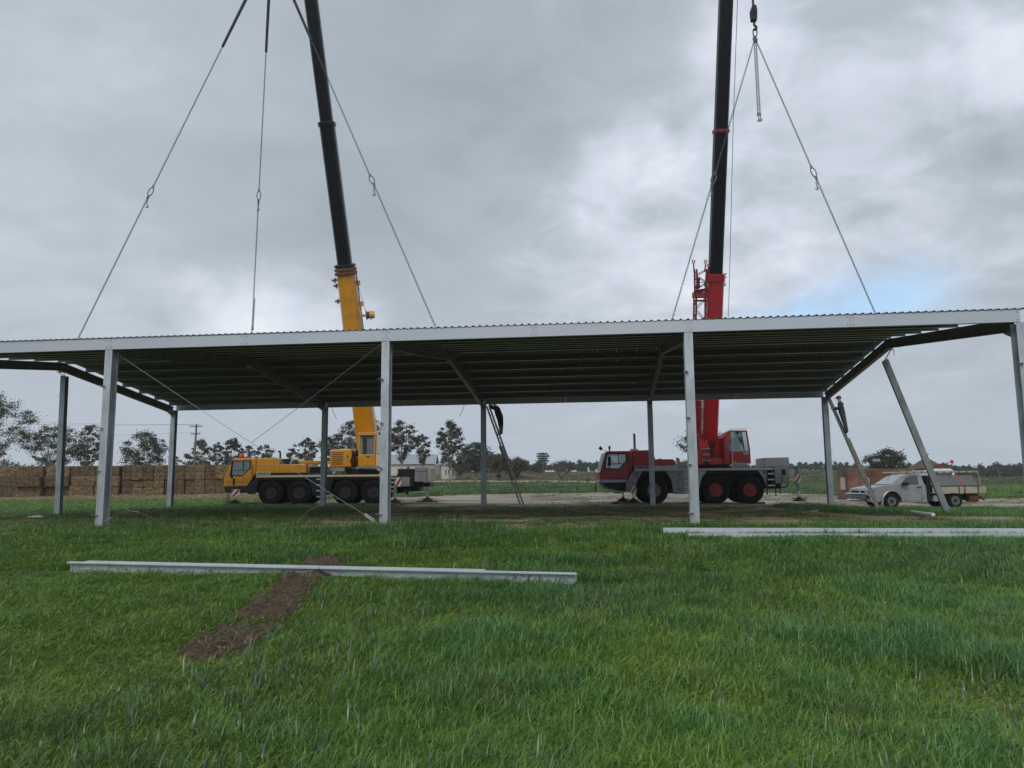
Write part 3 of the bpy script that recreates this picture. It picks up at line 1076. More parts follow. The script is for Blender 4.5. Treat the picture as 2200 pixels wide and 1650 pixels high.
class Boom:
    """straight boom from world P0 to P1; pieces are addressed by the photo row they pass"""
    def __init__(self, root, P0, P1):
        self.root, self.P0, self.P1 = root, Vector(P0), Vector(P1)
        self.inv = root.matrix_basis.inverted()
        self.ax = (self.P1 - self.P0).normalized()
        self.side = self.ax.cross(Vector((0, 1, 0))).normalized()
        if self.side.x < 0:
            self.side = -self.side
        self.up = self.side.cross(self.ax).normalized()
    def row(self, py):
        a, b = 0.0, 1.0
        for _ in range(40):
            m_ = (a + b) / 2
            if proj(self.P0.lerp(self.P1, m_))[1] > py:
                a = m_
            else:
                b = m_
        return self.P0.lerp(self.P1, a)
    def width(self, P, wpx):
        return wpx * (P.y * cp + (P.z - EYE) * sp) / FPX
    def section(self, name, y0, y1, w0, w1, mat, ratio=1.2, parent=None):
        A, B = (self.row(q) if not isinstance(q, Vector) else q for q in (y0, y1))
        m = MB()
        r0_ = boom_ring(A, self.ax, self.side, self.up, w0, w0 * ratio)
        r1_ = boom_ring(B, self.ax, self.side, self.up, w1, w1 * ratio)
        m.loft([[self.inv @ p for p in r0_], [self.inv @ p for p in r1_]])
        return m.build(name, mat, parent or self.root, bevel=0.03)
    def at(self, py, s=0.0, u=0.0):
        return self.inv @ (self.row(py) + self.side * s + self.up * u)

def wheel_set(root, xs, R, W, tm, rm_near, width=2.5):
    for k, x in enumerate(xs):
        for y, rz in ((0.02, 0.0), (width - 0.02, math.pi)):
            w = inst('wheel', tm, root, (x, y, R), (0, 0.3 * k, rz))
            inst('rim', rm_near[k] if isinstance(rm_near, list) else rm_near, w, (0, 0.05, 0))

def seat_and_wheel(root, x, y, z, parent):
    m = MB()
    m.box(x, x + 0.5, y, y + 0.5, z, z + 0.12)
    m.box(x + 0.42, x + 0.54, y + 0.03, y + 0.47, z + 0.12, z + 0.75)
    m.build('seat', 'black_paint', parent, bevel=0.03)
    m = MB()
    m.tube([(x - 0.28 + 0.10 * math.cos(a), y + 0.25 + 0.2 * math.sin(a), z + 0.38 + 0.17 * math.cos(a)) for a in [2 * math.pi * k / 16 for k in range(17)]], 0.016, 6)
    m.tube([(x - 0.5, y + 0.25, z), (x - 0.28, y + 0.25, z + 0.38)], 0.02, 6)
    m.build('steering_wheel', 'black_paint', parent)

def carrier_cab(root, outer, win, mat, band=None, W=2.5):
    x_d = 1.52 if mat == 'crane_yellow' else 1.44
    m = MB()
    holed_prism(m, outer, win, 0.0, W)
    cab = m.build('cab', mat, root, bevel=0.035)
    grow = lambda p, c, k: (c[0] + (p[0] - c[0]) * k, c[1] + (p[1] - c[1]) * k)
    cx, cz = sum(p[0] for p in win) / len(win), sum(p[1] for p in win) / len(win)
    for y in (0.03, W - 0.03):
        m = MB()
        m.prism([grow(p, (cx, cz), 0.985) for p in win], y - 0.004, y + 0.004)
        m.build('window', 'cab_glass', cab)
    # rubber surround
    for y0, y1 in ((-0.006, 0.012), (W - 0.012, W + 0.006)):
        m = MB()
        holed_prism(m, [grow(p, (cx, cz), 1.10) for p in win], [grow(p, (cx, cz), 0.97) for p in win], y0, y1)
        m.build('window_frame', 'black_paint', cab)
    # sliding window bar and door edge
    m = MB()
    xm = win[0][0] + (win[1][0] - win[0][0]) * 0.60
    zb_ = 1.95 if mat == 'crane_yellow' else 2.05
    m.box(xm - 0.018, xm + 0.018, 0.004, 0.03, zb_, win[0][1])
    m.box(win[-1][0] + 0.02, win[2][0] - 0.02, 0.004, 0.03, zb_ - 0.03, zb_)
    m.build('window_bar', 'black_paint', cab)
    m = MB()
    m.bar((x_d, -0.003, 1.32), (x_d, -0.003, 2.56), 0.006, 0.014, (1, 0, 0))
    m.bar((0.20, -0.003, 1.30), (x_d, -0.003, 1.30), 0.006, 0.012)
    m.build('door_seam', 'black_paint', cab)
    m = MB().tube([(x_d + 0.09, -0.01, 1.55), (x_d + 0.09, -0.06, 1.60), (x_d + 0.09, -0.06, 2.25), (x_d + 0.09, -0.01, 2.30)], 0.014, 6)
    m.build('grab_rail', 'black_paint', cab)
    seat_and_wheel(root, 0.85, 0.5, 1.5, cab)
    return cab

MB_STEP = MB()
MB_STEP.box(0, 1, 0.0, 0.25, 0, 0.07)
STEP = MB_STEP.mesh('step', 'step_pale')

# ---- yellow four-axle crane
YC = empty('mobile_crane', (-16.15, 43.35, T(-10, 44) + 0.0), math.radians(-1.5))
bpy.context.view_layer.update()
tag(YC, 'yellow four-axle mobile crane with black chassis and boom leaning over the shed roof', 'mobile crane')
out = [(0.0, 1.06), (-0.02, 1.50), (0.06, 1.68), (0.22, 2.05), (0.44, 2.52), (0.54, 2.63), (1.76, 2.63), (1.76, 1.78), (1.36, 1.12), (1.28, 1.06)]
win = [(0.46, 2.46), (1.44, 2.46), (1.44, 2.06), (1.01, 1.66), (0.36, 1.68)]
cab = carrier_cab(YC, out, win, 'crane_yellow')
m = MB()
m.add([(0.213, 0.12, 2.06), (0.213, 2.38, 2.06), (0.433, 2.38, 2.52), (0.433, 0.12, 2.52), (0.052, 0.12, 1.69), (0.052, 2.38, 1.69)], [(0, 1, 2, 3), (4, 5, 1, 0)])
o = m.build('windscreen', 'glass_dull', cab)
o.modifiers.new('solid', 'SOLIDIFY').thickness = 0.006
m = MB()
m.box(0.50, 0.62, -0.012, 0.004, 1.15, 1.5)
m.build('door_handle', 'black_paint', cab)
m = MB().box(0.37, 0.50, -0.02, 0.0, 1.52, 1.64)
m.build('door_latch', 'black_paint', cab)
m = MB()
m.tube([(0.5, 0.1, 2.62), (0.2, -0.1, 2.68), (-0.15, -0.15, 2.63)], 0.018, 6)
m.add([(-0.05, -0.2, 2.72), (-0.22, -0.25, 2.45), (-0.26, -0.22, 2.47), (-0.09, -0.17, 2.74), (-0.05, -0.02, 2.72), (-0.22, -0.05, 2.45), (-0.26, -0.03, 2.47), (-0.09, 0.0, 2.74)],
      [(0, 1, 2, 3), (7, 6, 5, 4), (0, 4, 5, 1), (1, 5, 6, 2), (2, 6, 7, 3), (3, 7, 4, 0)])
m.build('mirror', 'black_paint', cab)
m = MB()
m.mat('black_paint').lathe([(0.05, 2.63), (0.05, 2.70)], 12, (0.72, 0.5, 0), 'z')
m.mat('lens_orange').lathe([(0.075, 2.70), (0.085, 2.76), (0.075, 2.86), (0.03, 2.90)], 14, (0.72, 0.5, 0), 'z')
m.build('beacon', None, cab, autos=True)
m = MB()
m.prism([(0.02, 1.055), (0.02, 0.83), (0.18, 0.72), (1.50, 0.72), (1.62, 0.95), (1.50, 1.055)], 0.02, 2.48)
m.build('bumper', 'chassis_dark', YC, bevel=0.03)
m = MB()
m.prism([(1.77, 1.78), (1.77, 2.62), (2.98, 2.62), (3.05, 2.60), (3.10, 2.27), (3.10, 1.78)], 0.06, 2.44)
hood = m.build('engine_cover', 'crane_yellow', YC, bevel=0.025)
m = MB()
m.prism([(3.103, 1.78), (3.103, 2.26), (4.50, 2.26), (4.56, 2.22), (4.60, 1.78)], 0.05, 2.45)
m.build('deck_cover', 'crane_yellow', YC, bevel=0.025)
m = MB().box(1.77, 3.10, 0.048, 0.058, 2.255, 2.275)
m.build('trim_line', 'crane_cream', hood)
m = MB()
m.tube([(2.93, 0.6, 2.62), (2.93, 0.6, 2.92), (2.90, 0.6, 3.0), (2.82, 0.6, 3.02)], 0.055, 10)
m.build('exhaust', 'black_paint', YC)
m = MB()
m.box(3.15, 3.58, 0.3, 2.2, 2.28, 2.58)
m.build('air_box', 'chassis_dark', YC, bevel=0.03)
m = MB()
m.box(4.1, 5.60, 0.25, 0.7, 2.28, 2.46)
m.build('jib_bracket', 'crane_yellow_dirty', YC, bevel=0.02)
m = MB().box(4.1, 5.60, 1.9, 2.3, 2.28, 2.46)
m.build('jib_bracket', 'crane_yellow_dirty', YC, bevel=0.02)
m = MB()
m.tube([(3.62, 0.35, 2.3), (3.7, 0.35, 2.5), (3.95, 0.35, 2.56), (4.1, 0.35, 2.45)], 0.05, 8)
m.build('hose', 'chassis_light', YC)
m = MB()
m.prism([(4.70, 1.78), (4.80, 2.15), (5.35, 2.15), (5.55, 1.78)], 0.2, 1.6)
m.build('winch_box', 'black_paint', YC, bevel=0.02)
m = MB()
m.box(1.76, 4.62, 0.03, 2.47, 1.655, 1.778)
m.build('side_band', 'chassis_dark', YC)
m = MB().box(1.78, 2.58, 0.018, 0.028, 1.69, 1.85)
pl = m.build('name_panel', 'lettering_pale', YC)
text_on(pl, 'LIEBHERR', 1.81, 2.55, 1.715, 1.825, 0.015, 'lettering_black')
m = MB()
m.box(1.80, 9.72, -0.03, 2.53, 1.54, 1.652)
m.build('deck', 'crane_cream', YC, bevel=0.01)
m = MB()
m.box(0.4, 10.9, 0.55, 1.95, 0.70, 1.535)
m.build('chassis_frame', 'black_paint', YC)
AX = (2.64, 4.22, 6.80, 8.38)
def skirt(root, pts, mat, y=0.0):
    for yy in (y, 2.45):
        m = MB()
        m.prism(pts, yy, yy + 0.05)
        m.build('side_skirt', mat, root)
skirt(YC, [(1.35, 0.62), (1.40, 1.10), (1.78, 1.535), (2.0, 1.535), (1.86, 1.1), (1.78, 0.62)], 'chassis_dark')
skirt(YC, [(5.05, 0.55), (4.85, 1.2), (4.62, 1.535), (6.36, 1.535), (6.10, 1.25), (5.95, 0.55)], 'chassis_dark')
skirt(YC, [(9.2, 0.6), (9.05, 1.2), (8.92, 1.535), (9.72, 1.535), (9.72, 0.6)], 'chassis_dark')
for x0, x1 in ((2.0, 4.9), (6.1, 9.1)):
    m = MB()
    m.box(x0, x1, 0.0, 0.5, 1.40, 1.535)
    m.box(x0, x1, 2.0, 2.5, 1.40, 1.535)
    m.build('mudguard', 'black_paint', YC)
tyre = tyre_mesh('wheel', 0.70, 0.42, 0.34)
rimd, rimg, rimr = rim_mesh('rim', 0.35, 'rim_dark', 'rim_dark'), rim_mesh('rim', 0.36, 'rim_grey', 'rim_dark'), rim_mesh('rim', 0.36, 'red_rim', 'red_rim')
wheel_set(YC, AX, 0.70, 0.42, tyre, rimd)
for x0, zs, w in ((5.22, (0.42, 0.75, 1.07, 1.38), 0.55), (9.36, (0.68, 0.93, 1.17, 1.40), 0.32)):
    for z in zs:
        inst('step', STEP, YC, (x0, -0.06, z), scl=(w, 0.3, 1))
chevron(YC, 0.47, 0.92, 0.50, 0.90, -0.02)
jack(YC, 0.62, 0.05, 0.55)
m = MB()
m.tube([(0.22, -0.02, 0.66), (0.20, -0.02, 0.2), (0.16, -0.02, 0.05)], 0.022, 6).tube([(0.32, -0.02, 0.66), (0.32, -0.02, 0.25), (0.28, -0.02, 0.05)], 0.022, 6)
m.build('tow_rope', 'black_paint', YC)
jack(YC, 9.78, -0.9, 1.0)
jack(YC, 10.95, 3.4, 1.0)
m = MB()
m.box(9.74, 10.66, 0.05, 2.45, 0.95, 1.96)
m.build('rear_locker', 'chassis_dark', YC, bevel=0.03)
chevron(YC, 9.60, 9.98, 0.98, 1.48, -0.05)
m = MB().box(9.99, 10.42, 0.0, 0.046, 0.98, 1.50)
m.build('rear_panel', 'chassis_grey', YC)
m = MB().box(10.70, 11.36, -0.05, 2.3, 1.23, 2.06)
rc = m.build('rear_container', 'chassis_grey', YC, bevel=0.02)
m = MB().box(10.72, 11.34, -0.06, -0.05, 1.80, 1.82)
m.build('lid_seam', 'black_paint', rc)
m = MB().box(11.362, 11.60, 0.1, 2.2, 1.25, 2.0)
m.build('tail_board', 'pale_board', YC, bevel=0.02)
m = MB()
m.box(10.3, 11.5, 0.4, 2.1, 0.95, 1.2)
m.tube([(10.85, 0.2, 1.2), (10.85, 0.2, 0.75), (11.0, 0.2, 0.7)], 0.06, 8).tube([(10.2, 0.5, 0.95), (10.2, 0.5, 0.55)], 0.09, 8)
m.build('rear_hitch', 'black_paint', YC)
m = MB().box(10.80, 11.35, -0.1, 0.1, 0.66, 0.70)
m.build('bumper_bar', 'step_pale', YC)
for x0, x1 in ((8.95, 9.68), (4.75, 5.7)):
    m = MB()
    m.tube([(x0, 0.02, 1.66), (x0, 0.02, 2.12), (x1, 0.02, 2.12), (x1, 0.02, 1.66)], 0.014, 6)
    m.build('deck_rail', 'chassis_light', YC)
m = MB()
for k in range(3):
    m.tube([(7.15 + 0.07 * k, 0.22, 2.10), (7.05 + 0.05 * k, 0.10, 2.45), (7.22 + 0.06 * k, 0.12, 2.75), (7.42, 0.3, 2.95 + 0.06 * k)], 0.018, 6)
m.build('hydraulic_hoses', 'black_paint', YC)
# superstructure
m = MB()
m.lathe([(0.95, 1.66), (0.95, 1.90), (0.8, 1.90), (0.8, 1.98)], 28, (7.55, 1.25, 0), 'z')
m.build('turntable', 'black_paint', YC)
m = MB()
m.box(5.9, 6.7, 0.3, 2.4, 1.86, 2.08)
m.build('ballast_plate', 'chassis_grey', YC, bevel=0.02)
m = MB()
m.prism([(5.86, 2.09), (5.90, 2.95), (5.98, 3.07), (7.0, 3.10), (7.10, 3.04), (7.10, 2.09)], 0.25, 2.4)
eng = m.build('engine_house', 'crane_yellow', YC, bevel=0.05)
for k in range(7):
    m = MB()
    m.box(5.97, 6.62, 0.235, 0.262, 2.24 + k * 0.105, 2.285 + k * 0.105)
    m.build('louvre', 'louvre_dark', eng)
m = MB()
m.prism([(7.102, 2.02), (7.102, 2.75), (7.35, 3.15), (7.5, 3.4), (8.6, 3.4), (8.6, 2.02)], 1.15, 2.3)
m.build('slew_frame', 'crane_yellow_dirty', YC, bevel=0.03)
m = MB()
m.mat('black_paint').tube([(6.78, 0.35, 2.66), (7.35, 0.75, 2.90)], 0.16, 14)
m.mat('chrome').tube([(6.74, 0.33, 2.645), (6.77, 0.345, 2.655)], 0.12, 14)
m.build('winch_drum', None, YC, autos=True)
m = MB()
m.prism([(7.50, 2.12), (7.50, 2.78), (8.46, 2.78), (8.46, 2.12)], 0.1, 1.1)
oc = m.build('operator_cab', 'crane_yellow', YC, bevel=0.03)
for x0 in (7.50, 8.38):
    for y0 in (0.1, 1.02):
        m = MB().box(x0, x0 + 0.08, y0, y0 + 0.08, 2.78, 3.84)
        m.build('cab_post', 'crane_yellow', oc)
m = MB().box(7.48, 8.48, 0.08, 1.12, 3.84, 3.92)
m.build('cab_roof', 'crane_yellow_dirty', oc, bevel=0.02)
m = MB().tube([(7.48, 0.05, 3.98), (8.48, 0.05, 3.98)], 0.012, 5).tube([(7.48, 0.05, 3.9), (7.48, 0.05, 3.98)], 0.012, 5).tube([(8.48, 0.05, 3.9), (8.48, 0.05, 3.98)], 0.012, 5)
m.build('roof_rail', 'step_pale', oc)
m = MB().box(7.58, 8.38, 0.115, 0.125, 2.78, 3.84)
m.build('window', 'cab_glass', oc)
m = MB().box(7.6, 8.36, 1.05, 1.07, 2.78, 3.84)
m.build('back_wall', 'black_paint', oc)
m = MB()
m.box(7.72, 8.2, 0.65, 0.75, 2.78, 3.6)
m.box(7.72, 8.2, 0.35, 0.75, 2.78, 2.9)
m.build('seat', 'chassis_dark', oc, bevel=0.04)
m = MB().box(8.0, 8.12, 0.092, 0.1, 2.60, 2.68)
m.build('cab_badge', 'black_paint', oc)
m = MB().box(7.45, 8.95, -0.02, 1.1, 2.04, 2.10)
m.build('cab_floor', 'chassis_light', oc)
m = MB()
m.prism([(8.47, 2.12), (8.47, 2.78), (8.92, 2.74), (8.92, 2.12)], 0.16, 1.1)
m.build('side_locker', 'crane_cream', YC, bevel=0.02)
m = MB().box(8.47, 8.90, 0.2, 1.05, 2.79, 3.84)
m.build('side_window_panel', 'chassis_light', YC, bevel=0.02)
m = MB()
m.lathe([(0.14, 0), (0.16, 0.1), (0.14, 0.25)], 12, (8.98, 0.6, 3.22), 'x')
m.tube([(8.9, 0.7, 2.95), (9.35, 0.7, 3.35)], 0.10, 10)
m.build('luffing_pump', 'crane_yellow_dirty', YC)
yb_ = Boom(YC, at(795, 985, 45.3), at(583, -670, 32.0))
yb_.section('boom_base', 985, 574, yb_.width(yb_.row(900), 44), yb_.width(yb_.row(600), 36), 'crane_yellow', 1.25)
for k, (py, w) in enumerate(((590, 44), (582, 43), (574, 42))):
    yb_.section('boom_collar', py, py - 6, yb_.width(yb_.row(py), w), yb_.width(yb_.row(py), w), 'rust' if k < 2 else 'black_paint', 1.2)
yb_.section('boom_section', 572, 268, yb_.width(yb_.row(420), 30), yb_.width(yb_.row(420), 30), 'boom_black', 1.2)
yb_.section('boom_collar', 273, 263, yb_.width(yb_.row(268), 35), yb_.width(yb_.row(268), 35), 'boom_black', 1.2)
yb_.section('boom_section', 266, -300, yb_.width(yb_.row(130), 26.5), yb_.width(yb_.row(130), 26.5), 'boom_black', 1.2)
yb_.section('boom_section', -300, yb_.P1, yb_.width(yb_.row(-300), 24), yb_.width(yb_.row(-300), 24), 'boom_black', 1.2)
W_ = yb_.width(yb_.row(680), 38)
m = MB()   # cable reel
rc_ = yb_.at(680, W_ * 0.5 + 0.42)
ax_ = (yb_.at(680, 1) - yb_.at(680, 0)).normalized()
def disc(m, c, axd, r, t, seg=18):
    return m.tube([c - axd * (t / 2), c + axd * (t / 2)], r, seg)
m.mat('rust')
disc(m, rc_, ax_, 0.20, 0.16)
m.mat('sign_white')
disc(m, rc_ - ax_ * 0.09, ax_, 0.30, 0.02)
disc(m, rc_ + ax_ * 0.14, ax_, 0.30, 0.02)
m.mat('crane_yellow')
disc(m, rc_ + ax_ * 0.25, ax_, 0.21, 0.20)
disc(m, rc_ - ax_ * 0.24, ax_, 0.07, 0.28)
m.build('cable_reel', None, YC)
m = MB()
m.tube([yb_.at(672, W_ * 0.5 + 0.36, 0.25), yb_.at(575, W_ * 0.42)], 0.012, 5)
m.build('reel_cable', 'bolt_dark', YC)
m = MB()
m.tube([yb_.at(718, W_ * 0.56), yb_.at(575, W_ * 0.56)], 0.03, 6)
m.build('boom_pipe', 'rust', YC)
for py, s_ in ((600, -0.62), (612, -0.58), (645, -0.60)):
    m = MB()
    q = yb_.at(py, W_ * s_)
    m.bar(q - ax_ * 0.22, q + ax_ * 0.12, 0.08, 0.10).bar(q - ax_ * 0.05 + Vector((0, 0, -0.15)), q - ax_ * 0.05 + Vector((0, 0, 0.12)), 0.08, 0.08)
    m.build('boom_bracket', 'rust', YC)
for py, s_ in ((610, 0.60), (655, 0.62)):
    m = MB()
    q = yb_.at(py, W_ * s_)
    m.bar(q - ax_ * 0.12, q + ax_ * 0.10, 0.1, 0.25)
    m.build('boom_bracket', 'crane_yellow_dirty', YC)
for s_ in (-0.36, 0.14):
    m = MB()
    q = yb_.at(688, W_ * s_, -W_ * 0.62)
    m.bar(q - ax_ * 0.12, q + ax_ * 0.12, 0.05, 0.16)
    m.build('boom_plate', 'sign_white', YC)
# lift cylinder beside the boom foot
m = MB()
m.mat('crane_yellow').tube([yb_.at(975, -0.30, -1.3), yb_.at(850, -0.34, -0.72)], 0.15, 14)
m.build('lift_cylinder', None, YC, smooth=True)
# hoist line and hook block, above the picture
m = MB()
hk = at(583, -190, 31.6)
tipw = yb_.P1
m.tube([yb_.inv @ (tipw + Vector((0, -0.5, 0))), yb_.inv @ (hk + Vector((0, 0, 0.9)))], 0.02, 6)
m.build('hoist_rope', 'bolt_dark', YC)
m = MB()
hl = yb_.inv @ hk
m.box(hl.x - 0.25, hl.x + 0.25, hl.y - 0.15, hl.y + 0.15, hl.z + 0.2, hl.z + 0.9)
m.tube([hl + Vector((0, 0, 0.2)), hl + Vector((0, 0, -0.05)), hl + Vector((0.12, 0, -0.25)), hl + Vector((0, 0, -0.38)), hl + Vector((-0.14, 0, -0.28))], 0.06, 8)
m.build('hook_block', 'black_paint', YC, bevel=0.02)

# ---- red three-axle crane
RC = empty('mobile_crane', (4.38, 39.0, T(9, 40)), math.radians(-1.5))
bpy.context.view_layer.update()
tag(RC, 'red three-axle mobile crane with grey skirts, red boom base and folded lattice jib', 'mobile crane')
out = [(0.0, 1.25), (-0.01, 1.62), (0.05, 1.72), (0.16, 2.12), (0.32, 2.62), (0.40, 2.68), (1.64, 2.68), (1.68, 1.95), (1.62, 1.72), (1.36, 1.25)]
win = [(0.40, 2.53), (1.34, 2.53), (1.34, 2.17), (0.97, 1.79), (0.29, 1.82)]
cab = carrier_cab(RC, out, win, 'crane_red')
m = MB()
m.prism([(0.01, 1.11), (0.01, 1.247), (1.36, 1.247), (1.27, 1.11)], 0.0, 2.5)
m.build('cab_sill', 'chassis_light', cab)
m = MB()
m.add([(0.153, 0.12, 2.12), (0.153, 2.38, 2.12), (0.307, 2.38, 2.60), (0.307, 0.12, 2.60), (0.048, 0.12, 1.74), (0.048, 2.38, 1.74)], [(0, 1, 2, 3), (4, 5, 1, 0)])
o = m.build('windscreen', 'glass_dull', cab)
o.modifiers.new('solid', 'SOLIDIFY').thickness = 0.006
m = MB()
m.tube([(0.42, 0.15, 2.66), (0.25, -0.1, 2.72), (0.0, -0.3, 2.74)], 0.012, 6)
m.add([(p[0], p[1], p[2]) for p in ((-0.07, -0.36, 2.82), (0.04, -0.36, 2.92), (0.16, -0.30, 2.80), (0.05, -0.30, 2.70), (-0.07, -0.26, 2.82), (0.04, -0.26, 2.92), (0.16, -0.22, 2.80), (0.05, -0.22, 2.70))],
      [(0, 1, 2, 3), (7, 6, 5, 4), (0, 4, 5, 1), (1, 5, 6, 2), (2, 6, 7, 3), (3, 7, 4, 0)])
m.build('mirror', 'black_paint', cab, loc=(0, 0, 0))
m = MB().box(0.42, 0.56, -0.14, -0.08, 1.95, 2.40).tube([(0.49, -0.1, 2.40), (0.46, -0.02, 2.58)], 0.012, 6).tube([(0.49, -0.1, 1.96), (0.47, -0.02, 1.72)], 0.012, 6)
m.build('side_mirror', 'black_paint', cab)
m = MB()
m.mat('black_paint').lathe([(0.035, 2.68), (0.035, 2.80)], 12, (0.56, 0.4, 0), 'z')
m.mat('lens_red').lathe([(0.06, 2.80), (0.065, 2.88), (0.05, 2.95), (0.02, 2.97)], 14, (0.56, 0.4, 0), 'z')
m.build('beacon', None, cab, autos=True)
m = MB()
m.prism([(0.12, 1.105), (0.30, 0.85), (0.65, 0.72), (1.32, 0.66), (1.32, 1.105)], 0.15, 2.35)
m.build('front_underbody', 'black_paint', RC, bevel=0.02)
m = MB().tube([(0.1, -0.05, 1.13), (-0.22, -0.08, 1.14), (-0.22, -0.08, 1.06), (-0.21, -0.08, 0.70)], 0.022, 6).tube([(-0.21, -0.08, 0.85), (-0.21, -0.08, 0.62)], 0.032, 6)
m.build('front_lead', 'black_paint', RC)
m = MB().box(0.70, 1.10, -0.1, 0.15, 0.56, 0.60).box(0.72, 1.08, -0.1, 0.15, 0.60, 0.66).tube([(1.08, 0.0, 0.62), (0.5, 0.1, 0.8), (0.2, 0.2, 0.9)], 0.025, 6)
m.build('entry_step', 'chassis_grey', RC)
m = MB()
m.prism([(1.70, 1.93), (1.68, 2.70), (2.58, 2.72), (2.66, 2.68), (2.82, 2.27), (2.82, 1.93)], 0.06, 2.44)
hood = m.build('engine_cover', 'crane_red', RC, bevel=0.03)
m = MB().box(1.71, 2.74, 0.045, 0.058, 2.262, 2.278)
m.build('trim_line', 'red_rim', hood)
m = MB()
m.prism([(2.823, 1.93), (2.823, 2.25), (3.68, 2.25), (3.76, 2.22), (3.84, 1.93)], 0.06, 2.44)
m.build('deck_cover', 'crane_red', RC, bevel=0.03)
m = MB().box(3.05, 3.2, 0.4, 0.8, 2.25, 2.29)
m.build('filler_cap', 'black_paint', RC)
m = MB()
m.mat('chassis_grey').box(1.66, 2.03, 0.5, 0.9, 2.71, 2.80)
m.mat('rust').lathe([(0.06, 2.8), (0.06, 3.40)], 12, (1.88, 0.7, 0), 'z')
m.mat('black_paint').tube([(1.88, 0.7, 3.40), (1.88, 0.7, 3.52), (1.86, 0.74, 3.57)], 0.058, 10)
m.build('exhaust', None, RC, autos=True)
m = MB().box(1.74, 3.86, 0.02, 2.48, 1.77, 1.928)
nb = m.build('name_band', 'chassis_light', RC)
text_on(nb, 'LIEBHERR', 1.79, 2.62, 1.795, 1.90, 0.012, 'lettering_black')
m = MB().box(1.74, 8.66, -0.03, 2.53, 1.66, 1.768)
m.build('deck', 'chassis_light', RC, bevel=0.01)
m = MB().box(0.9, 9.2, 0.6, 1.9, 0.72, 1.655)
m.build('chassis_frame', 'black_paint', RC)
skirt(RC, [(1.28, 0.64), (1.30, 1.10), (1.66, 1.655), (2.16, 1.655), (1.90, 1.25), (1.72, 0.75), (1.55, 0.64)], 'chassis_grey')
skirt(RC, [(3.30, 1.655), (3.58, 1.2), (3.66, 0.5), (4.19, 0.5), (4.19, 1.655)], 'chassis_grey')
skirt(RC, [(4.195, 0.5), (4.195, 1.655), (5.36, 1.655), (5.10, 1.3), (4.92, 0.7), (4.90, 0.5)], 'chassis_light', 0.02)
skirt(RC, [(7.88, 1.655), (8.16, 1.28), (8.30, 0.8), (8.36, 0.8), (8.36, 1.655)], 'chassis_grey')
for x in (3.92,):
    for z in (0.70, 1.44):
        m = MB().box(x, x + 0.11, -0.012, 0.0, z, z + 0.05)
        m.build('locker_latch', 'black_paint', RC)
for x0, x1 in ((1.9, 3.5), (5.0, 8.2)):
    m = MB()
    m.box(x0, x1, 0.06, 0.5, 1.50, 1.655)
    m.box(x0, x1, 2.0, 2.44, 1.50, 1.655)
    m.build('mudguard', 'black_paint', RC)
wheel_set(RC, (2.72, 5.79, 7.49), 0.70, 0.42, tyre, [rimg, rimr, rimr])
for x0, zs, w in ((4.20, (0.50, 0.80, 1.11, 1.42), 0.45), (8.38, (0.86, 1.15, 1.44), 0.32)):
    for z in zs:
        inst('step', STEP, RC, (x0, -0.05, z), scl=(w, 0.28, 1))
m = MB().bar((8.37, 0.0, 1.66), (8.30, 0.0, 0.42), 0.05, 0.05).bar((8.70, 0.0, 1.66), (8.74, 0.0, 0.36), 0.05, 0.05)
m.build('step_rail', 'chassis_dark', RC)
for x, z in ((1.80, 1.42), (8.18, 1.48)):
    m = MB().mat('black_paint').box(x, x + 0.12, -0.03, 0.0, z, z + 0.17).mat('sign_white').box(x + 0.04, x + 0.09, -0.035, -0.03, z + 0.06, z + 0.11)
    m.build('marker_lamp', None, RC)
jack(RC, 1.35, 1.9, 0.75)
jack(RC, 1.62, -0.25, 0.75)
chevron(RC, 1.50, 1.78, 0.52, 0.92, -0.3)
m = MB().box(8.74, 9.46, 0.05, 2.45, 0.98, 1.80)
rl = m.build('rear_locker', 'chassis_grey', RC, bevel=0.02)
m = MB().box(9.10, 9.28, 0.03, 0.05, 1.40, 1.68)
m.build('locker_window', 'black_paint', rl)
m = MB().box(9.10, 9.45, -0.02, 0.05, 1.02, 1.38)
m.build('rear_panel', 'chassis_grey', rl, bevel=0.01)
m = MB()
m.prism([(8.40, 1.82), (8.42, 2.28), (9.60, 2.30), (9.62, 1.82)], 0.4, 2.1)
cw = m.build('counterweight', 'concrete', RC, bevel=0.02)
m = MB()
m.mat('chassis_light').tube([(9.68, -0.6, 0.9), (9.66, -0.6, 1.72)], 0.11, 14).mat('concrete').tube([(9.66, -0.6, 1.25), (9.66, -0.6, 1.76)], 0.125, 14)
m.build('jack_housing', None, RC)
jack(RC, 9.68, -0.6, 1.0)
jack(RC, 8.32, 2.9, 0.9)
chevron(RC, 9.48, 9.76, 1.02, 1.42, -0.74)
m = MB()
m.bar((9.86, 0.2, 1.76), (9.88, 0.2, 1.1), 0.06, 0.06).bar((9.70, 0.2, 1.74), (9.88, 0.2, 1.76), 0.06, 0.06)
for a, b in (((9.90, 0.2, 1.25), (10.08, 0.2, 1.02)), ((10.08, 0.2, 1.02), (9.90, 0.2, 0.82)), ((9.90, 0.2, 0.82), (9.72, 0.2, 1.02)), ((9.72, 0.2, 1.02), (9.90, 0.2, 1.25)), ((9.90, 0.2, 1.25), (9.90, 0.2, 0.72))):
    m.tube([a, b], 0.018, 6)
m.build('tow_bracket', 'chassis_dark', RC)
m = MB()
m.tube([(8.8, 0.1, 1.0), (9.0, 0.0, 0.78), (9.25, 0.0, 0.8), (9.4, 0.05, 0.98)], 0.03, 6).tube([(8.98, 0.05, 1.0), (8.96, 0.05, 0.45)], 0.025, 6)
m.build('hose', 'black_paint', RC)
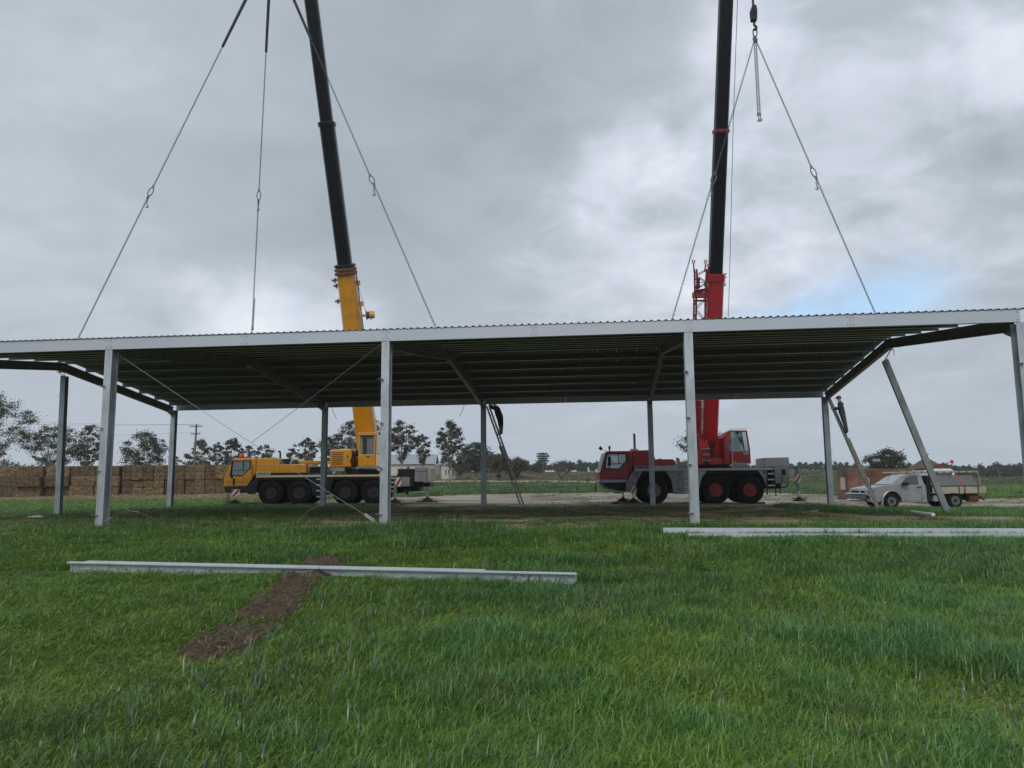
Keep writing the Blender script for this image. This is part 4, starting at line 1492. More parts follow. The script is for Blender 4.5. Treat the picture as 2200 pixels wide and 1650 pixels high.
# superstructure
m = MB()
m.lathe([(0.92, 1.775), (0.92, 1.86), (0.80, 1.86), (0.80, 1.95)], 28, (6.0, 1.25, 0), 'z')
m.build('turntable', 'black_paint', RC)
m = MB()
m.prism([(4.90, 1.95), (4.90, 2.74), (5.58, 2.76), (5.68, 1.95)], 0.25, 1.6)
sh = m.build('side_house', 'crane_red', RC, bevel=0.03)
for z in (2.14, 2.44, 2.74):
    m = MB().box(5.22, 5.60, 0.17, 0.25, z, z + 0.035)
    m.build('foothold', 'chassis_light', sh)
m = MB().box(5.33, 5.50, 0.18, 0.25, 1.97, 2.22)
m.build('hose_guard', 'black_paint', sh)
m = MB()
m.prism([(5.60, 1.955), (5.60, 2.28), (6.55, 2.28), (6.55, 1.955)], 0.3, 2.2)
m.build('slew_platform', 'crane_red', RC, bevel=0.02)
for y in (1.05, 2.0):
    m = MB()
    m.prism([(5.42, 2.285), (5.30, 3.3), (5.55, 3.75), (6.1, 3.75), (6.35, 3.2), (6.5, 2.285)], y, y + 0.06)
    m.build('boom_cheek', 'crane_red_dark', RC)
m = MB()
m.bar((5.22, 0.9, 3.62), (5.52, 0.7, 3.25), 0.05, 0.06).bar((5.52, 0.7, 3.25), (5.60, 0.6, 2.78), 0.05, 0.06)
m.build('guard_rail', 'step_pale', RC)
m = MB()
m.prism([(5.13, 2.77), (5.05, 3.55), (5.22, 3.58), (5.55, 3.25), (5.60, 2.77)], 0.5, 0.58)
m.build('walkway_plate', 'crane_red', RC)
m = MB()
for k in range(3):
    m.tube([(5.75 + 0.08 * k, 0.9, 2.28), (5.70 + 0.08 * k, 0.72, 2.7), (5.80 + 0.06 * k, 0.75, 3.1), (5.88 + 0.05 * k, 0.95, 3.4)], 0.018, 6)
m.build('hydraulic_hoses', 'black_paint', RC)
for x0, x1 in ((3.9, 4.75), (7.75, 8.36)):
    m = MB()
    m.tube([(x0, 0.02, 1.77), (x0, 0.02, 2.1), (x1, 0.02, 2.1), (x1, 0.02, 1.77)], 0.012, 6)
    m.build('deck_rail', 'chassis_light', RC)
# operator cab
m = MB()
m.prism([(6.60, 1.98), (6.60, 2.62), (7.56, 2.62), (7.57, 1.98)], -0.05, 1.0)
oc = m.build('operator_cab', 'crane_red', RC, bevel=0.03)
for xb, xt in ((6.60, 6.60), (7.50, 7.38)):
    for y0 in (-0.05, 0.92):
        m = MB().bar((xb + 0.03, y0 + 0.04, 2.62), (xt + 0.03, y0 + 0.04, 3.60), 0.05, 0.08)
        m.build('cab_post', 'crane_red', oc)
m = MB().prism([(6.58, 3.60), (6.60, 3.66), (7.42, 3.66), (7.45, 3.60)], -0.08, 1.02)
m.build('cab_roof', 'crane_red', oc, bevel=0.02)
m = MB().tube([(6.5, 0.0, 3.64), (6.66, -0.06, 3.72), (7.43, -0.06, 3.74)], 0.018, 6).tube([(6.66, -0.06, 3.72), (6.64, -0.06, 2.0)], 0.02, 6)
m.build('cab_rail', 'step_pale', oc)
m = MB().prism([(6.66, 2.625), (6.66, 3.595), (7.40, 3.595), (7.51, 2.625)], -0.03, -0.022)
m.build('window', 'cab_glass', oc)
m = MB().prism([(6.66, 2.625), (6.66, 3.595), (7.40, 3.595), (7.51, 2.625)], 0.96, 0.968)
m.build('window', 'cab_glass', oc)
m = MB().box(6.62, 7.55, -0.058, -0.05, 2.60, 2.64).box(6.62, 7.57, -0.07, -0.05, 1.975, 2.01)
m.build('cab_trim', 'chassis_light', oc)
m = MB()
m.box(6.85, 7.3, 0.62, 0.72, 2.62, 3.25)
m.box(6.85, 7.3, 0.3, 0.72, 2.62, 2.72)
m.build('seat', 'chassis_dark', oc, bevel=0.03)
m = MB().box(7.22, 7.46, -0.058, -0.051, 2.46, 2.55)
m.build('maker_plate', 'chassis_light', oc)
m = MB().mat('sign_white').prism([(6.72, 2.03), (6.80, 2.17), (6.88, 2.03)], -0.056, -0.051)
m = MB()
m.prism([(6.71, 2.03), (6.79, 2.17), (6.87, 2.03)], -0.056, -0.0505)
m.build('warning_triangle', 'crane_yellow', oc)
m = MB()
m.prism([(6.28, 1.96), (6.28, 3.3), (6.42, 3.58), (6.595, 3.62), (6.595, 1.96)], 0.05, 1.0)
m.build('cab_back', 'crane_red', RC, bevel=0.03)
m = MB().box(6.43, 6.57, 0.03, 0.05, 2.66, 3.34)
m.build('cab_side_pane', 'glass_dark', RC)
rb_ = Boom(RC, at(1521, 985, 40.6), at(1590, -800, 28.4))
rb_.section('boom_base', 985, 592, rb_.width(rb_.row(860), 32.5), rb_.width(rb_.row(640), 33), 'crane_red', 1.25)
rb_.section('boom_collar', 605, 588, rb_.width(rb_.row(600), 37), rb_.width(rb_.row(600), 37), 'crane_red', 1.2)
rb_.section('boom_section', 590, 283, rb_.width(rb_.row(450), 28), rb_.width(rb_.row(450), 28), 'boom_black', 1.2)
rb_.section('boom_collar', 287, 279, rb_.width(rb_.row(283), 33), rb_.width(rb_.row(283), 33), 'crane_red_dark', 1.2)
rb_.section('boom_section', 281, -300, rb_.width(rb_.row(140), 27.5), rb_.width(rb_.row(140), 27.5), 'boom_black', 1.2)
rb_.section('boom_section', -300, rb_.P1, rb_.width(rb_.row(-300), 25), rb_.width(rb_.row(-300), 25), 'boom_black', 1.2)
W_ = rb_.width(rb_.row(640), 32)
ax_ = (rb_.at(640, 1) - rb_.at(640, 0)).normalized()
for s_ in (-0.42, 0.78):
    m = MB()
    q = rb_.at(613, W_ * s_, -W_ * 0.64)
    m.mat('black_paint').bar(q - ax_ * 0.09, q + ax_ * 0.09, 0.12, 0.16)
    m.mat('sign_white').bar(q - ax_ * 0.07 + Vector((0, -0.065, 0)), q + ax_ * 0.07 + Vector((0, -0.065, 0)), 0.01, 0.12)
    m.mat('black_paint').tube([q, rb_.at(613, W_ * 0.4, -W_ * 0.5)], 0.02, 6)
    m.build('work_lamp', None, RC)
m = MB()
for py in (589, 596):
    q = rb_.at(py, W_ * 0.70)
    m.bar(q - ax_ * 0.2, q + ax_ * 0.06, 0.03, 0.05)
m.build('rope_guide', 'crane_red_dark', RC)
m = MB()
m.tube([rb_.at(760, W_ * 1.02), rb_.at(600, W_ * 0.98), rb_.at(283, W_ * 0.80), rb_.at(-60, W_ * 0.72), rb_.at(-790, W_ * 0.5)], 0.014, 5)
m.build('hoist_rope', 'bolt_dark', RC)
# folded lattice jib beside the boom
m = MB()
ja, jb = at(1502, 965, 39.9), at(1503, 815, 39.0)
inv = rb_.inv
m.bar(inv @ at(1497, 985, 39.9), inv @ at(1500, 860, 39.2), 0.33, 0.10, (0, 1, 0))
m.build('jib_foot', 'crane_red_dark', RC)
def lattice(yA, yB, xA, xB, hwA, hwB, YA, YB, depth, n, name):
    m = MB()
    ch = []
    for s_, dz in ((-1, 0), (1, 0), (-1, 1), (1, 1)):
        a = inv @ (at(xA + s_ * hwA + dz * 5, yA, YA + dz * depth))
        b = inv @ (at(xB + s_ * hwB + dz * 5, yB, YB + dz * depth))
        ch.append((a, b))
        m.tube([a, b], 0.045, 7)
    for k in range(n):
        t0, t1 = k / n, (k + 1) / n
        for i, j in ((0, 1), (2, 3), (0, 2), (1, 3)):
            A0, A1 = ch[i][0].lerp(ch[i][1], t0), ch[i][0].lerp(ch[i][1], t1)
            B0, B1 = ch[j][0].lerp(ch[j][1], t0), ch[j][0].lerp(ch[j][1], t1)
            m.tube([A0, B1] if k % 2 else [B0, A1], 0.020, 5)
            if k % 2 == 0:
                m.tube([A0, B0], 0.022, 5)
    return m.build(name, 'crane_red_dark', RC)
lattice(985, 640, 1500, 1503, 14, 12, 39.6, 37.6, 0.6, 14, 'lattice_jib')
lattice(636, 578, 1504, 1505, 11, 13, 37.6, 37.2, 0.5, 4, 'lattice_jib_head')
m = MB()
for px, py in ((1490, 562), (1516, 562), (1522, 571)):
    q = inv @ at(px, py, 37.3)
    m.tube([q + Vector((0.07 * math.cos(a), 0, 0.07 * math.sin(a))) for a in [2 * math.pi * k / 12 for k in range(13)]], 0.025, 6)
    m.tube([q + Vector((0, 0, -0.07)), inv @ at(px + (1 if px < 1500 else -2), py + 22, 37.3)], 0.035, 6)
m.build('jib_lug', 'crane_red_dark', RC)
m = MB()
m.bar(inv @ at(1488, 634, 37.7), inv @ at(1524, 634, 37.7), 0.25, 0.25).bar(inv @ at(1492, 627, 37.7), inv @ at(1530, 620, 37.9), 0.12, 0.15).bar(inv @ at(1490, 646, 37.8), inv @ at(1528, 646, 38.0), 0.08, 0.08)
m.build('jib_clamp', 'crane_red_dark', RC)
m = MB()
q = inv @ at(1500, 610, 37.4)
m.bar(q + Vector((0, 0, -0.25)), q + Vector((0.05, 0, 0.3)), 0.1, 0.1).bar(q + Vector((-0.15, 0, -0.2)), q + Vector((0.1, 0, -0.1)), 0.08, 0.08)
m.build('jib_tackle', 'black_paint', RC)
# hook block over the shed
hk = at(1619, 30, 27.5)
hl = inv @ hk
m = MB()
m.tube([hl + Vector((0, 0, 0.35)), inv @ (rb_.P1 + Vector((0, -0.4, 0)))], 0.05, 6)
m.build('hoist_rope', 'bolt_dark', RC)
m = MB()
for y in (-0.10, 0.02):
    m.prism([(hl.x - 0.11, hl.z - 0.30), (hl.x - 0.13, hl.z + 0.1), (hl.x - 0.05, hl.z + 0.33), (hl.x + 0.09, hl.z + 0.33), (hl.x + 0.13, hl.z + 0.1), (hl.x + 0.10, hl.z - 0.30)], hl.y + y, hl.y + y + 0.08)
m.lathe([(0.17, -0.02), (0.17, 0.02)], 16, (hl.x - 0.02, hl.y, hl.z + 0.02), 'x')
hb = m.build('hook_block', 'black_paint', RC, bevel=0.015)
m = MB()
hk2 = inv @ at(1622, 62, 27.5)
m.tube([hl + Vector((0.0, 0, -0.28)), hk2 + Vector((-0.02, 0, 0.16)), hk2 + Vector((0.06, 0, 0.06)), hk2 + Vector((0.04, 0, -0.03)), hk2 + Vector((-0.03, 0, -0.05)), hk2 + Vector((-0.07, 0, 0.0))], [0.045, 0.045, 0.05, 0.05, 0.04, 0.02], 8)
m.build('hook', 'black_paint', hb)

# timber mats under the outriggers
def mat_thing(name, label, pts, group=None):
    root = empty(name, pts)
    tag(root, label, 'timber mat', group)
    for k in range(4):
        m = MB().box(-0.6 + k * 0.005, 0.6 - k * 0.004, -0.42 + k * 0.212, -0.42 + k * 0.212 + 0.2, -0.06, 0.10)
        m.build('sleeper', 'timber_old', root, bevel=0.01)
    return root
def crane_pt(root, x, y):
    w = root.matrix_basis @ Vector((x, y, 0))
    return Vector((w.x, w.y, T(w.x, w.y)))
for root, x, y, lab in ((YC, 0.62, 0.05, "timber mat under the yellow crane's front jack, left of its wheels"), (YC, 9.78, -0.9, "timber mat under the yellow crane's rear jack on the side towards the shed"),
                        (YC, 10.95, 3.4, "timber mat under the yellow crane's far rear jack"), (RC, 1.62, -0.25, "mat under the red crane's front jack nearest the shed"),
                        (RC, 1.35, 1.9, "mat under the red crane's far front jack"), (RC, 9.68, -0.6, "mat under the red crane's rear jack nearest the leaning column"), (RC, 8.32, 2.9, "mat under the red crane's far rear jack, behind its last wheel")):
    mat_thing('timber_mat', lab, crane_pt(root, x, y), 'mats under the crane jacks')
m = MB()

# ------------------------------------------------------------------ chain slings
def link_mesh():
    m = MB()
    path = []
    for k in range(10):
        a = 2 * math.pi * k / 10
        path.append(Vector((0.020 * math.cos(a), 0, 0.028 * math.sin(a) + (0.022 if math.sin(a) > 0 else -0.022))))
    return path
def chain_into(m, a, b, pitch=0.085, r=0.0105, wr=0.024):
    a, b = Vector(a), Vector(b)
    d = (b - a)
    n = max(2, int(d.length / pitch))
    d.normalize()
    s = d.cross(Vector((0, 1, 0))).normalized()
    t = s.cross(d)
    for k in range(n):
        c = a.lerp(b, (k + 0.5) / n)
        q = s if k % 2 else t
        hl_ = pitch * 0.62
        ring = [c + d * hl_ , c + d * hl_ * 0.6 + q * wr, c - d * hl_ * 0.6 + q * wr, c - d * hl_, c - d * hl_ * 0.6 - q * wr, c + d * hl_ * 0.6 - q * wr, c + d * hl_]
        m.tube(ring, r, 4, False)
    return m
def oval(m, c, axis, hl_, hw, r, seg=18, nrm_=None):
    axis = Vector(axis).normalized()
    s = axis.cross(Vector(nrm_) if nrm_ else Vector((0, 1, 0))).normalized()
    pts = []
    for k in range(seg + 1):
        a = 2 * math.pi * k / seg
        pts.append(Vector(c) + axis * (hl_ * math.copysign(abs(math.cos(a)) ** 0.8, math.cos(a))) + s * (hw * math.copysign(abs(math.sin(a)) ** 0.7, math.sin(a))))
    return m.tube(pts, r, 6, False)
def hook_into(m, top, s=1.0):
    top = Vector(top)
    p = [top, top + Vector((0, 0, -0.10)), top + Vector((0.02, 0, -0.17)), top + Vector((0.06, 0, -0.23)), top + Vector((0.03, 0, -0.29)), top + Vector((-0.04, 0, -0.29)), top + Vector((-0.075, 0, -0.24))]
    return m.tube([top + (q - top) * s for q in p], [0.02 * s, 0.022 * s, 0.03 * s, 0.034 * s, 0.034 * s, 0.028 * s, 0.012 * s], 6)
def roof_pt(xl, yl):
    return L(xl, yl, roof_z(yl) + 0.05)
def solve_x(apex_px, thru_px, yl):
    """where along the roof a sling leg lands, so that it crosses the eave at the photographed spot"""
    lo, hi = -4.0, LEN + 4
    def side(xl):
        p = proj(roof_pt(xl, yl))
        return (thru_px[0] - apex_px[0]) * (p[1] - apex_px[1]) - (thru_px[1] - apex_px[1]) * (p[0] - apex_px[0])
    a = side(lo)
    for _ in range(50):
        mid_ = (lo + hi) / 2
        if (side(mid_) > 0) == (a > 0):
            lo = mid_
        else:
            hi = mid_
    return roof_pt(lo, yl)

def along_row(A, B, py):
    a, b = 0.0, 1.0
    for _ in range(40):
        m_ = (a + b) / 2
        if proj(A.lerp(B, m_))[1] < py:
            a = m_
        else:
            b = m_
    return A.lerp(B, a)

def sling_leg(root, A, B, ring_row, rope_row=None, hooks=((0, 0.0),), tail=False):
    """one leg: (rope,) upper chain, oval ring with spare hooks, lower chain"""
    inv_ = root.matrix_basis.inverted()
    d = (B - A).normalized()
    R = along_row(A, B, ring_row)
    m = MB()
    start = A
    if rope_row is not None:
        Q = along_row(A, B, rope_row)
        m.tube([inv_ @ A, inv_ @ Q], [0.075, 0.055], 8)
        m.build('sling_rope', 'sling_black', root)
        m = MB()
        start = Q
    chain_into(m, inv_ @ start, inv_ @ (R - d * 0.22))
    chain_into(m, inv_ @ (R + d * 0.24), inv_ @ B)
    m.build('chain', 'chain_steel', root)
    m = MB()
    oval(m, inv_ @ R, d, 0.18, 0.085, 0.018)
    oval(m, inv_ @ (R - d * 0.24), d, 0.07, 0.03, 0.016)
    oval(m, inv_ @ (R + d * 0.24), d, 0.07, 0.035, 0.018)
    m.build('ring', 'chain_steel', root)
    m = MB()
    q = inv_ @ (R + d * 0.30)
    chain_into(m, q, q + Vector((-0.01, 0, -0.16)))
    hook_into(m, q + Vector((-0.01, 0, -0.16)), 0.75)
    m.build('hook', 'chain_steel', root)
    return B

ap = at(583, -112, 31.5)
SLg = empty('chain_sling', ap)
tag(SLg, 'three-legged chain sling with black rope tops hanging from the yellow crane to the roof', 'chain sling')
bpy.context.view_layer.update()
apx = proj(ap)
B1, B2, B3 = solve_x(apx, (165, 733), 4.6), solve_x(apx, (541, 716), 12.0), solve_x(apx, (940, 712), 4.6)
sling_leg(SLg, ap, B1, 412, 100)
sling_leg(SLg, ap, B2, 420, 112)
sling_leg(SLg, ap, B3, 386, 88)
Q0, Q1 = along_row(ap, B2, 641), along_row(ap, B2, 705)
m = MB()
iv = SLg.matrix_basis.inverted()
chain_into(m, iv @ (Q0 + Vector((0.06, -0.02, 0))), iv @ (Q1 + Vector((0.05, -0.02, 0))))
hook_into(m, iv @ (Q1 + Vector((0.02, -0.02, 0.15))), 0.8)
m.build('chain_tail', 'chain_steel', SLg)

ap = at(1622, 82, 27.5)
SLr = empty('chain_sling', ap)
tag(SLr, 'chain sling on the red crane hook block, two legs taut and two loose', 'chain sling')
bpy.context.view_layer.update()
apx = proj(ap)
B1, B2 = solve_x(apx, (1442, 693), 6.0), solve_x(apx, (1883, 679), 6.0)
sling_leg(SLr, ap, B1, 384)
sling_leg(SLr, ap, B2, 370)
iv = SLr.matrix_basis.inverted()
m = MB()
oval(m, iv @ at(1622, 70, 27.5), (0, 0, 1), 0.16, 0.075, 0.024)
for k in range(4):
    oval(m, iv @ at(1620 + k * 1.6, 84 + (k % 2) * 3, 27.4 + 0.05 * k), (0.1 * (k - 1.5), 0, 1), 0.08, 0.035, 0.018)
m.build('master_ring', 'chain_steel', SLr)
for a, b in (((1620.5, 90), (1628.5, 246)), ((1624.5, 90), (1633, 246))):
    m = MB()
    A_, B_ = iv @ at(*a, 27.5), iv @ at(*b, 27.5)
    chain_into(m, A_, B_)
    oval(m, B_, (0, 0, 1), 0.05, 0.03, 0.016)
    m.build('chain', 'chain_steel', SLr)
    m = MB()
    hook_into(m, B_ + Vector((0, 0, -0.03)), 0.8)
    m.build('hook', 'chain_steel', SLr)
# ------------------------------------------------------------------ white tray-back utility
newmat('ute_silver', (0.29, 0.30, 0.315), 0.32, 0.3, var=0.06, vscale=1.0, dirt=(0.15, 0.13, 0.11), dscale=2.2, damt=0.75)
newmat('tray_cream', (0.34, 0.31, 0.25), 0.6, var=0.12, vscale=2, dirt=(0.20, 0.12, 0.06), dscale=2.5, damt=0.7)
newmat('canopy_grey', (0.12, 0.13, 0.125), 0.55, 0.2, var=0.1, vscale=1.2, dirt=(0.12, 0.11, 0.1), dscale=2, damt=0.4)
uo = at(1838, 1075, 37.2)
UT = empty('utility_truck', (uo.x + 0.45, uo.y, T(uo.x + 2.5, uo.y) + 0.0), math.radians(4))
tag(UT, 'muddy silver tray-back utility with bull bar and grey toolbox canopy, parked behind the ladder', 'utility truck')
WB = (1.36, 4.55)
arc = arc_pts(1.36, 0.36, 0.46, math.radians(188), math.radians(-8), 12)
low = [(0.20, 0.34), (0.12, 0.48), (0.13, 0.70), (0.20, 0.88), (0.36, 0.99), (0.80, 1.07), (1.42, 1.12), (3.06, 1.14), (3.10, 0.9), (3.10, 0.30), (1.86, 0.30)] + arc[::-1] + [(0.88, 0.32)]
m = MB().prism(low, 0.0, 1.78)
body = m.build('body', 'ute_silver', UT, bevel=0.05)
m = MB()
lo_ = [(1.36, 1.11), (3.08, 1.12)]
hi_ = [(2.10, 1.57), (2.35, 1.63), (2.75, 1.65), (3.03, 1.62)]
def gh(y0, yt):
    return [(1.36, y0, 1.10), (3.08, y0, 1.10), (3.03, yt, 1.60), (2.75, yt, 1.645), (2.38, yt, 1.63), (2.10, yt, 1.555)]
A_, B_ = gh(0.05, 0.20), gh(1.73, 1.58)
m.loft([A_, B_])
cabt = m.build('cab', 'ute_silver', UT, bevel=0.04)
def lean(z):
    return 0.05 + (z - 1.10) / 0.5 * 0.15
m = MB()
wp = [(1.86, 1.14), (2.22, 1.48), (2.42, 1.55), (2.78, 1.56), (2.78, 1.14)]
m.add([(x, lean(z) - 0.012, z) for x, z in wp] + [(x, lean(z) + 0.01, z) for x, z in wp], [tuple(range(5)), tuple(range(9, 4, -1))] + [(i, 5 + i, 5 + (i + 1) % 5, (i + 1) % 5) for i in range(5)])
m.build('door_window', 'glass_dark', cabt)
m = MB()
ws = [(1.43, 0.16, 1.14), (1.43, 1.62, 1.14), (2.06, 1.52, 1.54), (2.06, 0.26, 1.54)]
m.add(ws + [(x - 0.02, y, z + 0.02) for x, y, z in ws], [(0, 1, 2, 3), (4, 7, 6, 5), (0, 4, 5, 1), (1, 5, 6, 2), (2, 6, 7, 3), (3, 7, 4, 0)])
newmat('windscreen_pale', (0.30, 0.34, 0.36), 0.08, 0.0, spec=0.9)
m.build('windscreen', 'windscreen_pale', cabt)
m = MB()
for x0, z0, x1, z1 in ((1.84, 0.36, 1.84, 1.11), (2.86, 0.36, 2.86, 1.13), (1.84, 0.36, 2.86, 0.36)):
    m.bar((x0, -0.002, z0), (x1, -0.002, z1), 0.006, 0.012, (0, 1, 0) if x0 == x1 else (0, 0, 1))
m.build('door_seam', 'black_paint', body)
m = MB().box(2.62, 2.84, -0.03, 0.0, 0.985, 1.02)
m.build('door_handle', 'black_paint', body)
m = MB().prism([(1.86, 1.09), (1.84, 1.20), (1.92, 1.26), (2.12, 1.25), (2.14, 1.12)], -0.22, -0.06)
m.build('wing_mirror', 'black_paint', cabt, bevel=0.02)
m = MB()
m.tube([(p[0], -0.02, p[1]) for p in arc_pts(1.36, 0.36, 0.49, math.radians(185), math.radians(-5), 14)], 0.045, 6)
m.build('wheel_flare', 'ute_silver', body)
m = MB().prism([(0.14, 0.74), (0.21, 0.87), (0.46, 0.90), (0.50, 0.80), (0.30, 0.74)], -0.01, 0.06)
m.build('headlight', 'glass_dark', body, bevel=0.01)
m = MB().prism([(0.10, 0.50), (0.11, 0.62), (0.30, 0.62), (0.30, 0.50)], -0.01, 0.1)
m.build('fog_lamp', 'black_paint', body)
m = MB().box(0.10, 0.16, 0.35, 1.43, 0.70, 0.86)
m.build('grille', 'black_paint', body)
m = MB().box(1.68, 1.76, -0.012, 0.0, 0.93, 0.97)
m.build('indicator', 'lens_orange', body)
m = MB()
m.tube([(0.02, -0.02, 0.70), (0.16, -0.02, 0.70), (0.24, -0.02, 0.55), (0.30, -0.02, 0.36), (0.52, -0.02, 0.28)], 0.04, 8)
m.tube([(0.02, -0.02, 0.70), (-0.05, 0.3, 0.72), (-0.05, 1.48, 0.72), (0.02, 1.8, 0.70)], 0.04, 8)
m.tube([(0.0, 0.45, 0.72), (0.02, 0.45, 0.95), (0.02, 1.3, 0.95), (0.0, 1.3, 0.72)], 0.035, 8)
m.tube([(0.02, 0.1, 0.40), (-0.03, 0.5, 0.42), (-0.03, 1.3, 0.42), (0.02, 1.7, 0.40)], 0.05, 8)
m.build('bull_bar', 'chrome', UT)
t2 = tyre_mesh('wheel', 0.365, 0.23, 0.21, 28)
r2 = rim_mesh('rim', 0.215, 'rim_grey', 'rim_dark', depth=0.03)
for x in WB:
    for y, rz in ((0.02, 0), (1.76, math.pi)):
        w = inst('wheel', t2, UT, (x, y, 0.365), (0, 0.2, rz))
        inst('rim', r2, w, (0, 0.03, 0))
m = MB().box(0.5, 5.8, 0.4, 1.38, 0.36, 0.66)
m.build('underbody', 'black_paint', UT)
m = MB().box(3.14, 3.30, 0.02, 1.76, 0.36, 1.55)
m.build('cab_gap_panel', 'black_paint', UT)
m = MB().box(3.34, 6.05, -0.06, 1.84, 0.70, 0.76)
tray = m.build('tray', 'tray_cream', UT)
for y in (-0.085, 1.845):
    m = MB().box(3.36, 6.05, y, y + 0.03, 0.72, 1.02)
    m.build('drop_side', 'tray_cream', tray)
for x in (3.72, 4.66, 4.94, 5.62):
    m = MB().box(x, x + 0.05, -0.11, -0.087, 0.68, 1.04)
    m.build('latch', 'rust', tray)
m = MB()
m.loft([[(3.36, -0.02, 1.06), (5.72, -0.02, 1.06), (5.72, 1.80, 1.06), (3.36, 1.80, 1.06)], [(3.40, 0.18, 1.58), (5.56, 0.18, 1.58), (5.56, 1.60, 1.58), (3.40, 1.60, 1.58)]])
can = m.build('canopy', 'canopy_grey', UT, bevel=0.02)
m = MB().box(3.36, 5.74, -0.03, 1.81, 1.03, 1.075)
m.build('canopy_sill', 'chassis_dark', can)
m = MB().bar((4.52, 0.055, 1.08), (4.38, 0.165, 1.56), 0.03, 0.02)
m.build('canopy_seam', 'black_paint', can)
m = MB()
for (x, z, w, h_) in ((4.78, 1.42, 0.12, 0.05), (4.82, 1.36, 0.05, 0.16), (4.87, 1.25, 0.11, 0.10), (4.91, 1.17, 0.05, 0.08), (4.75, 1.47, 0.05, 0.06)):
    yy = -0.02 + (z - 1.06) / 0.52 * 0.2
    m.add([(x, yy - 0.006, z), (x + w, yy - 0.006, z), (x + w, yy + h_ * 0.385 - 0.006, z + h_), (x, yy + h_ * 0.385 - 0.006, z + h_)], [(0, 1, 2, 3)])
m.build('red_emblem', 'sign_red', can)
m = MB()
m.tube([(3.28, 0.05, 0.9), (3.20, 0.12, 1.66)], 0.03, 6).tube([(3.20, 1.68, 1.66), (3.28, 1.72, 0.9)], 0.03, 6)
m.tube([(5.85, 0.0, 1.05), (5.78, 0.05, 1.72)], 0.025, 6).tube([(5.85, 1.75, 1.05), (5.78, 1.72, 1.72)], 0.025, 6)
m.bar((1.9, 0.08, 1.74), (5.80, 0.08, 1.74), 0.04, 0.07).bar((1.9, 1.68, 1.74), (5.80, 1.68, 1.74), 0.04, 0.07)
m.bar((5.78, 0.05, 1.72), (5.78, 1.70, 1.72), 0.05, 0.05).bar((3.22, 0.08, 1.70), (3.22, 1.68, 1.70), 0.05, 0.05)
m.build('ladder_rack', 'tray_cream', UT)
for k in range(10):
    x = 2.2 + k * 0.38
    m = MB().bar((x, 0.05, 1.76), (x - 0.04, 0.03, 1.67), 0.03, 0.03)
    m.build('rack_hook', 'black_paint', UT)
m = MB().lathe([(0.2, 0.0), (0.2, 0.5)], 14, (5.3, 0.3, 0.48), 'x')
m.build('tank', 'rust', UT)
m = MB().box(3.45, 3.85, 0.05, 0.4, 0.34, 0.62)
m.build('tool_box', 'chassis_grey', UT)
m = MB().box(5.9, 6.05, 0.3, 1.5, 0.45, 0.55).tube([(5.95, 0.4, 0.5), (6.15, 0.4, 0.42), (6.25, 0.4, 0.38)], 0.04, 6)
m.build('tow_bar', 'black_paint', UT)

# ------------------------------------------------------------------ van with rack and rusty hut behind it
newmat('van_white', (0.66, 0.67, 0.68), 0.35, var=0.06, dirt=(0.35, 0.33, 0.3), dscale=2, damt=0.4)
vo = at(1990, 1075, 44.0)
VN = empty('white_van', (vo.x, vo.y, T(vo.x, vo.y) - 0.0), 0.0)
VN.scale = (0.72, 0.9, 0.9)
tag(VN, 'white van with machinery on its roof, mostly hidden behind the utility canopy', 'van')
m = MB().prism([(0.0, 0.45), (0.0, 1.5), (0.12, 2.10), (0.30, 2.20), (2.15, 2.20), (2.35, 2.08), (2.55, 1.35), (2.9, 1.1), (2.95, 0.45)], 0, 1.8)
b = m.build('body', 'van_white', VN, bevel=0.06)
m = MB().prism([(0.25, 1.45), (0.28, 1.98), (2.1, 1.98), (2.4, 1.45)], -0.012, 0.0)
m.build('side_window', 'glass_dark', b)
m = MB().prism([(0.06, 2.21), (0.1, 2.235), (2.2, 2.235), (2.3, 2.21)], 0.1, 1.7)
m.build('gutter', 'chassis_dark', b)
for x in (0.5, 2.4):
    for y, rz in ((0.02, 0), (1.78, math.pi)):
        w = inst('wheel', t2, VN, (x, y, 0.365), (0, 0.4, rz))
        inst('rim', r2, w, (0, 0.03, 0))
ho = at(1995, 1060, 75)
HT = empty('rusty_hut', (ho.x, ho.y, T(ho.x, ho.y)))
tag(HT, 'small hut with a rusty pointed roof beyond the white van', 'hut')
m = MB().lathe([(1.7, 0.0), (1.7, 2.0)], 20, (0, 0, 0), 'z')
m.build('wall', 'rust', HT)
m = MB().lathe([(1.95, 1.95), (1.9, 2.0), (0.25, 3.05), (0.08, 3.12)], 20, (0, 0, 0), 'z')
rf = m.build('roof', 'rust', HT)
m = MB().tube([(0, 0, 3.1), (0, 0, 3.45), (0.35, 0, 3.5)], 0.04, 6)
m.build('vent', 'bolt_dark', rf)
mo = at(2020, 1040, 58)
MG = empty('farm_implement', (mo.x, mo.y, T(mo.x, mo.y)))
tag(MG, 'rusty farm implement with a red lamp on an arm above the white van roof', 'farm implement')
zz = at(2020, 1001, 58).z - T(mo.x, mo.y)
m = MB()
m.bar((-0.9, 0, zz - 0.15), (0.9, 0, zz), 0.3, 0.14).bar((-0.9, 0, 0), (-0.9, 0, zz - 0.1), 0.14, 0.14).bar((0.6, 0, 0), (0.6, 0, zz - 0.05), 0.14, 0.14)
m.bar((-0.3, 0, zz), (0.4, 0.1, zz + 0.15), 0.12, 0.14)
m.build('frame', 'rust', MG)
m = MB().tube([(0.75, 0, zz), (1.0, 0, zz + 0.1), (1.02, 0, zz + 0.2)], 0.03, 6)
m.build('lamp_arm', 'bolt_dark', MG)
m = MB().box(0.90, 1.10, -0.08, 0.08, zz + 0.2, zz + 0.42)
m.build('lamp', 'lens_red', MG, bevel=0.02)

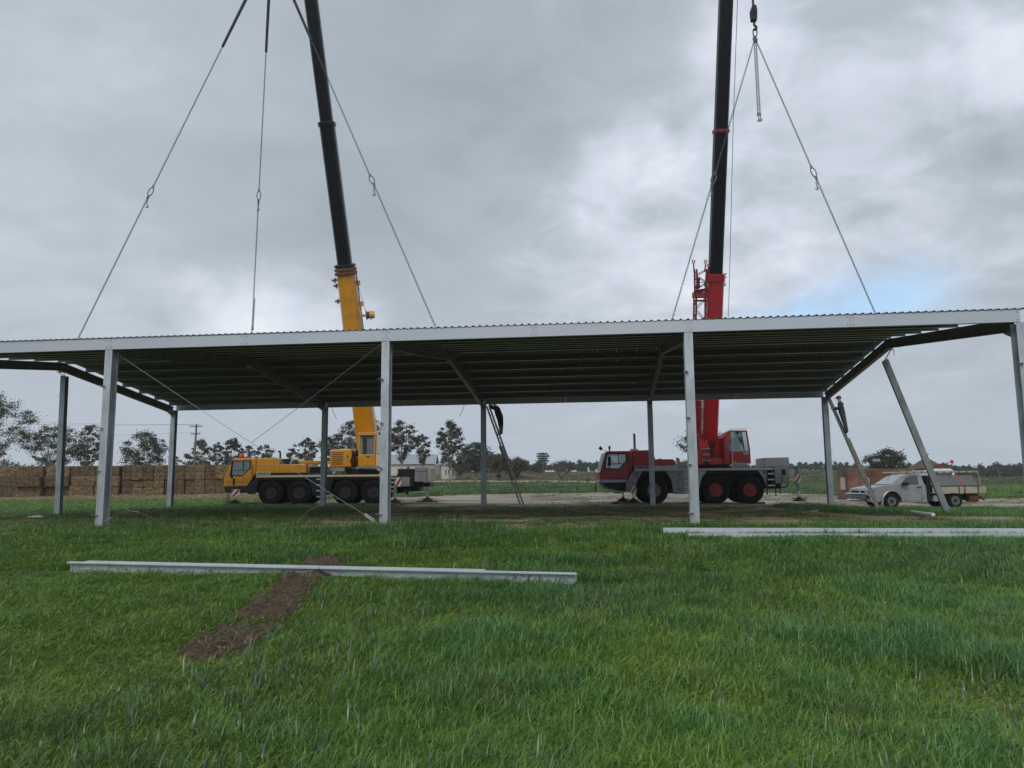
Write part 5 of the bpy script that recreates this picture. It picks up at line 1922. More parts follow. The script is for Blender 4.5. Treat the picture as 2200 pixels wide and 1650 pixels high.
# ------------------------------------------------------------------ brick ruin
bm_ = bpy.data.materials.new('old_brick')
bm_.use_nodes = True
N, Lk = bm_.node_tree.nodes, bm_.node_tree.links
bt_ = N.new('ShaderNodeTexBrick')
bt_.inputs['Color1'].default_value = (0.24, 0.085, 0.05, 1)
bt_.inputs['Color2'].default_value = (0.17, 0.065, 0.042, 1)
bt_.inputs['Mortar'].default_value = (0.24, 0.19, 0.15, 1)
bt_.inputs['Scale'].default_value = 1.0
bt_.inputs['Brick Width'].default_value = 0.24
bt_.inputs['Row Height'].default_value = 0.086
bt_.inputs['Mortar Size'].default_value = 0.010
tcb = N.new('ShaderNodeTexCoord')
mpb = N.new('ShaderNodeMapping')
mpb.inputs['Rotation'].default_value = (math.pi / 2, 0, 0)
Lk.new(tcb.outputs['Object'], mpb.inputs[0])
Lk.new(mpb.outputs[0], bt_.inputs['Vector'])
nb_ = N.new('ShaderNodeTexNoise')
nb_.inputs['Scale'].default_value = 0.9
nb_.inputs['Detail'].default_value = 8
Lk.new(tcb.outputs['Object'], nb_.inputs['Vector'])
mb2 = N.new('ShaderNodeMixRGB')
mb2.blend_type = 'MULTIPLY'
rb2 = N.new('ShaderNodeMapRange')
rb2.inputs['From Min'].default_value = 0.35
rb2.inputs['From Max'].default_value = 0.65
rb2.inputs['To Min'].default_value = 0.45
rb2.inputs['To Max'].default_value = 1.15
Lk.new(nb_.outputs[0], rb2.inputs[0])
cbn = N.new('ShaderNodeCombineColor')
for k in range(3):
    Lk.new(rb2.outputs[0], cbn.inputs[k])
mb2.inputs[0].default_value = 1.0
Lk.new(bt_.outputs[0], mb2.inputs[1])
Lk.new(cbn.outputs[0], mb2.inputs[2])
Lk.new(mb2.outputs[0], N['Principled BSDF'].inputs['Base Color'])
N['Principled BSDF'].inputs['Roughness'].default_value = 0.9
MAT['old_brick'] = bm_
ro = at(1824, 1066, 52.0)
RU = empty('brick_ruin', (ro.x, ro.y, T(ro.x + 3, ro.y) - 0.05), math.radians(2))
tag(RU, 'roofless red brick farm building with boarded doorway behind the utility bonnet', 'building')
s52 = 52.0 / FPX
H = 2.05
ops = [(1.05, 1.55, 0.0, 1.62), (3.45, 3.75, 0.85, 1.62)]
segs = [(0, 1.05, 0, H), (1.05, 1.55, 1.62, H + 0.003), (1.55, 3.45, 0, H), (3.45, 3.75, 1.62, H + 0.003), (3.45, 3.75, 0, 0.85), (3.75, 5.6, 0, H), (5.6, 6.8, 0, H - 0.15)]
m = MB()
for x0, x1, z0, z1 in segs:
    m.box(x0, x1 - 0.001, 0, 0.24, z0, z1)
m.build('front_wall', 'old_brick', RU)
m = MB().box(-0.001, 0.24, 0.241, 1.7, 0, H - 0.02)
m.build('end_wall', 'old_brick', RU)
m = MB().box(0.241, 6.8, 1.5, 1.74, 0, H - 0.1)
m.build('back_wall', 'old_brick', RU)
for k in range(6):
    m = MB().box(-0.03 + k * 1.1, 1.065 + k * 1.1, -0.03, 0.27, H + 0.004, H + 0.07)
    m.build('coping', 'timber_old', RU)
for k in range(4):
    m = MB().box(1.06 + k * 0.122, 1.06 + k * 0.122 + 0.112, 0.10, 0.13, 0.0, 1.6 - 0.03 * (k % 2))
    m.build('door_board', 'pale_board', RU)
m = MB().box(3.46, 3.74, 0.06, 0.09, 0.86, 1.61)
m.build('window_board', 'pale_board', RU)
for x in (0.75, 2.05, 2.9, 4.6):
    m = MB().box(x, x + 0.06, -0.012, 0.0, 0.1, H - 0.05)
    m.build('iron_strap', 'rust', RU)
m = MB().box(-0.35, -0.05, 0.3, 0.42, 0.75, 1.55)
m.build('meter_box', 'pale_board', RU)

# ------------------------------------------------------------------ straw stack
hm = bpy.data.materials.new('straw')
hm.use_nodes = True
N, Lk = hm.node_tree.nodes, hm.node_tree.links
tch = N.new('ShaderNodeTexCoord')
oi = N.new('ShaderNodeObjectInfo')
def hn(scale, st, det=6):
    mp = N.new('ShaderNodeMapping')
    mp.inputs['Scale'].default_value = st
    Lk.new(tch.outputs['Object'], mp.inputs[0])
    ad = N.new('ShaderNodeVectorMath')
    ad.operation = 'ADD'
    sc_ = N.new('ShaderNodeVectorMath')
    sc_.operation = 'SCALE'
    sc_.inputs[0].default_value = (13.1, 7.7, 3.3)
    Lk.new(oi.outputs['Random'], sc_.inputs['Scale'])
    Lk.new(mp.outputs[0], ad.inputs[0])
    Lk.new(sc_.outputs[0], ad.inputs[1])
    n = N.new('ShaderNodeTexNoise')
    n.inputs['Scale'].default_value = scale
    n.inputs['Detail'].default_value = det
    n.inputs['Roughness'].default_value = 0.7
    Lk.new(ad.outputs[0], n.inputs['Vector'])
    return n.outputs[0]
rh = N.new('ShaderNodeValToRGB')
rh.color_ramp.elements[0].position, rh.color_ramp.elements[1].position = 0.36, 0.66
rh.color_ramp.elements[0].color = (0.075, 0.052, 0.032, 1)
rh.color_ramp.elements[1].color = (0.285, 0.205, 0.120, 1)
Lk.new(hn(3.2, (1, 1, 1.6), 9), rh.inputs[0])
mh = N.new('ShaderNodeMixRGB')
mh.blend_type = 'MULTIPLY'
mh.inputs[0].default_value = 0.8
rr = N.new('ShaderNodeValToRGB')
rr.color_ramp.elements[0].color = (0.42, 0.38, 0.34, 1)
rr.color_ramp.elements[1].color = (1.15, 1.05, 0.9, 1)
Lk.new(oi.outputs['Random'], rr.inputs[0])
Lk.new(rh.outputs[0], mh.inputs[1])
Lk.new(rr.outputs[0], mh.inputs[2])
Lk.new(mh.outputs[0], N['Principled BSDF'].inputs['Base Color'])
N['Principled BSDF'].inputs['Roughness'].default_value = 0.95
bh = N.new('ShaderNodeBump')
bh.inputs['Strength'].default_value = 0.9
bh.inputs['Distance'].default_value = 0.08
Lk.new(hn(9.0, (1, 1, 2)), bh.inputs['Height'])
Lk.new(bh.outputs[0], N['Principled BSDF'].inputs['Normal'])
MAT['straw'] = hm

def bale_mesh(lx, ly, lz, seed, strings, vertical=False):
    bm = bmesh.new()
    bmesh.ops.create_cube(bm, size=1.0)
    bmesh.ops.subdivide_edges(bm, edges=bm.edges[:], cuts=9, use_grid_fill=True)
    r = np.random.default_rng(seed)
    for v in bm.verts:
        x, y, z = v.co.x, v.co.y, v.co.z
        # rounded box with strings biting in
        k = max(abs(x), abs(y), abs(z)) * 2
        rx_ = 1 - 0.02 * (abs(2 * y) ** 6 + abs(2 * z) ** 6)
        s = x if not vertical else z
        bite = sum(0.03 * math.exp(-((s - q) / 0.03) ** 2) for q in strings)
        nz = float(vnoise(x * 9 + seed * 3.1, y * 9 + z * 7, 1.0, seed)) - 0.5
        nz2 = float(vnoise(x * 24 + seed, z * 24 + y * 19, 1.0, seed + 3)) - 0.5
        f_ = 1 - bite * 1.2 + nz * 0.07 + nz2 * 0.04 - 0.03 * ((abs(2 * x) > 0.97) + (abs(2 * y) > 0.97) + (abs(2 * z) > 0.97) > 1)
        v.co = Vector((x * lx * f_, y * ly * f_, z * lz * f_))
    me = bpy.data.meshes.new('straw_bale')
    bm.to_mesh(me)
    bm.free()
    me.materials.append(MAT['straw'])
    return me
flat = [bale_mesh(2.38, 1.2, 0.89, 31 + k, (-0.3, -0.1, 0.1, 0.3)) for k in range(4)]
edge = [bale_mesh(0.86, 1.9, 1.36, 51 + k, (-0.25, 0.0, 0.25), True) for k in range(5)]
ordn = ['first', 'second', 'third', 'fourth', 'fifth', 'sixth', 'seventh', 'eighth', 'ninth', 'tenth', 'eleventh', 'twelfth', 'thirteenth', 'fourteenth', 'fifteenth', 'sixteenth', 'seventeenth', 'eighteenth']
h0, h1 = at(-70, 1058, 66.5), at(252, 1056, 68.5)
hv = Vector((h1.x - h0.x, h1.y - h0.y, 0))
nf_ = 6
for c_ in range(nf_):
    for r_ in range(3):
        p = Vector((h0.x, h0.y, 0)) + hv * ((c_ + 0.5 + (0.03 if r_ % 2 else -0.02)) / nf_)
        z = T(p.x, p.y)
        fwd = {(2, 1): 0.9, (2, 2): 0.3, (3, 0): -0.1, (2, 0): 0.5, (3, 1): 0.35}.get((c_, r_), random.uniform(-0.12, 0.12))
        o = inst('straw_bale', flat[(c_ + r_ * 2) % 4], None, (p.x, p.y - fwd + 0.6, z + 0.43 + r_ * 0.885), (0, random.uniform(-0.01, 0.01), math.atan2(hv.y, hv.x) + random.uniform(-0.02, 0.02)), (hv.length / nf_ / 2.42, 1, 1))
        tag(o, f'flat straw bale, {("bottom", "middle", "top")[r_]} row, {ordn[c_]} column from the left end of the stack', 'straw bale', 'flat straw bales in the stack')
g1 = at(575, 1052, 75.5)
hv2 = Vector((g1.x - h1.x, g1.y - h1.y, 0))
ne_ = int(hv2.length / 0.86)
for c_ in range(ne_):
    for r_ in range(2):
        p = Vector((h1.x - 0.25, h1.y, 0)) + hv2 * ((c_ + 0.5) / ne_)
        z = T(p.x, p.y)
        o = inst('straw_bale', edge[(c_ * 2 + r_ * 3) % 5], None, (p.x, p.y + 0.95 + random.uniform(-0.12, 0.12), z + 0.66 + r_ * 1.34), (random.uniform(-0.02, 0.02), random.uniform(-0.02, 0.02), math.atan2(hv2.y, hv2.x) + random.uniform(-0.05, 0.05)))
        tag(o, f'straw bale on edge in the {("lower", "upper")[r_]} row, {ordn[c_] if c_ < 18 else "last"} to the right of the flat bales', 'straw bale', 'straw bales stacked on edge')

# ------------------------------------------------------------------ farmhouse
newmat('house_wall', (0.52, 0.50, 0.44), 0.7, var=0.06, vscale=0.5)
newmat('house_roof', (0.30, 0.33, 0.37), 0.5, 0.2, var=0.08, vscale=0.6)
newmat('tank_grey', (0.20, 0.22, 0.25), 0.6, var=0.12, vscale=1)
hb_ = at(800, 1030, 150)
hz_ = T(at(880, 1030, 150).x, 150)
FH = empty('farmhouse', (hb_.x, 150, hz_), 0)
tag(FH, 'pale weatherboard farmhouse with grey gable roof behind the yellow crane', 'house')
def hz_at(py):
    return at(890, py, 150).z - hz_
Wd = at(931, 1000, 150).x - hb_.x
ze, zr_ = hz_at(996.5), hz_at(976)
m = MB().box(0, Wd, 0, 6.5, 0, ze)
wl_ = m.build('wall', 'house_wall', FH)
m = MB().prism([(0.01, ze), (3.25, zr_ - 0.05), (6.49, ze)], Wd - 0.12, Wd - 0.001, 'x')
m.build('gable', 'house_wall', FH)
for s in (0, 1):
    m = MB()
    a, b_, c_, d_ = (-0.4, -0.4, ze - 0.1), (Wd + 0.5, -0.4, ze - 0.1), (Wd + 0.5, 3.25, zr_), (-0.4, 3.25, zr_)
    if s:
        a, b_, c_, d_ = [(x, 6.5 - y, z) for x, y, z in (a, b_, c_, d_)]
    m.add([a, b_, c_, d_, *[(x, y, z + 0.08) for x, y, z in (a, b_, c_, d_)]], [(0, 1, 2, 3), (4, 5, 6, 7), (0, 1, 5, 4), (1, 2, 6, 5), (2, 3, 7, 6), (3, 0, 4, 7)])
    m.build('roof', 'house_roof', FH)
wx = at(877, 1004, 150).x - hb_.x
m = MB().box(wx - 0.25, wx + 0.25, -0.05, 0.0, hz_at(1007), hz_at(1002))
m.build('window', 'glass_dark', FH)
cx_ = at(898, 975, 150).x - hb_.x
m = MB().box(cx_ - 0.35, cx_ + 0.35, 2.6, 3.2, zr_ - 0.3, hz_at(969))
m.build('chimney', 'rust', FH)
ab = at(949, 1029, 146)
an = empty('outbuilding', (ab.x, 146, T(ab.x, 146)), 0.25)
tag(an, 'small pale lean-to outbuilding with narrow dark windows beside the water tank', 'outbuilding')
aw, az = (at(978, 1029, 146).x - ab.x) / math.cos(0.25), at(960, 999, 146).z - T(ab.x, 146)
m = MB().prism([(0, 0), (0, az), (aw, az - 0.35), (aw, 0)], 0, 3.0)
m.build('wall', 'house_wall', an)
m = MB().prism([(-0.2, az + 0.03), (-0.2, az + 0.1), (aw + 0.15, az - 0.28), (aw + 0.15, az - 0.35)], -0.2, 3.2)
m.build('roof', 'house_roof', an)
for x in (0.25, 0.47, 0.78):
    m = MB().box(aw * x, aw * x + 0.22, -0.04, 0, 0.9, 1.95)
    m.build('window', 'glass_dark', an)
m = MB().tube([(aw * 0.7, -0.5, 0.9), (aw * 1.2, -1.5, 0.7)], 0.05, 5).tube([(aw * 0.75, -0.5, 0), (aw * 0.75, -0.5, 0.95)], 0.06, 5).tube([(aw * 1.15, -1.5, 0), (aw * 1.15, -1.5, 0.75)], 0.06, 5)
m.build('hand_rail', 'timber_old', an)
tb_ = at(941, 1029, 147.5)
tk = empty('water_tank', (tb_.x, 147.5, T(tb_.x, 147.5)))
tag(tk, 'round grey water tank on a timber stand between the farmhouse and the outbuilding', 'water tank')
m = MB().lathe([(0.72, 0.9), (0.74, 1.4), (0.72, 1.9), (0.74, 2.4), (0.72, 2.9), (0.1, 3.1)], 22, (0, 0, 0), 'z')
m.build('tank', 'tank_grey', tk, autos=True)
m = MB().box(-0.8, 0.8, -0.8, 0.8, 0.0, 0.88)
m.build('stand', 'timber_old', tk)
m = MB()
fx = [at(936 + k * 7, 1031, 142) for k in range(4)]
fn = empty('timber_fence', (fx[0].x, 142, T(fx[0].x, 142)))
tag(fn, 'short weathered paling fence in front of the water tank', 'fence')
for k in range(9):
    m = MB().box(k * 0.22 - 1.0, k * 0.22 - 0.83, 0, 0.03, 0.0, 1.05 - 0.05 * (k % 3))
    m.build('paling', 'timber_old', fn)
m = MB().box(-1.05, 1.0, 0.03, 0.07, 0.3, 0.38).box(-1.05, 1.0, 0.03, 0.07, 0.75, 0.83)
m.build('rail', 'timber_old', fn)

# ------------------------------------------------------------------ power pole and its wires
pp = at(416, 1000, 105)
PO = empty('power_pole', (pp.x, 105, T(pp.x, 105)))
tag(PO, 'timber power pole with two crossarms beyond the straw stack', 'power pole')
ptop = at(419, 911, 105).z - T(pp.x, 105)
m = MB().tube([(0, 0, -0.2), (0.15, 0, ptop)], [0.17, 0.12], 10)
m.build('pole', 'timber_old', PO)
for py, hw in ((916, 0.85), (932.5, 0.62)):
    z = at(419, py, 105).z - T(pp.x, 105)
    m = MB().bar((0.13 - hw, -0.15, z), (0.13 + hw, -0.15, z), 0.12, 0.12)
    arm = m.build('crossarm', 'timber_old', PO)
    for x in (-0.9, -0.45, 0.45, 0.9):
        m = MB().tube([(0.13 + hw * x, -0.15, z + 0.06), (0.13 + hw * x, -0.15, z + 0.2)], 0.035, 6)
        m.build('insulator', 'bolt_dark', arm)
for py, py2, dx in ((914, 897, -0.6), (914, 905, 0.5), (931, 935, -0.4)):
    a = Vector((0.13 + dx, -0.15, at(419, py, 105).z - T(pp.x, 105) + 0.15))
    b = at(-120, py2, 98) - PO.location
    m = MB().tube([a.lerp(b, k / 12) + Vector((0, 0, -1.2 * (k / 12) * (1 - k / 12))) for k in range(13)], 0.011, 4)
    m.build('wire', 'bolt_dark', PO)

# ------------------------------------------------------------------ ladders
newmat('ladder_alloy', (0.36, 0.35, 0.32), 0.5, 0.4, var=0.2, vscale=4, dirt=(0.16, 0.12, 0.08), dscale=3, damt=0.7)
def ladder(label, base, top, width, secs):
    """secs = [(t0, t1, half-width factor, offset)] sections along the ladder"""
    base, top, width = Vector(base), Vector(top), Vector(width).normalized()
    d = top - base
    n_ = d.normalized().cross(width).normalized()
    root = empty('ladder', base)
    tag(root, label, 'ladder')
    for t0, t1, hw, off in secs:
        a, b = d * t0 + n_ * off, d * t1 + n_ * off
        for s in (-1, 1):
            m = MB().bar(a + width * (hw * s), b + width * (hw * s), 0.03, 0.085, n_)
            m.build('rail', 'ladder_alloy', root)
        ln = (b - a).length
        k = 0.15
        while k < ln:
            c = a.lerp(b, k / ln)
            m = MB().tube([c - width * hw, c + width * hw], 0.018, 6)
            m.build('rung', 'ladder_alloy', root)
            k += 0.30
    return root, d, n_
lbR = Vector((at(1889, 1091, 34.4).x, 34.4, 0))
lbR.z = T(lbR.x, lbR.y) + 0.02
ltR = at(1781, 850, 35.5)
wR = Vector((0.50, 0.86, 0))
dR = ltR - lbR
wR = Vector((-dR.y, dR.x, 0)).normalized() * -1
lad_r, dR, nR = ladder('long extension ladder leaning against the right rear corner of the shed', lbR, ltR, wR, ((0.0, 0.62, 0.21, 0.0), (0.20, 1.0, 0.175, 0.05)))
lbL = Vector((at(1122, 1086, 38.8).x, 38.8, 0))
lbL.z = T(lbL.x, lbL.y)
ltL = at(1046, 872, 38.05)
dL = ltL - lbL
wL = Vector((-dL.y, dL.x, 0)).normalized()
lad_l, dL, nL = ladder('slim extension ladder leaning on the rear column between the two cranes', lbL, ltL, wL, ((0.0, 0.60, 0.20, 0.0), (0.25, 1.0, 0.165, 0.05)))

# ------------------------------------------------------------------ people
newmat('skin', (0.40, 0.22, 0.16), 0.55)
newmat('jacket_navy', (0.020, 0.026, 0.035), 0.85, var=0.3, vscale=9)
newmat('trousers_green', (0.045, 0.062, 0.055), 0.9, var=0.25, vscale=9)
newmat('boots', (0.02, 0.017, 0.015), 0.7)
newmat('cap_cloth', (0.09, 0.035, 0.03), 0.9)
newmat('hair_dark', (0.02, 0.016, 0.013), 0.8)
newmat('shirt_dark', (0.016, 0.018, 0.024), 0.9)

def bulky(J, k):
    for n_ in ('pelvis', 'belly', 'chest'):
        p, r = J[n_]
        J[n_] = (p, tuple(q * k for q in r))
    for s in 'lr':
        for n_ in ('sho_', 'elb_', 'wri_', 'hip_', 'kne_'):
            p, r = J[n_ + s]
            J[n_ + s] = (p, tuple(q * (1 + (k - 1) * 0.8) for q in r))
    return J

def person(label, loc, rz, J, cloth, headgear):
    """J: joints in metres from the feet; the skin modifier grows one continuous body, then each face takes the cloth of its bone"""
    names = list(J)
    V = [Vector(J[k][0]) for k in names]
    R = [J[k][1] for k in names]
    ix = {k: i for i, k in enumerate(names)}
    bones = [('pelvis', 'belly', 'top'), ('belly', 'chest', 'top'), ('chest', 'neck', 'top'), ('neck', 'jaw', 'skin'), ('jaw', 'head', 'skin'), ('head', 'crown', 'skin')]
    if 'nose' in J:
        bones.append(('jaw', 'nose', 'skin'))
    for s in 'lr':
        bones += [('chest', 'sho_' + s, 'top'), ('sho_' + s, 'elb_' + s, 'top'), ('elb_' + s, 'wri_' + s, 'sleeve'), ('wri_' + s, 'palm_' + s, 'skin'),
                  ('pelvis', 'hip_' + s, 'legs'), ('hip_' + s, 'kne_' + s, 'legs'), ('kne_' + s, 'ank_' + s, 'shin'), ('ank_' + s, 'toe_' + s, 'feet')]
    edges = [(ix[a], ix[b]) for a, b, _ in bones]
    kinds = [k for _, _, k in bones]
    # five separate fingers on each hand
    for s in 'lr':
        p, w = V[ix['palm_' + s]], V[ix['wri_' + s]]
        d = (p - w).normalized()
        side = d.cross(Vector((0, 0, 1)))
        if side.length < 0.1:
            side = d.cross(Vector((1, 0, 0)))
        side.normalize()
        dn = side.cross(d) if side.cross(d).z < 0 else -side.cross(d)
        for q, (o_, ln) in enumerate(((-0.036, 0.065), (-0.013, 0.078), (0.011, 0.074), (0.034, 0.058))):
            V += [p + side * o_ + d * 0.028, p + side * o_ * 1.1 + d * (0.025 + ln * 0.6) + dn * 0.012, p + side * o_ * 1.1 + d * (0.015 + ln * 0.8) + dn * 0.042]
            R += [0.010, 0.009, 0.008]
            n0 = len(V) - 3
            edges += [(ix['palm_' + s], n0), (n0, n0 + 1), (n0 + 1, n0 + 2)]
            kinds += ['skin'] * 3
        V += [p - side * 0.045 - d * 0.015, p - side * 0.065 + d * 0.02 + dn * 0.02]
        R += [0.011, 0.009]
        n0 = len(V) - 2
        edges += [(ix['palm_' + s], n0), (n0, n0 + 1)]
        kinds += ['skin'] * 2
    me = bpy.data.meshes.new('body')
    me.from_pydata(V, edges, [])
    ob = bpy.data.objects.new('tmp_body', me)
    C.objects.link(ob)
    sk = ob.modifiers.new('skin', 'SKIN')
    sk.use_smooth_shade = True
    for i, sv in enumerate(me.skin_vertices[0].data):
        r = R[i]
        sv.radius = (r, r) if not isinstance(r, tuple) else r
        sv.use_root = (i == ix['pelvis'])
    ob.modifiers.new('sub', 'SUBSURF').levels = 1
    ob.modifiers['sub'].render_levels = 1
    dg = bpy.context.evaluated_depsgraph_get()
    fin = bpy.data.meshes.new_from_object(ob.evaluated_get(dg))
    bpy.data.objects.remove(ob)
    fin.name = 'body'
    fin.materials.clear()
    used = []
    for kd in ('top', 'sleeve', 'skin', 'legs', 'shin', 'feet'):
        mt = 'skin' if kd == 'skin' else cloth[kd]
        fin.materials.append(MAT[mt])
        used.append(kd)
    for pl_ in fin.polygons:
        c = pl_.center
        best, bk = 1e9, 0
        for (a, b), kd in zip(edges, kinds):
            A, B = V[a], V[b]
            ab = B - A
            t_ = max(0, min(1, (c - A).dot(ab) / max(ab.length_squared, 1e-9)))
            dd = (c - A - ab * t_).length
            if dd < best:
                best, bk = dd, kd
        pl_.material_index = used.index(bk)
        pl_.use_smooth = True
    root = empty('person', loc, rz)
    tag(root, label, 'person')
    inst('body', fin, root)
    h = V[ix['head']]
    c_ = V[ix['crown']]
    upv = (c_ - V[ix['jaw']]).normalized()
    fw = Vector((-1, 0, 0))
    m = MB()
    q = Quaternion(Vector((0, 0, 1)).cross(upv), 0) if False else Vector((0, 0, 1)).rotation_difference(upv)
    rings = []
    for r, z in ((0.108, -0.02), (0.112, 0.03), (0.100, 0.075), (0.065, 0.11), (0.015, 0.125)):
        rings.append([h + q @ Vector((r * 1.06 * math.cos(a), r * 0.92 * math.sin(a), z)) for a in [2 * math.pi * k / 16 for k in range(16)]])
    m.loft(rings)
    if headgear == 'cap_cloth':
        pk = [Vector((-0.09, -0.07, 0.02)), Vector((-0.19, -0.05, 0.0)), Vector((-0.205, 0, 0.0)), Vector((-0.19, 0.05, 0.0)), Vector((-0.09, 0.07, 0.02))]
        m.add([h + q @ v for v in pk] + [h + q @ (v + Vector((0, 0, 0.012))) for v in pk], [(0, 1, 2, 3, 4), (9, 8, 7, 6, 5)] + [(i, i + 1, i + 6, i + 5) for i in range(4)])
    m.build('cap' if headgear == 'cap_cloth' else 'hair', headgear, root, smooth=True)
    m = MB()
    for s in (-1, 1):
        m.loft([[h + q @ Vector((0.02 * math.cos(a) + 0.01, s * 0.088, -0.03 + 0.03 * math.sin(a))) for a in [k * math.pi / 4 for k in range(8)]], [h + q @ Vector((0.018 * math.cos(a) + 0.015, s * 0.108, -0.03 + 0.027 * math.sin(a))) for a in [k * math.pi / 4 for k in range(8)]]])
    m.build('ears', 'skin', root)
    m = MB()
    for s in (-1, 1):
        m.lathe([(0.002, -0.004), (0.011, -0.001), (0.011, 0.006)], 8, tuple(h + q @ Vector((-0.094, s * 0.036, -0.025))), 'x')
    m.mat('hair_dark')
    m.build('eyes', 'hair_dark', root)
    return root

def base_joints():
    J = {'pelvis': ((0.0, 0, 0.95), (0.15, 0.12)), 'belly': ((-0.01, 0, 1.12), (0.155, 0.12)), 'chest': ((-0.02, 0, 1.34), (0.165, 0.125)), 'neck': ((-0.03, 0, 1.50), 0.058),
         'jaw': ((-0.045, 0, 1.575), (0.072, 0.075)), 'head': ((-0.05, 0, 1.655), (0.098, 0.088)), 'crown': ((-0.04, 0, 1.735), (0.075, 0.068)), 'nose': ((-0.125, 0, 1.612), 0.016)}
    return J

# man on the right ladder: profile to the left, hands on the rails
feet_t = 0.655
fR = lbR + dR * feet_t + nR * 0.05
J = base_joints()
sh = -0.10
for k in ('pelvis', 'belly', 'chest', 'neck', 'jaw', 'head', 'crown', 'nose'):
    p, r = J[k]
    J[k] = ((p[0] + sh - 0.08 * max(0, (p[2] - 0.95)), p[1], p[2]), r)
for s, y in (('l', -1), ('r', 1)):
    J['sho_' + s] = ((sh - 0.055, 0.185 * y, 1.41), (0.072, 0.072))
    J['elb_' + s] = ((sh - 0.06, 0.245 * y, 1.14), (0.055, 0.055))
    J['wri_' + s] = ((sh - 0.30, 0.20 * y, 1.20 + 0.05 * y), (0.036, 0.036))
    J['palm_' + s] = ((sh - 0.375, 0.185 * y, 1.225 + 0.05 * y), (0.038, 0.026))
    J['hip_' + s] = ((sh + 0.01, 0.095 * y, 0.90), (0.098, 0.105))
    J['kne_' + s] = ((-0.01, 0.095 * y, 0.48), (0.07, 0.072))
    J['ank_' + s] = ((0.06, 0.095 * y, 0.09), (0.055, 0.058))
    J['toe_' + s] = ((-0.14, 0.10 * y, 0.045), (0.045, 0.04))
azR = math.atan2(dR.y, dR.x) - math.pi
person('person in dark jacket, green trousers and cap standing high on the right ladder', fR + Vector((0.05, 0, 0.02)), azR, bulky(J, 1.22),
       {'top': 'jacket_navy', 'sleeve': 'jacket_navy', 'legs': 'trousers_green', 'shin': 'trousers_green', 'feet': 'boots'}, 'cap_cloth')
# man on the left ladder: leaning up under the eave, both arms raised to the joint
fL = lbL + dL * 0.695 + nL * 0.05
J = base_joints()
for k in ('pelvis', 'belly', 'chest', 'neck', 'jaw', 'head', 'crown', 'nose'):
    p, r = J[k]
    J[k] = ((p[0] - 0.04 - 0.36 * max(0, p[2] - 0.95), p[1], p[2] - 0.03), r)
for s, y in (('l', -1), ('r', 1)):
    J['sho_' + s] = ((-0.225, 0.185 * y, 1.38), (0.074, 0.074))
    J['elb_' + s] = ((-0.42, 0.22 * y, 1.36 + 0.04 * y), (0.056, 0.056))
    J['wri_' + s] = ((-0.55, 0.12 * y, 1.56 + 0.05 * y), (0.037, 0.037))
    J['palm_' + s] = ((-0.60, 0.09 * y, 1.63 + 0.05 * y), (0.038, 0.026))
    J['hip_' + s] = ((-0.02, 0.10 * y, 0.89), (0.108, 0.11))
    J['kne_' + s] = ((0.02, 0.11 * y, 0.48), (0.066, 0.068))
    J['ank_' + s] = ((0.03, 0.10 * y, 0.10), (0.048, 0.05))
    J['toe_' + s] = ((-0.15, 0.11 * y, 0.045), (0.045, 0.04))
azL = math.atan2(dL.y, dL.x) - math.pi
person('person in dark jacket and shorts reaching up under the eave from the left ladder', fL + Vector((0.10, 0.05, 0.02)), azL, bulky(J, 1.35),
       {'top': 'jacket_navy', 'sleeve': 'jacket_navy', 'legs': 'shirt_dark', 'shin': 'skin', 'feet': 'boots'}, 'hair_dark')
# the two crane operators, seated and facing the shed
def seated():
    J = base_joints()
    for k in ('pelvis', 'belly', 'chest', 'neck', 'jaw', 'head', 'crown', 'nose'):
        p, r = J[k]
        J[k] = ((p[0], p[1], p[2] - 0.83), r)
    for s, y in (('l', -1), ('r', 1)):
        J['sho_' + s] = ((-0.02, 0.18 * y, 0.59), (0.068, 0.068))
        J['elb_' + s] = ((-0.10, 0.24 * y, 0.33), (0.05, 0.05))
        J['wri_' + s] = ((-0.33, 0.20 * y, 0.30), (0.034, 0.034))
        J['palm_' + s] = ((-0.40, 0.19 * y, 0.30), (0.036, 0.026))
        J['hip_' + s] = ((-0.02, 0.10 * y, 0.11), (0.09, 0.09))
        J['kne_' + s] = ((-0.30, 0.12 * y, 0.14), (0.066, 0.066))
        J['ank_' + s] = ((-0.30, 0.12 * y, -0.02), (0.05, 0.05))
        J['toe_' + s] = ((-0.38, 0.12 * y, -0.03), (0.04, 0.035))
    return J
p = YC.matrix_basis @ Vector((8.08, 0.62, 2.88))
person("person in an orange vest seated in the yellow crane's operator cab", p, math.pi / 2 + 0.2, seated(), {'top': 'orange_vest', 'sleeve': 'orange_vest', 'legs': 'jacket_navy', 'shin': 'jacket_navy', 'feet': 'boots'}, 'hair_dark')
p = RC.matrix_basis @ Vector((7.05, 0.58, 2.70))
person("person in dark clothes seated in the red crane's operator cab", p, math.pi / 2 - 0.2, seated(), {'top': 'shirt_dark', 'sleeve': 'skin', 'legs': 'jacket_navy', 'shin': 'jacket_navy', 'feet': 'boots'}, 'hair_dark')

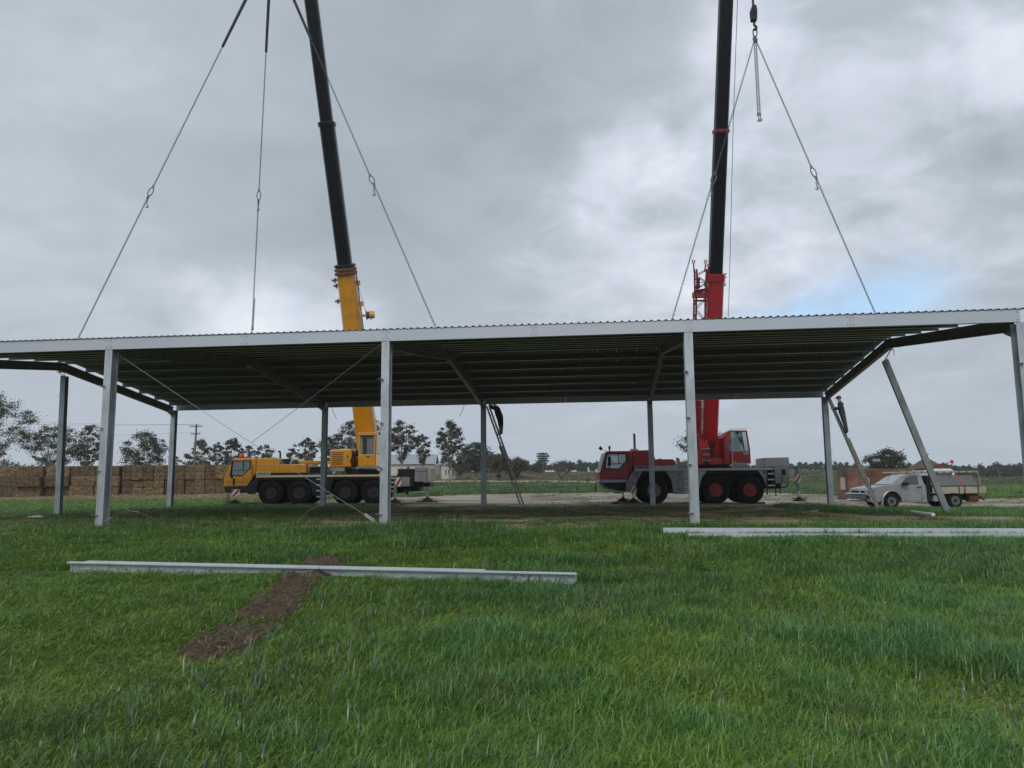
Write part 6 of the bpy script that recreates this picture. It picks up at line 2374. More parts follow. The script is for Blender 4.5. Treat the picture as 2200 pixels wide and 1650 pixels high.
# ------------------------------------------------------------------ loose steel on the ground
def channel(label, a, b, h, fl, flip=1, mat='beam_zinc', lift=0.0, group=None):
    """C section lying with its web upright"""
    a, b = Vector(a), Vector(b)
    d = (b - a)
    ln = d.length
    m = MB()
    t = 0.005
    m.box(0, ln, -t / 2, t / 2, 0, h)
    y0, y1 = (-fl, -t / 2) if flip > 0 else (t / 2, fl)
    m.box(0, ln, y0, y1, 0.0, t)
    m.box(0, ln, y0, y1, h - t, h)
    yl = y0 if flip > 0 else y1 - t
    m.box(0, ln, yl, yl + t, h - 0.022, h - t)
    m.box(0, ln, yl, yl + t, t, 0.022)
    o = m.build('steel_purlin', mat)
    o.location = a + Vector((0, 0, lift))
    o.rotation_euler = (0, -math.asin(d.z / ln), math.atan2(d.y, d.x))
    tag(o, label, 'steel beam', group)
    return o
fa, fb = on_ground(150, 1227), on_ground(1240, 1254)
channel('pale steel channel lying across the foreground grass, nearer of the touching pair', fa, fb, 0.17, 0.085, 1, lift=-0.01)
dv = (fb - fa).normalized()
pv = Vector((-dv.y, dv.x, 0))
channel('pale steel channel lying across the foreground grass, farther of the touching pair', fa + pv * 0.012 + dv * 0.25, fb + pv * 0.012 - dv * 1.4, 0.172, 0.13, -1, lift=-0.008)
ga, gb_ = on_ground(1425, 1149), on_ground(2330, 1152)
channel('long white steel channel lying in grass by the right front column, farther of two', ga, gb_, 0.17, 0.16, -1, lift=-0.02)
gc, gd_ = on_ground(1478, 1157), on_ground(2340, 1158)
channel('long white steel channel lying in grass, nearest of the two at the right', gc, gd_, 0.11, 0.12, -1, lift=-0.01)
pa, pb_ = on_ground(1956, 1108), on_ground(2006, 1116)
m = MB().tube([Vector((0, 0, 0)), pb_ - pa], 0.05, 10)
o = m.build('white_pipe', 'sign_white')
o.location = pa + Vector((0, 0, 0.14))
tag(o, 'short white pipe offcut lying in grass below the leaning column', 'pipe')
la, lb_ = on_ground(396, 1060), on_ground(500, 1057)
m = MB().tube([Vector((0, 0, 0)), (lb_ - la) * 0.5 + Vector((0, 0.1, 0.02)), lb_ - la], [0.17, 0.15, 0.13], 10)
o = m.build('fallen_log', 'timber_old')
o.location = la + Vector((0, 0, 0.16))
tag(o, 'dark log lying on the straw litter left of the yellow crane', 'log')
newmat('plastic_film', (0.45, 0.47, 0.50), 0.4, var=0.4, vscale=6)
newmat('plastic_blue', (0.10, 0.16, 0.30), 0.4)
def crumple(name, px, py, w, d_, h, mat, label, cat, seed):
    c = on_ground(px, py)
    r = np.random.default_rng(seed)
    nx, ny = 14, 8
    v, f = [], []
    for j in range(ny):
        for i in range(nx):
            u, t_ = i / (nx - 1) - 0.5, j / (ny - 1) - 0.5
            e_ = max(0.0, 1 - (abs(2 * u) ** 3 + abs(2 * t_) ** 3) * 0.7)
            v.append((u * w + r.normal(0, w * 0.02), t_ * d_ + r.normal(0, d_ * 0.03), 0.02 + h * e_ * r.uniform(0.3, 1.0)))
    f = [(j * nx + i, j * nx + i + 1, (j + 1) * nx + i + 1, (j + 1) * nx + i) for j in range(ny - 1) for i in range(nx - 1)]
    m = MB().add(v, f)
    o = m.build(name, mat)
    o.modifiers.new('solid', 'SOLIDIFY').thickness = 0.01
    o.location = c
    tag(o, label, cat)
crumple('plastic_sheet', 77, 1113, 0.6, 0.3, 0.09, 'plastic_film', 'crumpled pale plastic sheet on the grass by the left gable column', 'plastic sheet', 3)
crumple('plastic_bag', 47, 1112, 0.25, 0.2, 0.16, 'plastic_blue', 'small blue plastic bag on the grass at the far left', 'bag', 4)
def offcut(label, pa_, pb2_, w, h):
    a, b = on_ground(*pa_), on_ground(*pb2_)
    m = MB().bar(Vector((0, 0, h * 0.6)), b - a + Vector((0, 0, h * 0.7)), w, h)
    o = m.build('timber_offcut', 'pale_board', bevel=0.006)
    o.location = a
    tag(o, label, 'timber', 'timber offcuts round the shed')
offcut('pale timber offcut lying left of the right rear column base', (1742, 1101), (1772, 1099), 0.10, 0.07)
offcut('short timber batten lying on worn grass right of the red crane rear jack', (1733, 1088), (1752, 1094), 0.06, 0.05)
offcut('thin timber batten in the grass near the loose wire by the left front column', (318, 1094), (346, 1093), 0.08, 0.05)
for k, (px, lab) in enumerate(((1779, 'thin steel peg standing just left of the right rear column base'), (1796, 'thin steel peg standing just right of the right rear column base'))):
    g_ = on_ground(px, 1093)
    m = MB().tube([(0, 0, -0.1), (0.02, 0, 0.28)], 0.014, 6).tube([(0.02, 0, 0.27), (0.02, 0, 0.29)], 0.022, 6)
    o = m.build('steel_peg', 'bolt_dark')
    o.location = g_
    tag(o, lab, 'peg', 'pegs by the right rear column')
crumple('dark_rag', 1404, 1134, 0.55, 0.3, 0.12, 'bolt_dark', 'dark crumpled rag on the worn ground at the end of the white channels', 'rag', 9)
# heap of scrap in the far paddock and smaller litter
def heap(px, py, wpx, hpx, n, label, seed, Yd=None):
    c = on_ground(px, py)
    s = c.y / FPX
    root = empty('scrap_heap', c)
    tag(root, label, 'scrap heap')
    r = random.Random(seed)
    for k in range(n):
        x = (r.random() - 0.5) * wpx * s
        h = hpx * s * (0.35 + 0.65 * r.random())
        m = MB().bar((x, r.uniform(-0.5, 0.5), 0.05), (x + r.uniform(-1, 1) * wpx * s * 0.2, r.uniform(-0.5, 0.5), h), r.uniform(0.15, 0.5), r.uniform(0.15, 0.6))
        m.build('scrap_piece', r.choice(['rust', 'bolt_dark', 'timber_old']), root)
heap(1127, 1030, 50, 11, 26, 'dark heap of farm scrap on the dry paddock left of the bare tree', 5)
heap(1018, 1032, 20, 4, 8, 'low dark pile of old timber on the paddock near the centre ladder', 6)
heap(996, 1017, 34, 7, 12, 'low pile of dark timber in front of the bushes right of the outbuilding', 8)
# ------------------------------------------------------------------ trees
def leafmat(name, a, b, tr=0.12):
    newmat(name, a, 0.6, 0, 0.3, var=0.35, vscale=0.6, tint=b, translucent=tr)
leafmat('leaf_gum', (0.050, 0.064, 0.036), (0.075, 0.090, 0.050))
leafmat('leaf_dense', (0.040, 0.056, 0.028), (0.060, 0.078, 0.038))
leafmat('leaf_brown', (0.095, 0.070, 0.040), (0.080, 0.080, 0.042))
leafmat('leaf_dark', (0.035, 0.050, 0.034), (0.048, 0.065, 0.042))
newmat('bark', (0.17, 0.145, 0.12), 0.9, var=0.3, vscale=2)
newmat('bark_pale', (0.33, 0.29, 0.25), 0.85, var=0.25, vscale=1.5)
newmat('twig', (0.075, 0.06, 0.05), 0.9, var=0.2)

def leaf_cloud(rng, centres, radii, per, size, flat=0.7):
    """leaf-sized quads spread through clumps"""
    n = len(centres) * per
    c = np.repeat(centres, per, 0)
    r = np.repeat(radii, per)
    d = rng.normal(size=(n, 3))
    d /= np.linalg.norm(d, axis=1)[:, None]
    rad = rng.random(n) ** 0.5 * np.where(rng.random(n) < 0.18, 1.9, 1.05)
    p = c + d * (rad * r)[:, None] * np.array([1, 1, flat])
    # leaf axes: hang mostly down, turned any way
    a = rng.normal(size=(n, 3)) * np.array([0.8, 0.8, 0.6]) + np.array([0, 0, -0.5])
    a /= np.linalg.norm(a, axis=1)[:, None]
    b = np.cross(a, rng.normal(size=(n, 3)))
    b /= np.linalg.norm(b, axis=1)[:, None]
    s = size * rng.uniform(0.6, 1.35, n)
    a, b = a * s[:, None], b * (s * 0.42)[:, None]
    v = np.stack([p - a * 0.5, p + b * 0.5, p + a * 0.5, p - b * 0.5], 1).reshape(-1, 3)
    f = np.arange(n * 4).reshape(-1, 4)
    return v, f

def gum_shape(rng, H, W, n, style):
    """clump centres, radii and the fork heights of the limbs"""
    cs, rs = [], []
    lo = {'gum': 0.36, 'spread': 0.28, 'dense': 0.16, 'pine': 0.45, 'sparse': 0.30}[style]
    for k in range(n):
        for _ in range(30):
            p = rng.uniform(-1, 1, 3)
            if np.linalg.norm(p) < 1 and (style == 'dense' or np.linalg.norm(p) > 0.35):
                break
        z = lo + (1 - lo) * (p[2] * 0.5 + 0.5) ** 0.85
        wz = math.sin(math.pi * min(1, max(0.05, (z - lo) / (1.05 - lo)))) ** 0.5 if style != 'pine' else (0.5 if k % 3 else 1.0)
        if style == 'pine':
            z = lo + (1 - lo) * (0.35 + 0.62 * (k % 4) / 3)
        cs.append((p[0] * W * 0.5 * wz * 0.92, p[1] * W * 0.42 * wz, z * H * 0.95))
        rs.append(W * rng.uniform(0.11, 0.19) * (1.15 if style == 'dense' else 1.0))
    return np.array(cs), np.array(rs)

TREES = {'n': 0}
def tree(px, top_py, half_px, Y, style, label, leaf='leaf_gum', n=22, per=170, seed=0, bark='bark_pale', lean_=0.0, group='gum trees behind the straw stack and farmhouse'):
    rng = np.random.default_rng(seed + 100)
    x = at(px, 1010, Y).x
    g = T(x, Y)
    H = at(px, top_py, Y).z - g
    W = 2 * half_px * Y / FPX
    root = empty('gum_tree' if leaf in ('leaf_gum', 'leaf_dense') else ('pine_tree' if style == 'pine' else 'bushy_tree'), (x, Y, g))
    tag(root, label, 'tree', group)
    cs, rs = gum_shape(rng, H, W, int(n * (4.2 if style != 'dense' else 2.8)), style)
    rs = rs * rng.uniform(0.3, 0.72, len(rs))
    v, f = leaf_cloud(rng, cs, rs, int(per * 0.34), max(0.14, 0.0024 * Y), 0.62 if style != 'pine' else 0.35)
    m = MB()
    tr_ = 0.010 * H + 0.05
    fork = H * {'gum': 0.36, 'spread': 0.22, 'dense': 0.2, 'pine': 0.75, 'sparse': 0.25}[style]
    bend = rng.normal(0, 0.03 * H, 2)
    tp = Vector((bend[0], bend[1], fork))
    m.tube([(0, 0, -0.2), (bend[0] * 0.4, bend[1] * 0.4, fork * 0.5), tp], [tr_ * 1.25, tr_, tr_ * 0.85], 7)
    order = np.argsort(cs[:, 2])[::-1]
    nl = min(len(cs), 20 if style != 'dense' else 5)
    for k in order[::max(1, len(cs) // nl)]:
        c = Vector(cs[k])
        s0 = Vector((bend[0], bend[1], fork * rng.uniform(0.75, 1.0)))
        if style == 'pine':
            s0 = Vector((bend[0], bend[1], min(c.z - 0.2, H * 0.9)))
        mid_ = s0.lerp(c, 0.5) + Vector((rng.normal(0, 0.03 * W), 0, -0.06 * (c - s0).length + rng.normal(0, 0.02 * H)))
        m.tube([s0, mid_, c], [tr_ * 0.45, tr_ * 0.25, tr_ * 0.09], 5)
    if style == 'pine':
        m.tube([tp, (bend[0], bend[1], H * 0.93)], [tr_ * 0.8, tr_ * 0.3], 6)
    m.build('trunk', bark, root, smooth=True)
    inst('crown', quick_mesh('crown', v, f, [leaf]), root)
    return root

TL = [
    (-20, 832, 88, 85, 'sparse', 'tall open gum tree cut off by the left edge of the photo', 'leaf_gum', 26, 270),
    (112, 903, 70, 95, 'spread', 'broad leafy gum tree behind the straw stack, left of the front column', 'leaf_gum', 26, 210),
    (190, 902, 42, 97, 'spread', 'gum tree with pale bare limbs right behind the left front column', 'leaf_gum', 20, 190),
    (308, 921, 56, 100, 'dense', 'rounded dense gum tree behind the straw stack between two columns', 'leaf_dense', 40, 220),
    (394, 968, 24, 118, 'dense', 'low bushy tree just left of the power pole', 'leaf_dense', 12, 120),
    (432, 940, 27, 120, 'sparse', 'thin open gum tree directly right of the power pole', 'leaf_gum', 16, 110),
    (468, 947, 22, 130, 'gum', 'small gum tree second to the right of the power pole', 'leaf_gum', 14, 120),
    (498, 935, 25, 115, 'spread', "taller gum tree above the yellow crane's front cab", 'leaf_gum', 18, 150),
    (530, 951, 24, 125, 'spread', 'small gum tree where the two bracing wires cross', 'leaf_gum', 14, 140),
    (567, 949, 25, 120, 'spread', "small rounded gum tree above the yellow crane's engine cover", 'leaf_gum', 16, 150),
    (634, 950, 19, 125, 'sparse', 'wispy gum tree left of the rear column near the yellow engine house', 'leaf_gum', 12, 110),
    (662, 930, 24, 116, 'gum', 'slender gum tree just left of the second rear column', 'leaf_gum', 16, 140),
    (724, 925, 46, 108, 'spread', "wide gum tree behind the yellow crane's louvred house", 'leaf_gum', 26, 200),
    (775, 880, 52, 104, 'gum', 'tallest gum tree, standing behind the yellow boom', 'leaf_gum', 26, 190),
    (862, 896, 36, 110, 'gum', 'upright gum tree over the left of the farmhouse roof', 'leaf_gum', 24, 200),
    (905, 924, 24, 116, 'gum', 'smaller forked gum tree over the middle of the farmhouse roof', 'leaf_gum', 16, 160),
    (966, 897, 37, 118, 'spread', 'tall gum tree with clumped crown right of the farmhouse gable', 'leaf_gum', 24, 220),
    (1515, 913, 62, 110, 'gum', 'gum tree behind the red boom, its crown showing on both sides', 'leaf_gum', 26, 190),
    (1908, 961, 50, 85, 'spread', 'spreading gum tree above the brick ruin, left of the leaning column', 'leaf_gum', 30, 210),
]
for k, t_ in enumerate(TL):
    tree(*t_, seed=k * 7 + 3)
BL = [
    (1022, 949, 44, 150, 'dense', 'dark dense tree behind the centre rear column', 'leaf_dark', 44, 200, 'bark'),
    (990, 976, 24, 145, 'dense', 'reddish brown bush right of the outbuilding', 'leaf_brown', 16, 140, 'bark'),
    (1064, 966, 22, 175, 'dense', 'dark round tree peeping over the brown bush behind the ladder', 'leaf_dark', 16, 140, 'bark'),
    (1072, 974, 34, 128, 'dense', 'brown twiggy bush behind the centre ladder', 'leaf_brown', 26, 170, 'twig'),
    (1112, 981, 27, 132, 'dense', 'olive brown bush right of the centre ladder', 'leaf_brown', 24, 190, 'bark'),
    (1167, 972, 15, 230, 'pine', 'umbrella pine standing left of the bare tree', 'leaf_dark', 16, 130, 'bark'),
    (1155, 996, 26, 235, 'dense', 'low dark tree at the foot of the umbrella pine', 'leaf_dark', 18, 120, 'bark'),
]
for k, t_ in enumerate(BL):
    tree(*t_[:9], seed=k * 5 + 300, bark=t_[9], group='bushes and trees in the middle distance')

# nearly bare tree on the paddock
def bare_tree(px, top_py, half_px, Y, label, seed):
    r = random.Random(seed)
    x = at(px, 1015, Y).x
    g = T(x, Y)
    H = at(px, top_py, Y).z - g
    W = half_px * Y / FPX
    root = empty('bare_tree', (x, Y, g))
    tag(root, label, 'tree')
    m = MB()
    tips = []
    def grow(p, d, ln, rad, lv):
        q = p + d * ln
        mid_ = p.lerp(q, 0.5) + Vector((r.uniform(-1, 1), r.uniform(-1, 1), r.uniform(-0.5, 0.5))) * ln * 0.07
        m.tube([p, mid_, q], [rad, rad * 0.85, rad * 0.7], 5 if lv < 2 else 3, False)
        if lv >= 5:
            tips.append(q)
            return
        for k in range(3 if lv < 3 else 2):
            nd = (d + Vector((r.uniform(-1, 1) * 0.85, r.uniform(-1, 1) * 0.7, r.uniform(-0.35, 0.55)))).normalized()
            if nd.z < -0.1:
                nd.z = 0.05
            grow(q, nd, ln * r.uniform(0.62, 0.82), rad * 0.62, lv + 1)
        if lv >= 2:
            tips.append(q)
    for k in range(4):
        a = k * 1.7 + 0.4
        grow(Vector((0.05 * k, 0, 0.3)), Vector((math.cos(a) * 0.75, math.sin(a) * 0.5, 0.8)).normalized(), H * 0.23, 0.13, 1)
    m.tube([(0, 0, -0.2), (0, 0, 0.45)], [0.32, 0.24], 8)
    m.build('trunk', 'twig', root)
    rng = np.random.default_rng(seed)
    tp = np.array([tuple(t_) for t_ in tips])
    sel = tp[rng.random(len(tp)) < 0.6]
    v, f = leaf_cloud(rng, sel, np.full(len(sel), 0.22), 2, 0.16)
    inst('crown', quick_mesh('crown', v, f, ['leaf_brown']), root)
bare_tree(1206, 968, 36, 128, 'nearly bare spreading tree alone on the dry paddock left of the red crane', 21)

# far woods that read as one mass
def woods(name, px0, px1, Y, h_lo, h_hi, n, seed, label, leaf='leaf_dark', per=70, base_drop=0.0):
    rng = np.random.default_rng(seed)
    V, F, off = [], [], 0
    for k in range(n):
        px = px0 + (px1 - px0) * (k + rng.random()) / n
        yy = Y * rng.uniform(0.96, 1.06)
        x = at(px, 1010, yy).x
        g = T(x, yy)
        H = rng.uniform(h_lo, h_hi)
        W = H * rng.uniform(0.7, 1.1)
        cs, rs = gum_shape(rng, H, W, 9, 'dense' if rng.random() < 0.6 else 'spread')
        v, f = leaf_cloud(rng, cs + np.array([x, yy, g]), rs * 1.15, per, 0.0028 * Y, 0.75)
        v[:, 2] = np.maximum(g + (v[:, 2] - g) * 1.25 - 0.25 * H, g - 0.1)
        V.append(v)
        F.append(f + off)
        off += len(v)
    tag(inst(name, quick_mesh(name, np.concatenate(V), np.concatenate(F), [leaf])), label, 'woods', kind='stuff')
woods('far_woods', -60, 60, 150, 2.5, 5, 9, 1, 'low dark scrub along the left behind the straw stack')
woods('far_woods', 365, 760, 150, 2.2, 4.2, 34, 2, 'line of scrubby gum woods behind the yellow crane', 'leaf_gum')
woods('far_woods', 1128, 1320, 290, 2.4, 5.0, 26, 3, 'hazy far woods left of the red crane cab')
woods('far_woods', 1330, 1560, 300, 2.4, 5.0, 28, 4, 'hazy far woods behind the red crane')
woods('far_woods', 1560, 1790, 330, 1.6, 3.6, 26, 5, 'low hazy woods on the skyline right of the red crane')
woods('far_woods', 1990, 2260, 215, 2.0, 4.6, 34, 6, 'grey green woods along the right edge of the far pasture', 'leaf_gum')
woods('far_woods', 1790, 2010, 320, 1.8, 4.2, 24, 7, 'hazy far trees behind the brick ruin')
woods('far_woods', 845, 1130, 260, 2.5, 5.5, 28, 8, 'hazy woods behind the farmhouse and bushes')

# ------------------------------------------------------------------ grass
gm_ = bpy.data.materials.new('grass_blade')
gm_.use_nodes = True
N, Lk = gm_.node_tree.nodes, gm_.node_tree.links
pb = N['Principled BSDF']
pb.inputs['Roughness'].default_value = 0.28
pb.inputs['Specular IOR Level'].default_value = 0.5
ga_ = N.new('ShaderNodeAttribute')
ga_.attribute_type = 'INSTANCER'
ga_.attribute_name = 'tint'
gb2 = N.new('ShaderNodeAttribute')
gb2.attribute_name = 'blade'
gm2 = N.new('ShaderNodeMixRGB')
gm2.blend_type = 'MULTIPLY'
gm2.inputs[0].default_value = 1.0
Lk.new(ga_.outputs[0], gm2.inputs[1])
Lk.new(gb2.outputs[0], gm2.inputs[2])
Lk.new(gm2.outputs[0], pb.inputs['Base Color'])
trn = N.new('ShaderNodeBsdfTranslucent')
Lk.new(gm2.outputs[0], trn.inputs[0])
msx = N.new('ShaderNodeMixShader')
msx.inputs[0].default_value = 0.32
Lk.new(pb.outputs[0], msx.inputs[1])
Lk.new(trn.outputs[0], msx.inputs[2])
Lk.new(msx.outputs[0], N['Material Output'].inputs[0])
MAT['grass_blade'] = gm_

tuft_col = bpy.data.collections.new('grass_tufts')
def tuft(seed, nb, h, spread, width, segs=4, droop=0.6, broad=False):
    rng = np.random.default_rng(seed)
    V, F, Cc = [], [], []
    for k in range(nb):
        a = rng.uniform(0, 2 * math.pi)
        r = spread * math.sqrt(rng.random())
        base = np.array([r * math.cos(a), r * math.sin(a), -0.02])
        az = rng.normal(-0.35, 1.3)
        out_ = np.array([math.cos(az), math.sin(az), 0])
        sd = np.array([-math.sin(az), math.cos(az), 0])
        L_ = h * rng.uniform(0.45, 1.15)
        th0 = rng.uniform(0.02, 0.30)
        dr = droop * rng.uniform(0.3, 1.9)
        p = base.copy()
        n0 = len(V)
        w0 = width * rng.uniform(0.7, 1.3)
        tone = rng.uniform(0.65, 1.3)
        warm = rng.random()
        c = np.array([tone * (1.0 + 0.35 * (warm > 0.82)), tone, tone * (1.0 - 0.15 * (warm > 0.82))])
        if rng.random() < 0.035:
            c = np.array([2.2, 1.35, 1.5]) * 0.9      # a dead straw among the green
        for s in range(segs + 1):
            t_ = s / segs
            w = w0 * (1 - t_ ** (2.2 if not broad else 3)) * (0.75 + 0.5 * t_ * (1 - t_) * 2) + 0.0006
            th = th0 + dr * t_ ** 1.6
            V.append(p - sd * w / 2)
            V.append(p + sd * w / 2)
            Cc += [c * (0.62 + 0.66 * t_) + np.array([0.10, 0.0, 0.12]) * t_ ** 2] * 2  # tip sheen put into the blade colour, paler towards the end
            p = p + (out_ * math.sin(th) + np.array([0, 0, math.cos(th)])) * (L_ / segs)
        for s in range(segs):
            q = n0 + 2 * s
            F.append((q, q + 1, q + 3, q + 2))
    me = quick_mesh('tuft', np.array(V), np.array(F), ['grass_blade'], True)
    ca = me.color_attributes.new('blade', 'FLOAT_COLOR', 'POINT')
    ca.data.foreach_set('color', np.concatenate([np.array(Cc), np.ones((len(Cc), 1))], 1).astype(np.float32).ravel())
    o = bpy.data.objects.new('tuft', me)
    tuft_col.objects.link(o)
# near tufts 0-5, broad-leaved 6, simple far tufts 7-9, tall arching stems 10-12
for k in range(6):
    tuft(k, 38, 1.0, 0.75 + 0.08 * k, 0.034 if k % 2 else 0.026, 4, 0.9 + 0.25 * k)
tuft(6, 12, 0.55, 0.25, 0.14, 4, 1.3, True)
for k in range(3):
    tuft(20 + k, 34, 1.0, 0.9, 0.05, 3, 0.8)
for k in range(3):
    tuft(30 + k, 9, 1.0, 0.55, 0.055, 7, 1.9 + 0.3 * k)
bpy_names = [o.name for o in tuft_col.objects]

def geo_scatter(name, P, S, Rz, tilt, tint, idx, label):
    me = bpy.data.meshes.new(name)
    me.vertices.add(len(P))
    me.vertices.foreach_set('co', P.astype(np.float32).ravel())
    def attr(nm, typ, arr, key):
        a = me.attributes.new(nm, typ, 'POINT')
        a.data.foreach_set(key, arr.ravel())
    attr('scl', 'FLOAT_VECTOR', S.astype(np.float32), 'vector')
    attr('rot', 'FLOAT_VECTOR', np.stack([tilt[:, 0], tilt[:, 1], Rz], 1).astype(np.float32), 'vector')
    attr('tint', 'FLOAT_COLOR', np.concatenate([tint, np.ones((len(tint), 1))], 1).astype(np.float32), 'color')
    attr('idx', 'INT', idx.astype(np.int32), 'value')
    o = inst(name, me)
    ng = bpy.data.node_groups.new(name, 'GeometryNodeTree')
    ng.interface.new_socket('Geometry', in_out='INPUT', socket_type='NodeSocketGeometry')
    ng.interface.new_socket('Geometry', in_out='OUTPUT', socket_type='NodeSocketGeometry')
    gi, go = ng.nodes.new('NodeGroupInput'), ng.nodes.new('NodeGroupOutput')
    ci = ng.nodes.new('GeometryNodeCollectionInfo')
    ci.inputs[0].default_value = tuft_col
    ci.inputs['Separate Children'].default_value = True
    ci.inputs['Reset Children'].default_value = True
    ip = ng.nodes.new('GeometryNodeInstanceOnPoints')
    ip.inputs['Pick Instance'].default_value = True
    def named(nm, typ):
        a = ng.nodes.new('GeometryNodeInputNamedAttribute')
        a.data_type = typ
        a.inputs[0].default_value = nm
        return [s for s in a.outputs if s.enabled and s.name == 'Attribute'][0]
    e2r = ng.nodes.new('FunctionNodeEulerToRotation')
    ng.links.new(named('rot', 'FLOAT_VECTOR'), e2r.inputs[0])
    ng.links.new(gi.outputs[0], ip.inputs['Points'])
    ng.links.new(ci.outputs[0], ip.inputs['Instance'])
    ng.links.new(named('idx', 'INT'), ip.inputs['Instance Index'])
    ng.links.new(e2r.outputs[0], ip.inputs['Rotation'])
    ng.links.new(named('scl', 'FLOAT_VECTOR'), ip.inputs['Scale'])
    ng.links.new(ip.outputs[0], go.inputs[0])
    md = o.modifiers.new('scatter', 'NODES')
    md.node_group = ng
    tag(o, label, 'grass', kind='stuff')
    return o

def seg_dist(x, y, a, b):
    ax, ay, bx, by = a[0], a[1], b[0], b[1]
    dx, dy = bx - ax, by - ay
    t_ = np.clip(((x - ax) * dx + (y - ay) * dy) / (dx * dx + dy * dy), 0, 1)
    return np.hypot(x - ax - t_ * dx, y - ay - t_ * dy)

YEL, MIDG, BLU, STRAWC = (np.array(c) for c in ((0.145, 0.268, 0.036), (0.100, 0.240, 0.040), (0.074, 0.200, 0.058), (0.25, 0.22, 0.09)))
rng = np.random.default_rng(77)
# --- foreground
P, S, TI, ID = [], [], [], []
BEAMS = ((fa, fb), (ga, gb_), (gc, gd_))
def fg_points(n_try, soil_keep):
    yy = 3.0 * (20.8 / 3.0) ** rng.random(n_try)
    xx = (rng.random(n_try) * 2 - 1) * (0.70 * yy + 1.2)
    keep = rng.random(n_try) < np.clip(0.40 + 0.06 * yy, 0, 1)
    inS = in_poly(xx, yy, SOIL) | in_poly(xx - 0.07, yy, SOIL) | in_poly(xx + 0.07, yy, SOIL)
    keep &= ~(inS & (rng.random(n_try) > soil_keep))
    for a, b in BEAMS:
        keep &= seg_dist(xx, yy, a, b) > 0.19
    keep &= ~((yy > 19.2 + (vnoise(xx, yy, 1.4, 3) - 0.5) * 2.2 - 0.3 * (xx < -6)) & (rng.random(n_try) > 0.12))
    return xx[keep], yy[keep]
def before_beams(xx, yy, hh, cap):
    """grass stays low just in front of the steel, which is pressed into it"""
    for a, b in BEAMS:
        dd = seg_dist(xx, yy, a, b)
        front = (dd < 1.1) & (yy < a.y + (xx - a.x) * (b.y - a.y) / (b.x - a.x))
        hh = np.where(front, np.minimum(hh, cap * (0.5 + 0.5 * rng.random(len(hh)) + 0.8 * vnoise(xx, yy, 0.5, 51))), hh)
    return hh
xx, yy = fg_points(64000, 0.02)
n1_, n2_, n3_ = vnoise(xx, yy, 1.9, 11), vnoise(xx, yy, 0.55, 12), vnoise(xx, yy, 4.2, 13)
n4_ = vnoise(xx, yy, 0.22, 14)
left = sstep(0.5, -3.5, xx + (n3_ - 0.5) * 3) * sstep(15, 11, yy)
hh = 0.075 + 0.16 * np.clip(n1_ * 0.45 + n2_ * 0.55 + n4_ * 0.25 - 0.25, 0, 1)
hh = hh * (1 - 0.35 * left) * rng.uniform(0.7, 1.3, len(xx))
hh = before_beams(xx, yy, hh, 0.085)
tone_ = 0.82 + 0.36 * vnoise(xx, yy, 2.6, 71) * (0.6 + 0.4 * vnoise(xx, yy, 0.9, 72))
mixv = np.clip((n1_ - 0.5) * 0.8 + (n2_ - 0.5) * 1.1 + (n4_ - 0.5) * 0.8 + 0.5 - 0.22 * left + rng.normal(0, 0.18, len(xx)), 0, 1)[:, None]
tint = np.where(mixv < 0.5, YEL + (MIDG - YEL) * mixv * 2, MIDG + (BLU - MIDG) * (mixv - 0.5) * 2)
dry = sstep(0.80, 0.98, vnoise(xx, yy, 0.6, 21) * 0.8 + 0.25 * rng.random(len(xx)))[:, None] * 0.45
tint = (tint * (1 - dry) + STRAWC * dry) * rng.uniform(0.75, 1.25, (len(xx), 1)) * (tone_ * 1.06)[:, None]
sx = (0.16 + 0.011 * yy) * rng.uniform(0.8, 1.25, len(xx))
idn = rng.integers(0, 6, len(xx))
idn = np.where(rng.random(len(xx)) < 0.012 + 0.05 * (left > 0.5) * (n2_ > 0.5), 6, idn)
bl = idn == 6
Sv = np.stack([sx, sx, hh], 1)
Sv[bl] = (0.15 * rng.uniform(0.6, 1.3, bl.sum()))[:, None] * np.array([1, 1, 1.0])
tint[bl] *= 0.8
tint = tint + (YEL * 1.05 - tint) * (0.45 * left)[:, None]
P.append(np.stack([xx, yy, terrain(xx, yy) - 0.01], 1)); S.append(Sv); TI.append(tint); ID.append(idn)
# taller arching stems standing out of the sward, wet sheen put into a paler tint
xx, yy = fg_points(15000, 0.0)
n1_, n2_ = vnoise(xx, yy, 1.7, 61), vnoise(xx, yy, 0.5, 62)
left = sstep(0.5, -3.5, xx) * sstep(15, 11, yy)
k = rng.random(len(xx)) < np.clip(0.25 + 1.3 * (n1_ * 0.6 + n2_ * 0.4 - 0.42) - 0.35 * left, 0.03, 1)
xx, yy, n1_ = xx[k], yy[k], n1_[k]
hh = before_beams(xx, yy, 0.17 + 0.17 * n1_ * rng.uniform(0.5, 1.3, len(xx)), 0.12)
sx = 0.19 * rng.uniform(0.8, 1.3, len(xx))
P.append(np.stack([xx, yy, terrain(xx, yy) - 0.01], 1)); S.append(np.stack([sx, sx, hh], 1))
TI.append(np.array((0.100, 0.190, 0.085)) * rng.uniform(0.75, 1.3, (len(xx), 1))); ID.append(rng.integers(10, 13, len(xx)))
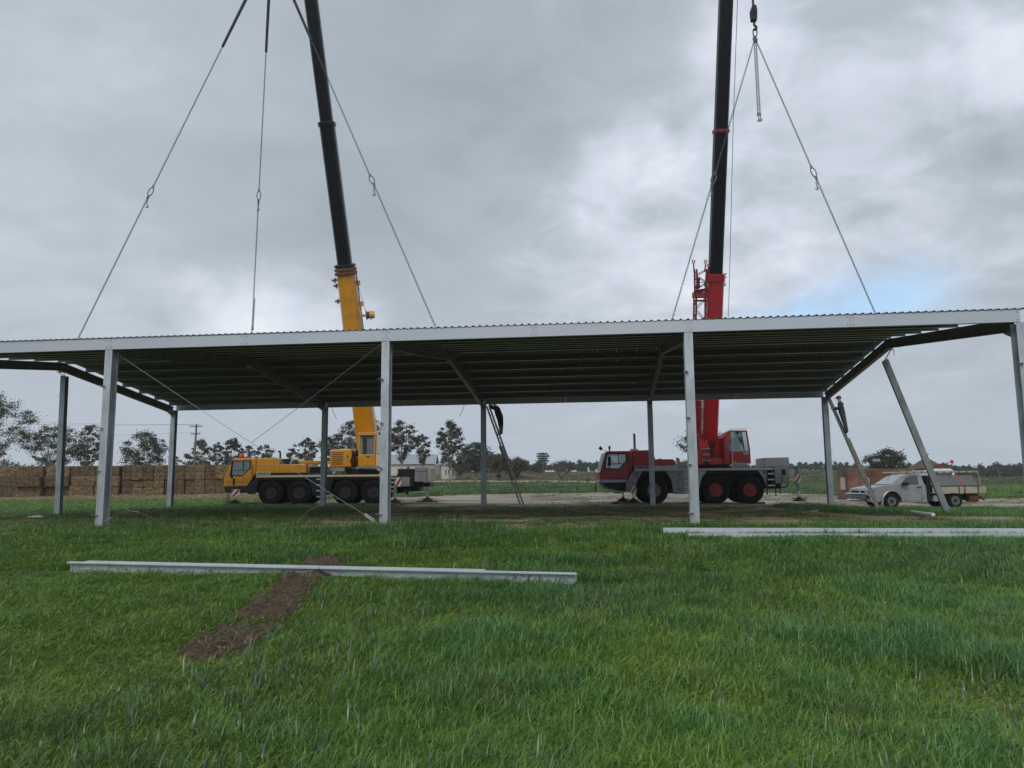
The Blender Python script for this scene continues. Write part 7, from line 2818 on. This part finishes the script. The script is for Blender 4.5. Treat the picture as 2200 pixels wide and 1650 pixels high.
# taller rank clumps round the columns and the steel
for px, py, r_, cnt, hgt in ((985, 1142, 0.9, 40, 0.42), (835, 1138, 0.7, 26, 0.36), (700, 1148, 1.2, 36, 0.34), (270, 1142, 0.8, 24, 0.30), (2020, 1240, 1.6, 50, 0.30), (2150, 1190, 1.5, 50, 0.33), (590, 1215, 0.3, 10, 0.25), (1500, 1165, 2.0, 30, 0.25), (1760, 1175, 2.0, 30, 0.24), (800, 1160, 2.5, 60, 0.28), (1150, 1160, 2.5, 60, 0.27)):
    c = on_ground(px, py)
    a = rng.uniform(0, 2 * math.pi, cnt)
    q = r_ * np.sqrt(rng.random(cnt))
    x_, y_ = c.x + q * np.cos(a) * 1.3, c.y + q * np.sin(a) * 0.6
    ok = ~in_poly(x_, y_, SOIL)
    for aa, bb in ((fa, fb), (ga, gb_), (gc, gd_)):
        ok &= seg_dist(x_, y_, aa, bb) > 0.22
    x_, y_ = x_[ok], y_[ok]
    k_ = len(x_)
    P.append(np.stack([x_, y_, terrain(x_, y_) - 0.01], 1))
    w_ = 0.30 * rng.uniform(0.8, 1.2, k_)
    S.append(np.stack([w_, w_, hgt * rng.uniform(0.7, 1.15, k_)], 1))
    TI.append(BLU * rng.uniform(0.7, 1.0, (k_, 1)))
    ID.append(rng.integers(0, 6, k_))
P, S, TI, ID = map(np.concatenate, (P, S, TI, ID))
geo_scatter('meadow_grass', P, S, rng.normal(0, 0.8, len(P)), rng.normal(0, 0.08, (len(P), 2)), TI, ID, 'lush wet meadow grass across the whole foreground')

# --- pad under the shed and the fields beyond
P, S, TI, ID = [], [], [], []
def field(n, xr, yr, dens, hgt, wid_, tintf, yl=False):
    y_ = rng.uniform(*yr, n)
    x_ = rng.uniform(*xr, n)
    vis = np.abs(x_) < 0.70 * y_ + 2
    k = vis & (rng.random(n) < dens(x_, y_)) & ~in_poly(x_, y_, YARD) & ~in_poly(x_, y_, ROAD)
    x_, y_ = x_[k], y_[k]
    h_ = hgt(x_, y_) * rng.uniform(0.6, 1.4, len(x_))
    w_ = wid_ * rng.uniform(0.7, 1.3, len(x_))
    P.append(np.stack([x_, y_, terrain(x_, y_) - 0.01], 1))
    S.append(np.stack([w_, w_, h_], 1))
    TI.append(tintf(x_, y_) * rng.uniform(0.75, 1.25, (len(x_), 1)))
    ID.append(rng.integers(7, 10, len(x_)))
OLV = np.array((0.185, 0.185, 0.080))
pad_n = lambda x, y: vnoise(x, y, 1.6, 31) * 0.6 + vnoise(x, y, 0.6, 32) * 0.4
field(15000, (-28, 18), (19.0, 37.5), lambda x, y: np.clip((pad_n(x, y) - 0.42) * 5 + 0.5 * sstep(-3, -9, x), 0.0, 1), lambda x, y: 0.035 + 0.06 * pad_n(x, y) + 0.05 * sstep(-4, -10, x), 0.26,
      lambda x, y: OLV + (MIDG * 0.8 - OLV) * np.clip(pad_n(x, y) * 1.3 - 0.25 + 0.3 * sstep(-3, -9, x), 0, 1)[:, None])
field(5200, (-40, -6), (36, 58), lambda x, y: np.full(x.shape, 0.9), lambda x, y: 0.07 + 0.09 * vnoise(x, y, 3, 33), 0.45, lambda x, y: MIDG + (YEL * 0.9 - MIDG) * vnoise(x, y, 5, 34)[:, None])
field(2500, (-40, -14), (56, 66), lambda x, y: np.full(x.shape, 0.9), lambda x, y: 0.10 + 0.10 * vnoise(x, y, 3, 33), 0.5, lambda x, y: np.tile(np.array((0.30, 0.235, 0.13)), (len(x), 1)))
field(9000, (-16, 30), (52, 108), lambda x, y: np.full(x.shape, 0.85), lambda x, y: 0.14 + 0.14 * vnoise(x, y, 6, 35), 0.85, lambda x, y: np.array((0.045, 0.115, 0.030)) + (YEL * 0.8 - np.array((0.045, 0.115, 0.030))) * (vnoise(x, y, 9, 36) * 0.7)[:, None])
field(2600, (11.5, 24), (25.5, 35.5), lambda x, y: sstep(25, 28, y + (x - 14) * 0.3), lambda x, y: 0.13 + 0.16 * vnoise(x, y, 1.5, 37), 0.32, lambda x, y: MIDG + (BLU - MIDG) * vnoise(x, y, 2, 38)[:, None])
field(4500, (14, 60), (42, 85), lambda x, y: np.full(x.shape, 0.8), lambda x, y: 0.10 + 0.10 * vnoise(x, y, 4, 39), 0.6, lambda x, y: MIDG + (YEL * 0.8 - MIDG) * vnoise(x, y, 5, 40)[:, None])
field(9000, (-45, 140), (105, 260), lambda x, y: np.full(x.shape, 0.7), lambda x, y: 0.20 + 0.22 * vnoise(x, y, 9, 41), 1.6, lambda x, y: np.where((x / y > 0.38)[:, None], np.array((0.075, 0.105, 0.036)), np.array((0.17, 0.145, 0.075)) + (np.array((0.085, 0.105, 0.04)) - np.array((0.17, 0.145, 0.075))) * vnoise(x, y, 22, 42)[:, None]))
n = 2600
y_, x_ = rng.uniform(36, 70, n), rng.uniform(-14, 34, n)
k = in_poly(x_, y_, YARD) & (vnoise(x_, y_, 5.0, 81) * 0.6 + vnoise(x_, y_, 1.5, 82) * 0.4 > 0.56)
x_, y_ = x_[k], y_[k]
P.append(np.stack([x_, y_, terrain(x_, y_)], 1)); S.append(np.stack([np.full(len(x_), 0.45)] * 2 + [0.05 + 0.05 * rng.random(len(x_))], 1))
TI.append(OLV * rng.uniform(0.6, 1.0, (len(x_), 1))); ID.append(rng.integers(7, 10, len(x_)))
P, S, TI, ID = map(np.concatenate, (P, S, TI, ID))
geo_scatter('pasture_grass', P, S, rng.uniform(0, 6.28, len(P)), rng.normal(0, 0.1, (len(P), 2)), TI, ID, 'short patchy grass under the shed and over the fields behind')

# straw and stubble bits on the dug strip
n = 1500
sx_, sy_ = rng.uniform(-5, -1.5, n * 6), rng.uniform(6, 17, n * 6)
k = in_poly(sx_, sy_, SOIL)
sx_, sy_ = sx_[k][:n], sy_[k][:n]
n = len(sx_)
az = rng.uniform(0, 6.28, n)
ln = rng.uniform(0.03, 0.13, n)
el = np.abs(rng.normal(0, 0.35, n))
d = np.stack([np.cos(az) * np.cos(el), np.sin(az) * np.cos(el), np.sin(el)], 1) * ln[:, None]
b = np.stack([-np.sin(az), np.cos(az), np.zeros(n)], 1) * 0.004
p0 = np.stack([sx_, sy_, terrain(sx_, sy_) + 0.05 + rng.random(n) * 0.03], 1)
v = np.stack([p0 - b, p0 + b, p0 + d + b, p0 + d - b], 1).reshape(-1, 3)
newmat('straw_bits', (0.16, 0.115, 0.055), 0.8, var=0.4, vscale=3)
tag(inst('straw_litter', quick_mesh('straw_litter', v, np.arange(4 * n).reshape(-1, 4), ['straw_bits'])), 'bits of straw and stubble scattered on the dug soil strip', 'straw', kind='stuff')

# ------------------------------------------------------------------ air
hzm = bpy.data.materials.new('haze')
hzm.use_nodes = True
N, Lk = hzm.node_tree.nodes, hzm.node_tree.links
N.remove(N['Principled BSDF'])
pv_ = N.new('ShaderNodeVolumePrincipled')
pv_.inputs['Color'].default_value = (0.93, 0.97, 1.0, 1)
pv_.inputs['Density'].default_value = 0.00042
pv_.inputs['Anisotropy'].default_value = 0.3
Lk.new(pv_.outputs[0], N['Material Output'].inputs['Volume'])
MAT['haze'] = hzm
zlo = float(GZ.min()) - 1.5
m = MB().box(-1000, 1000, -80, 1000, zlo, 62)
tag(m.build('haze', 'haze'), kind='stuff')
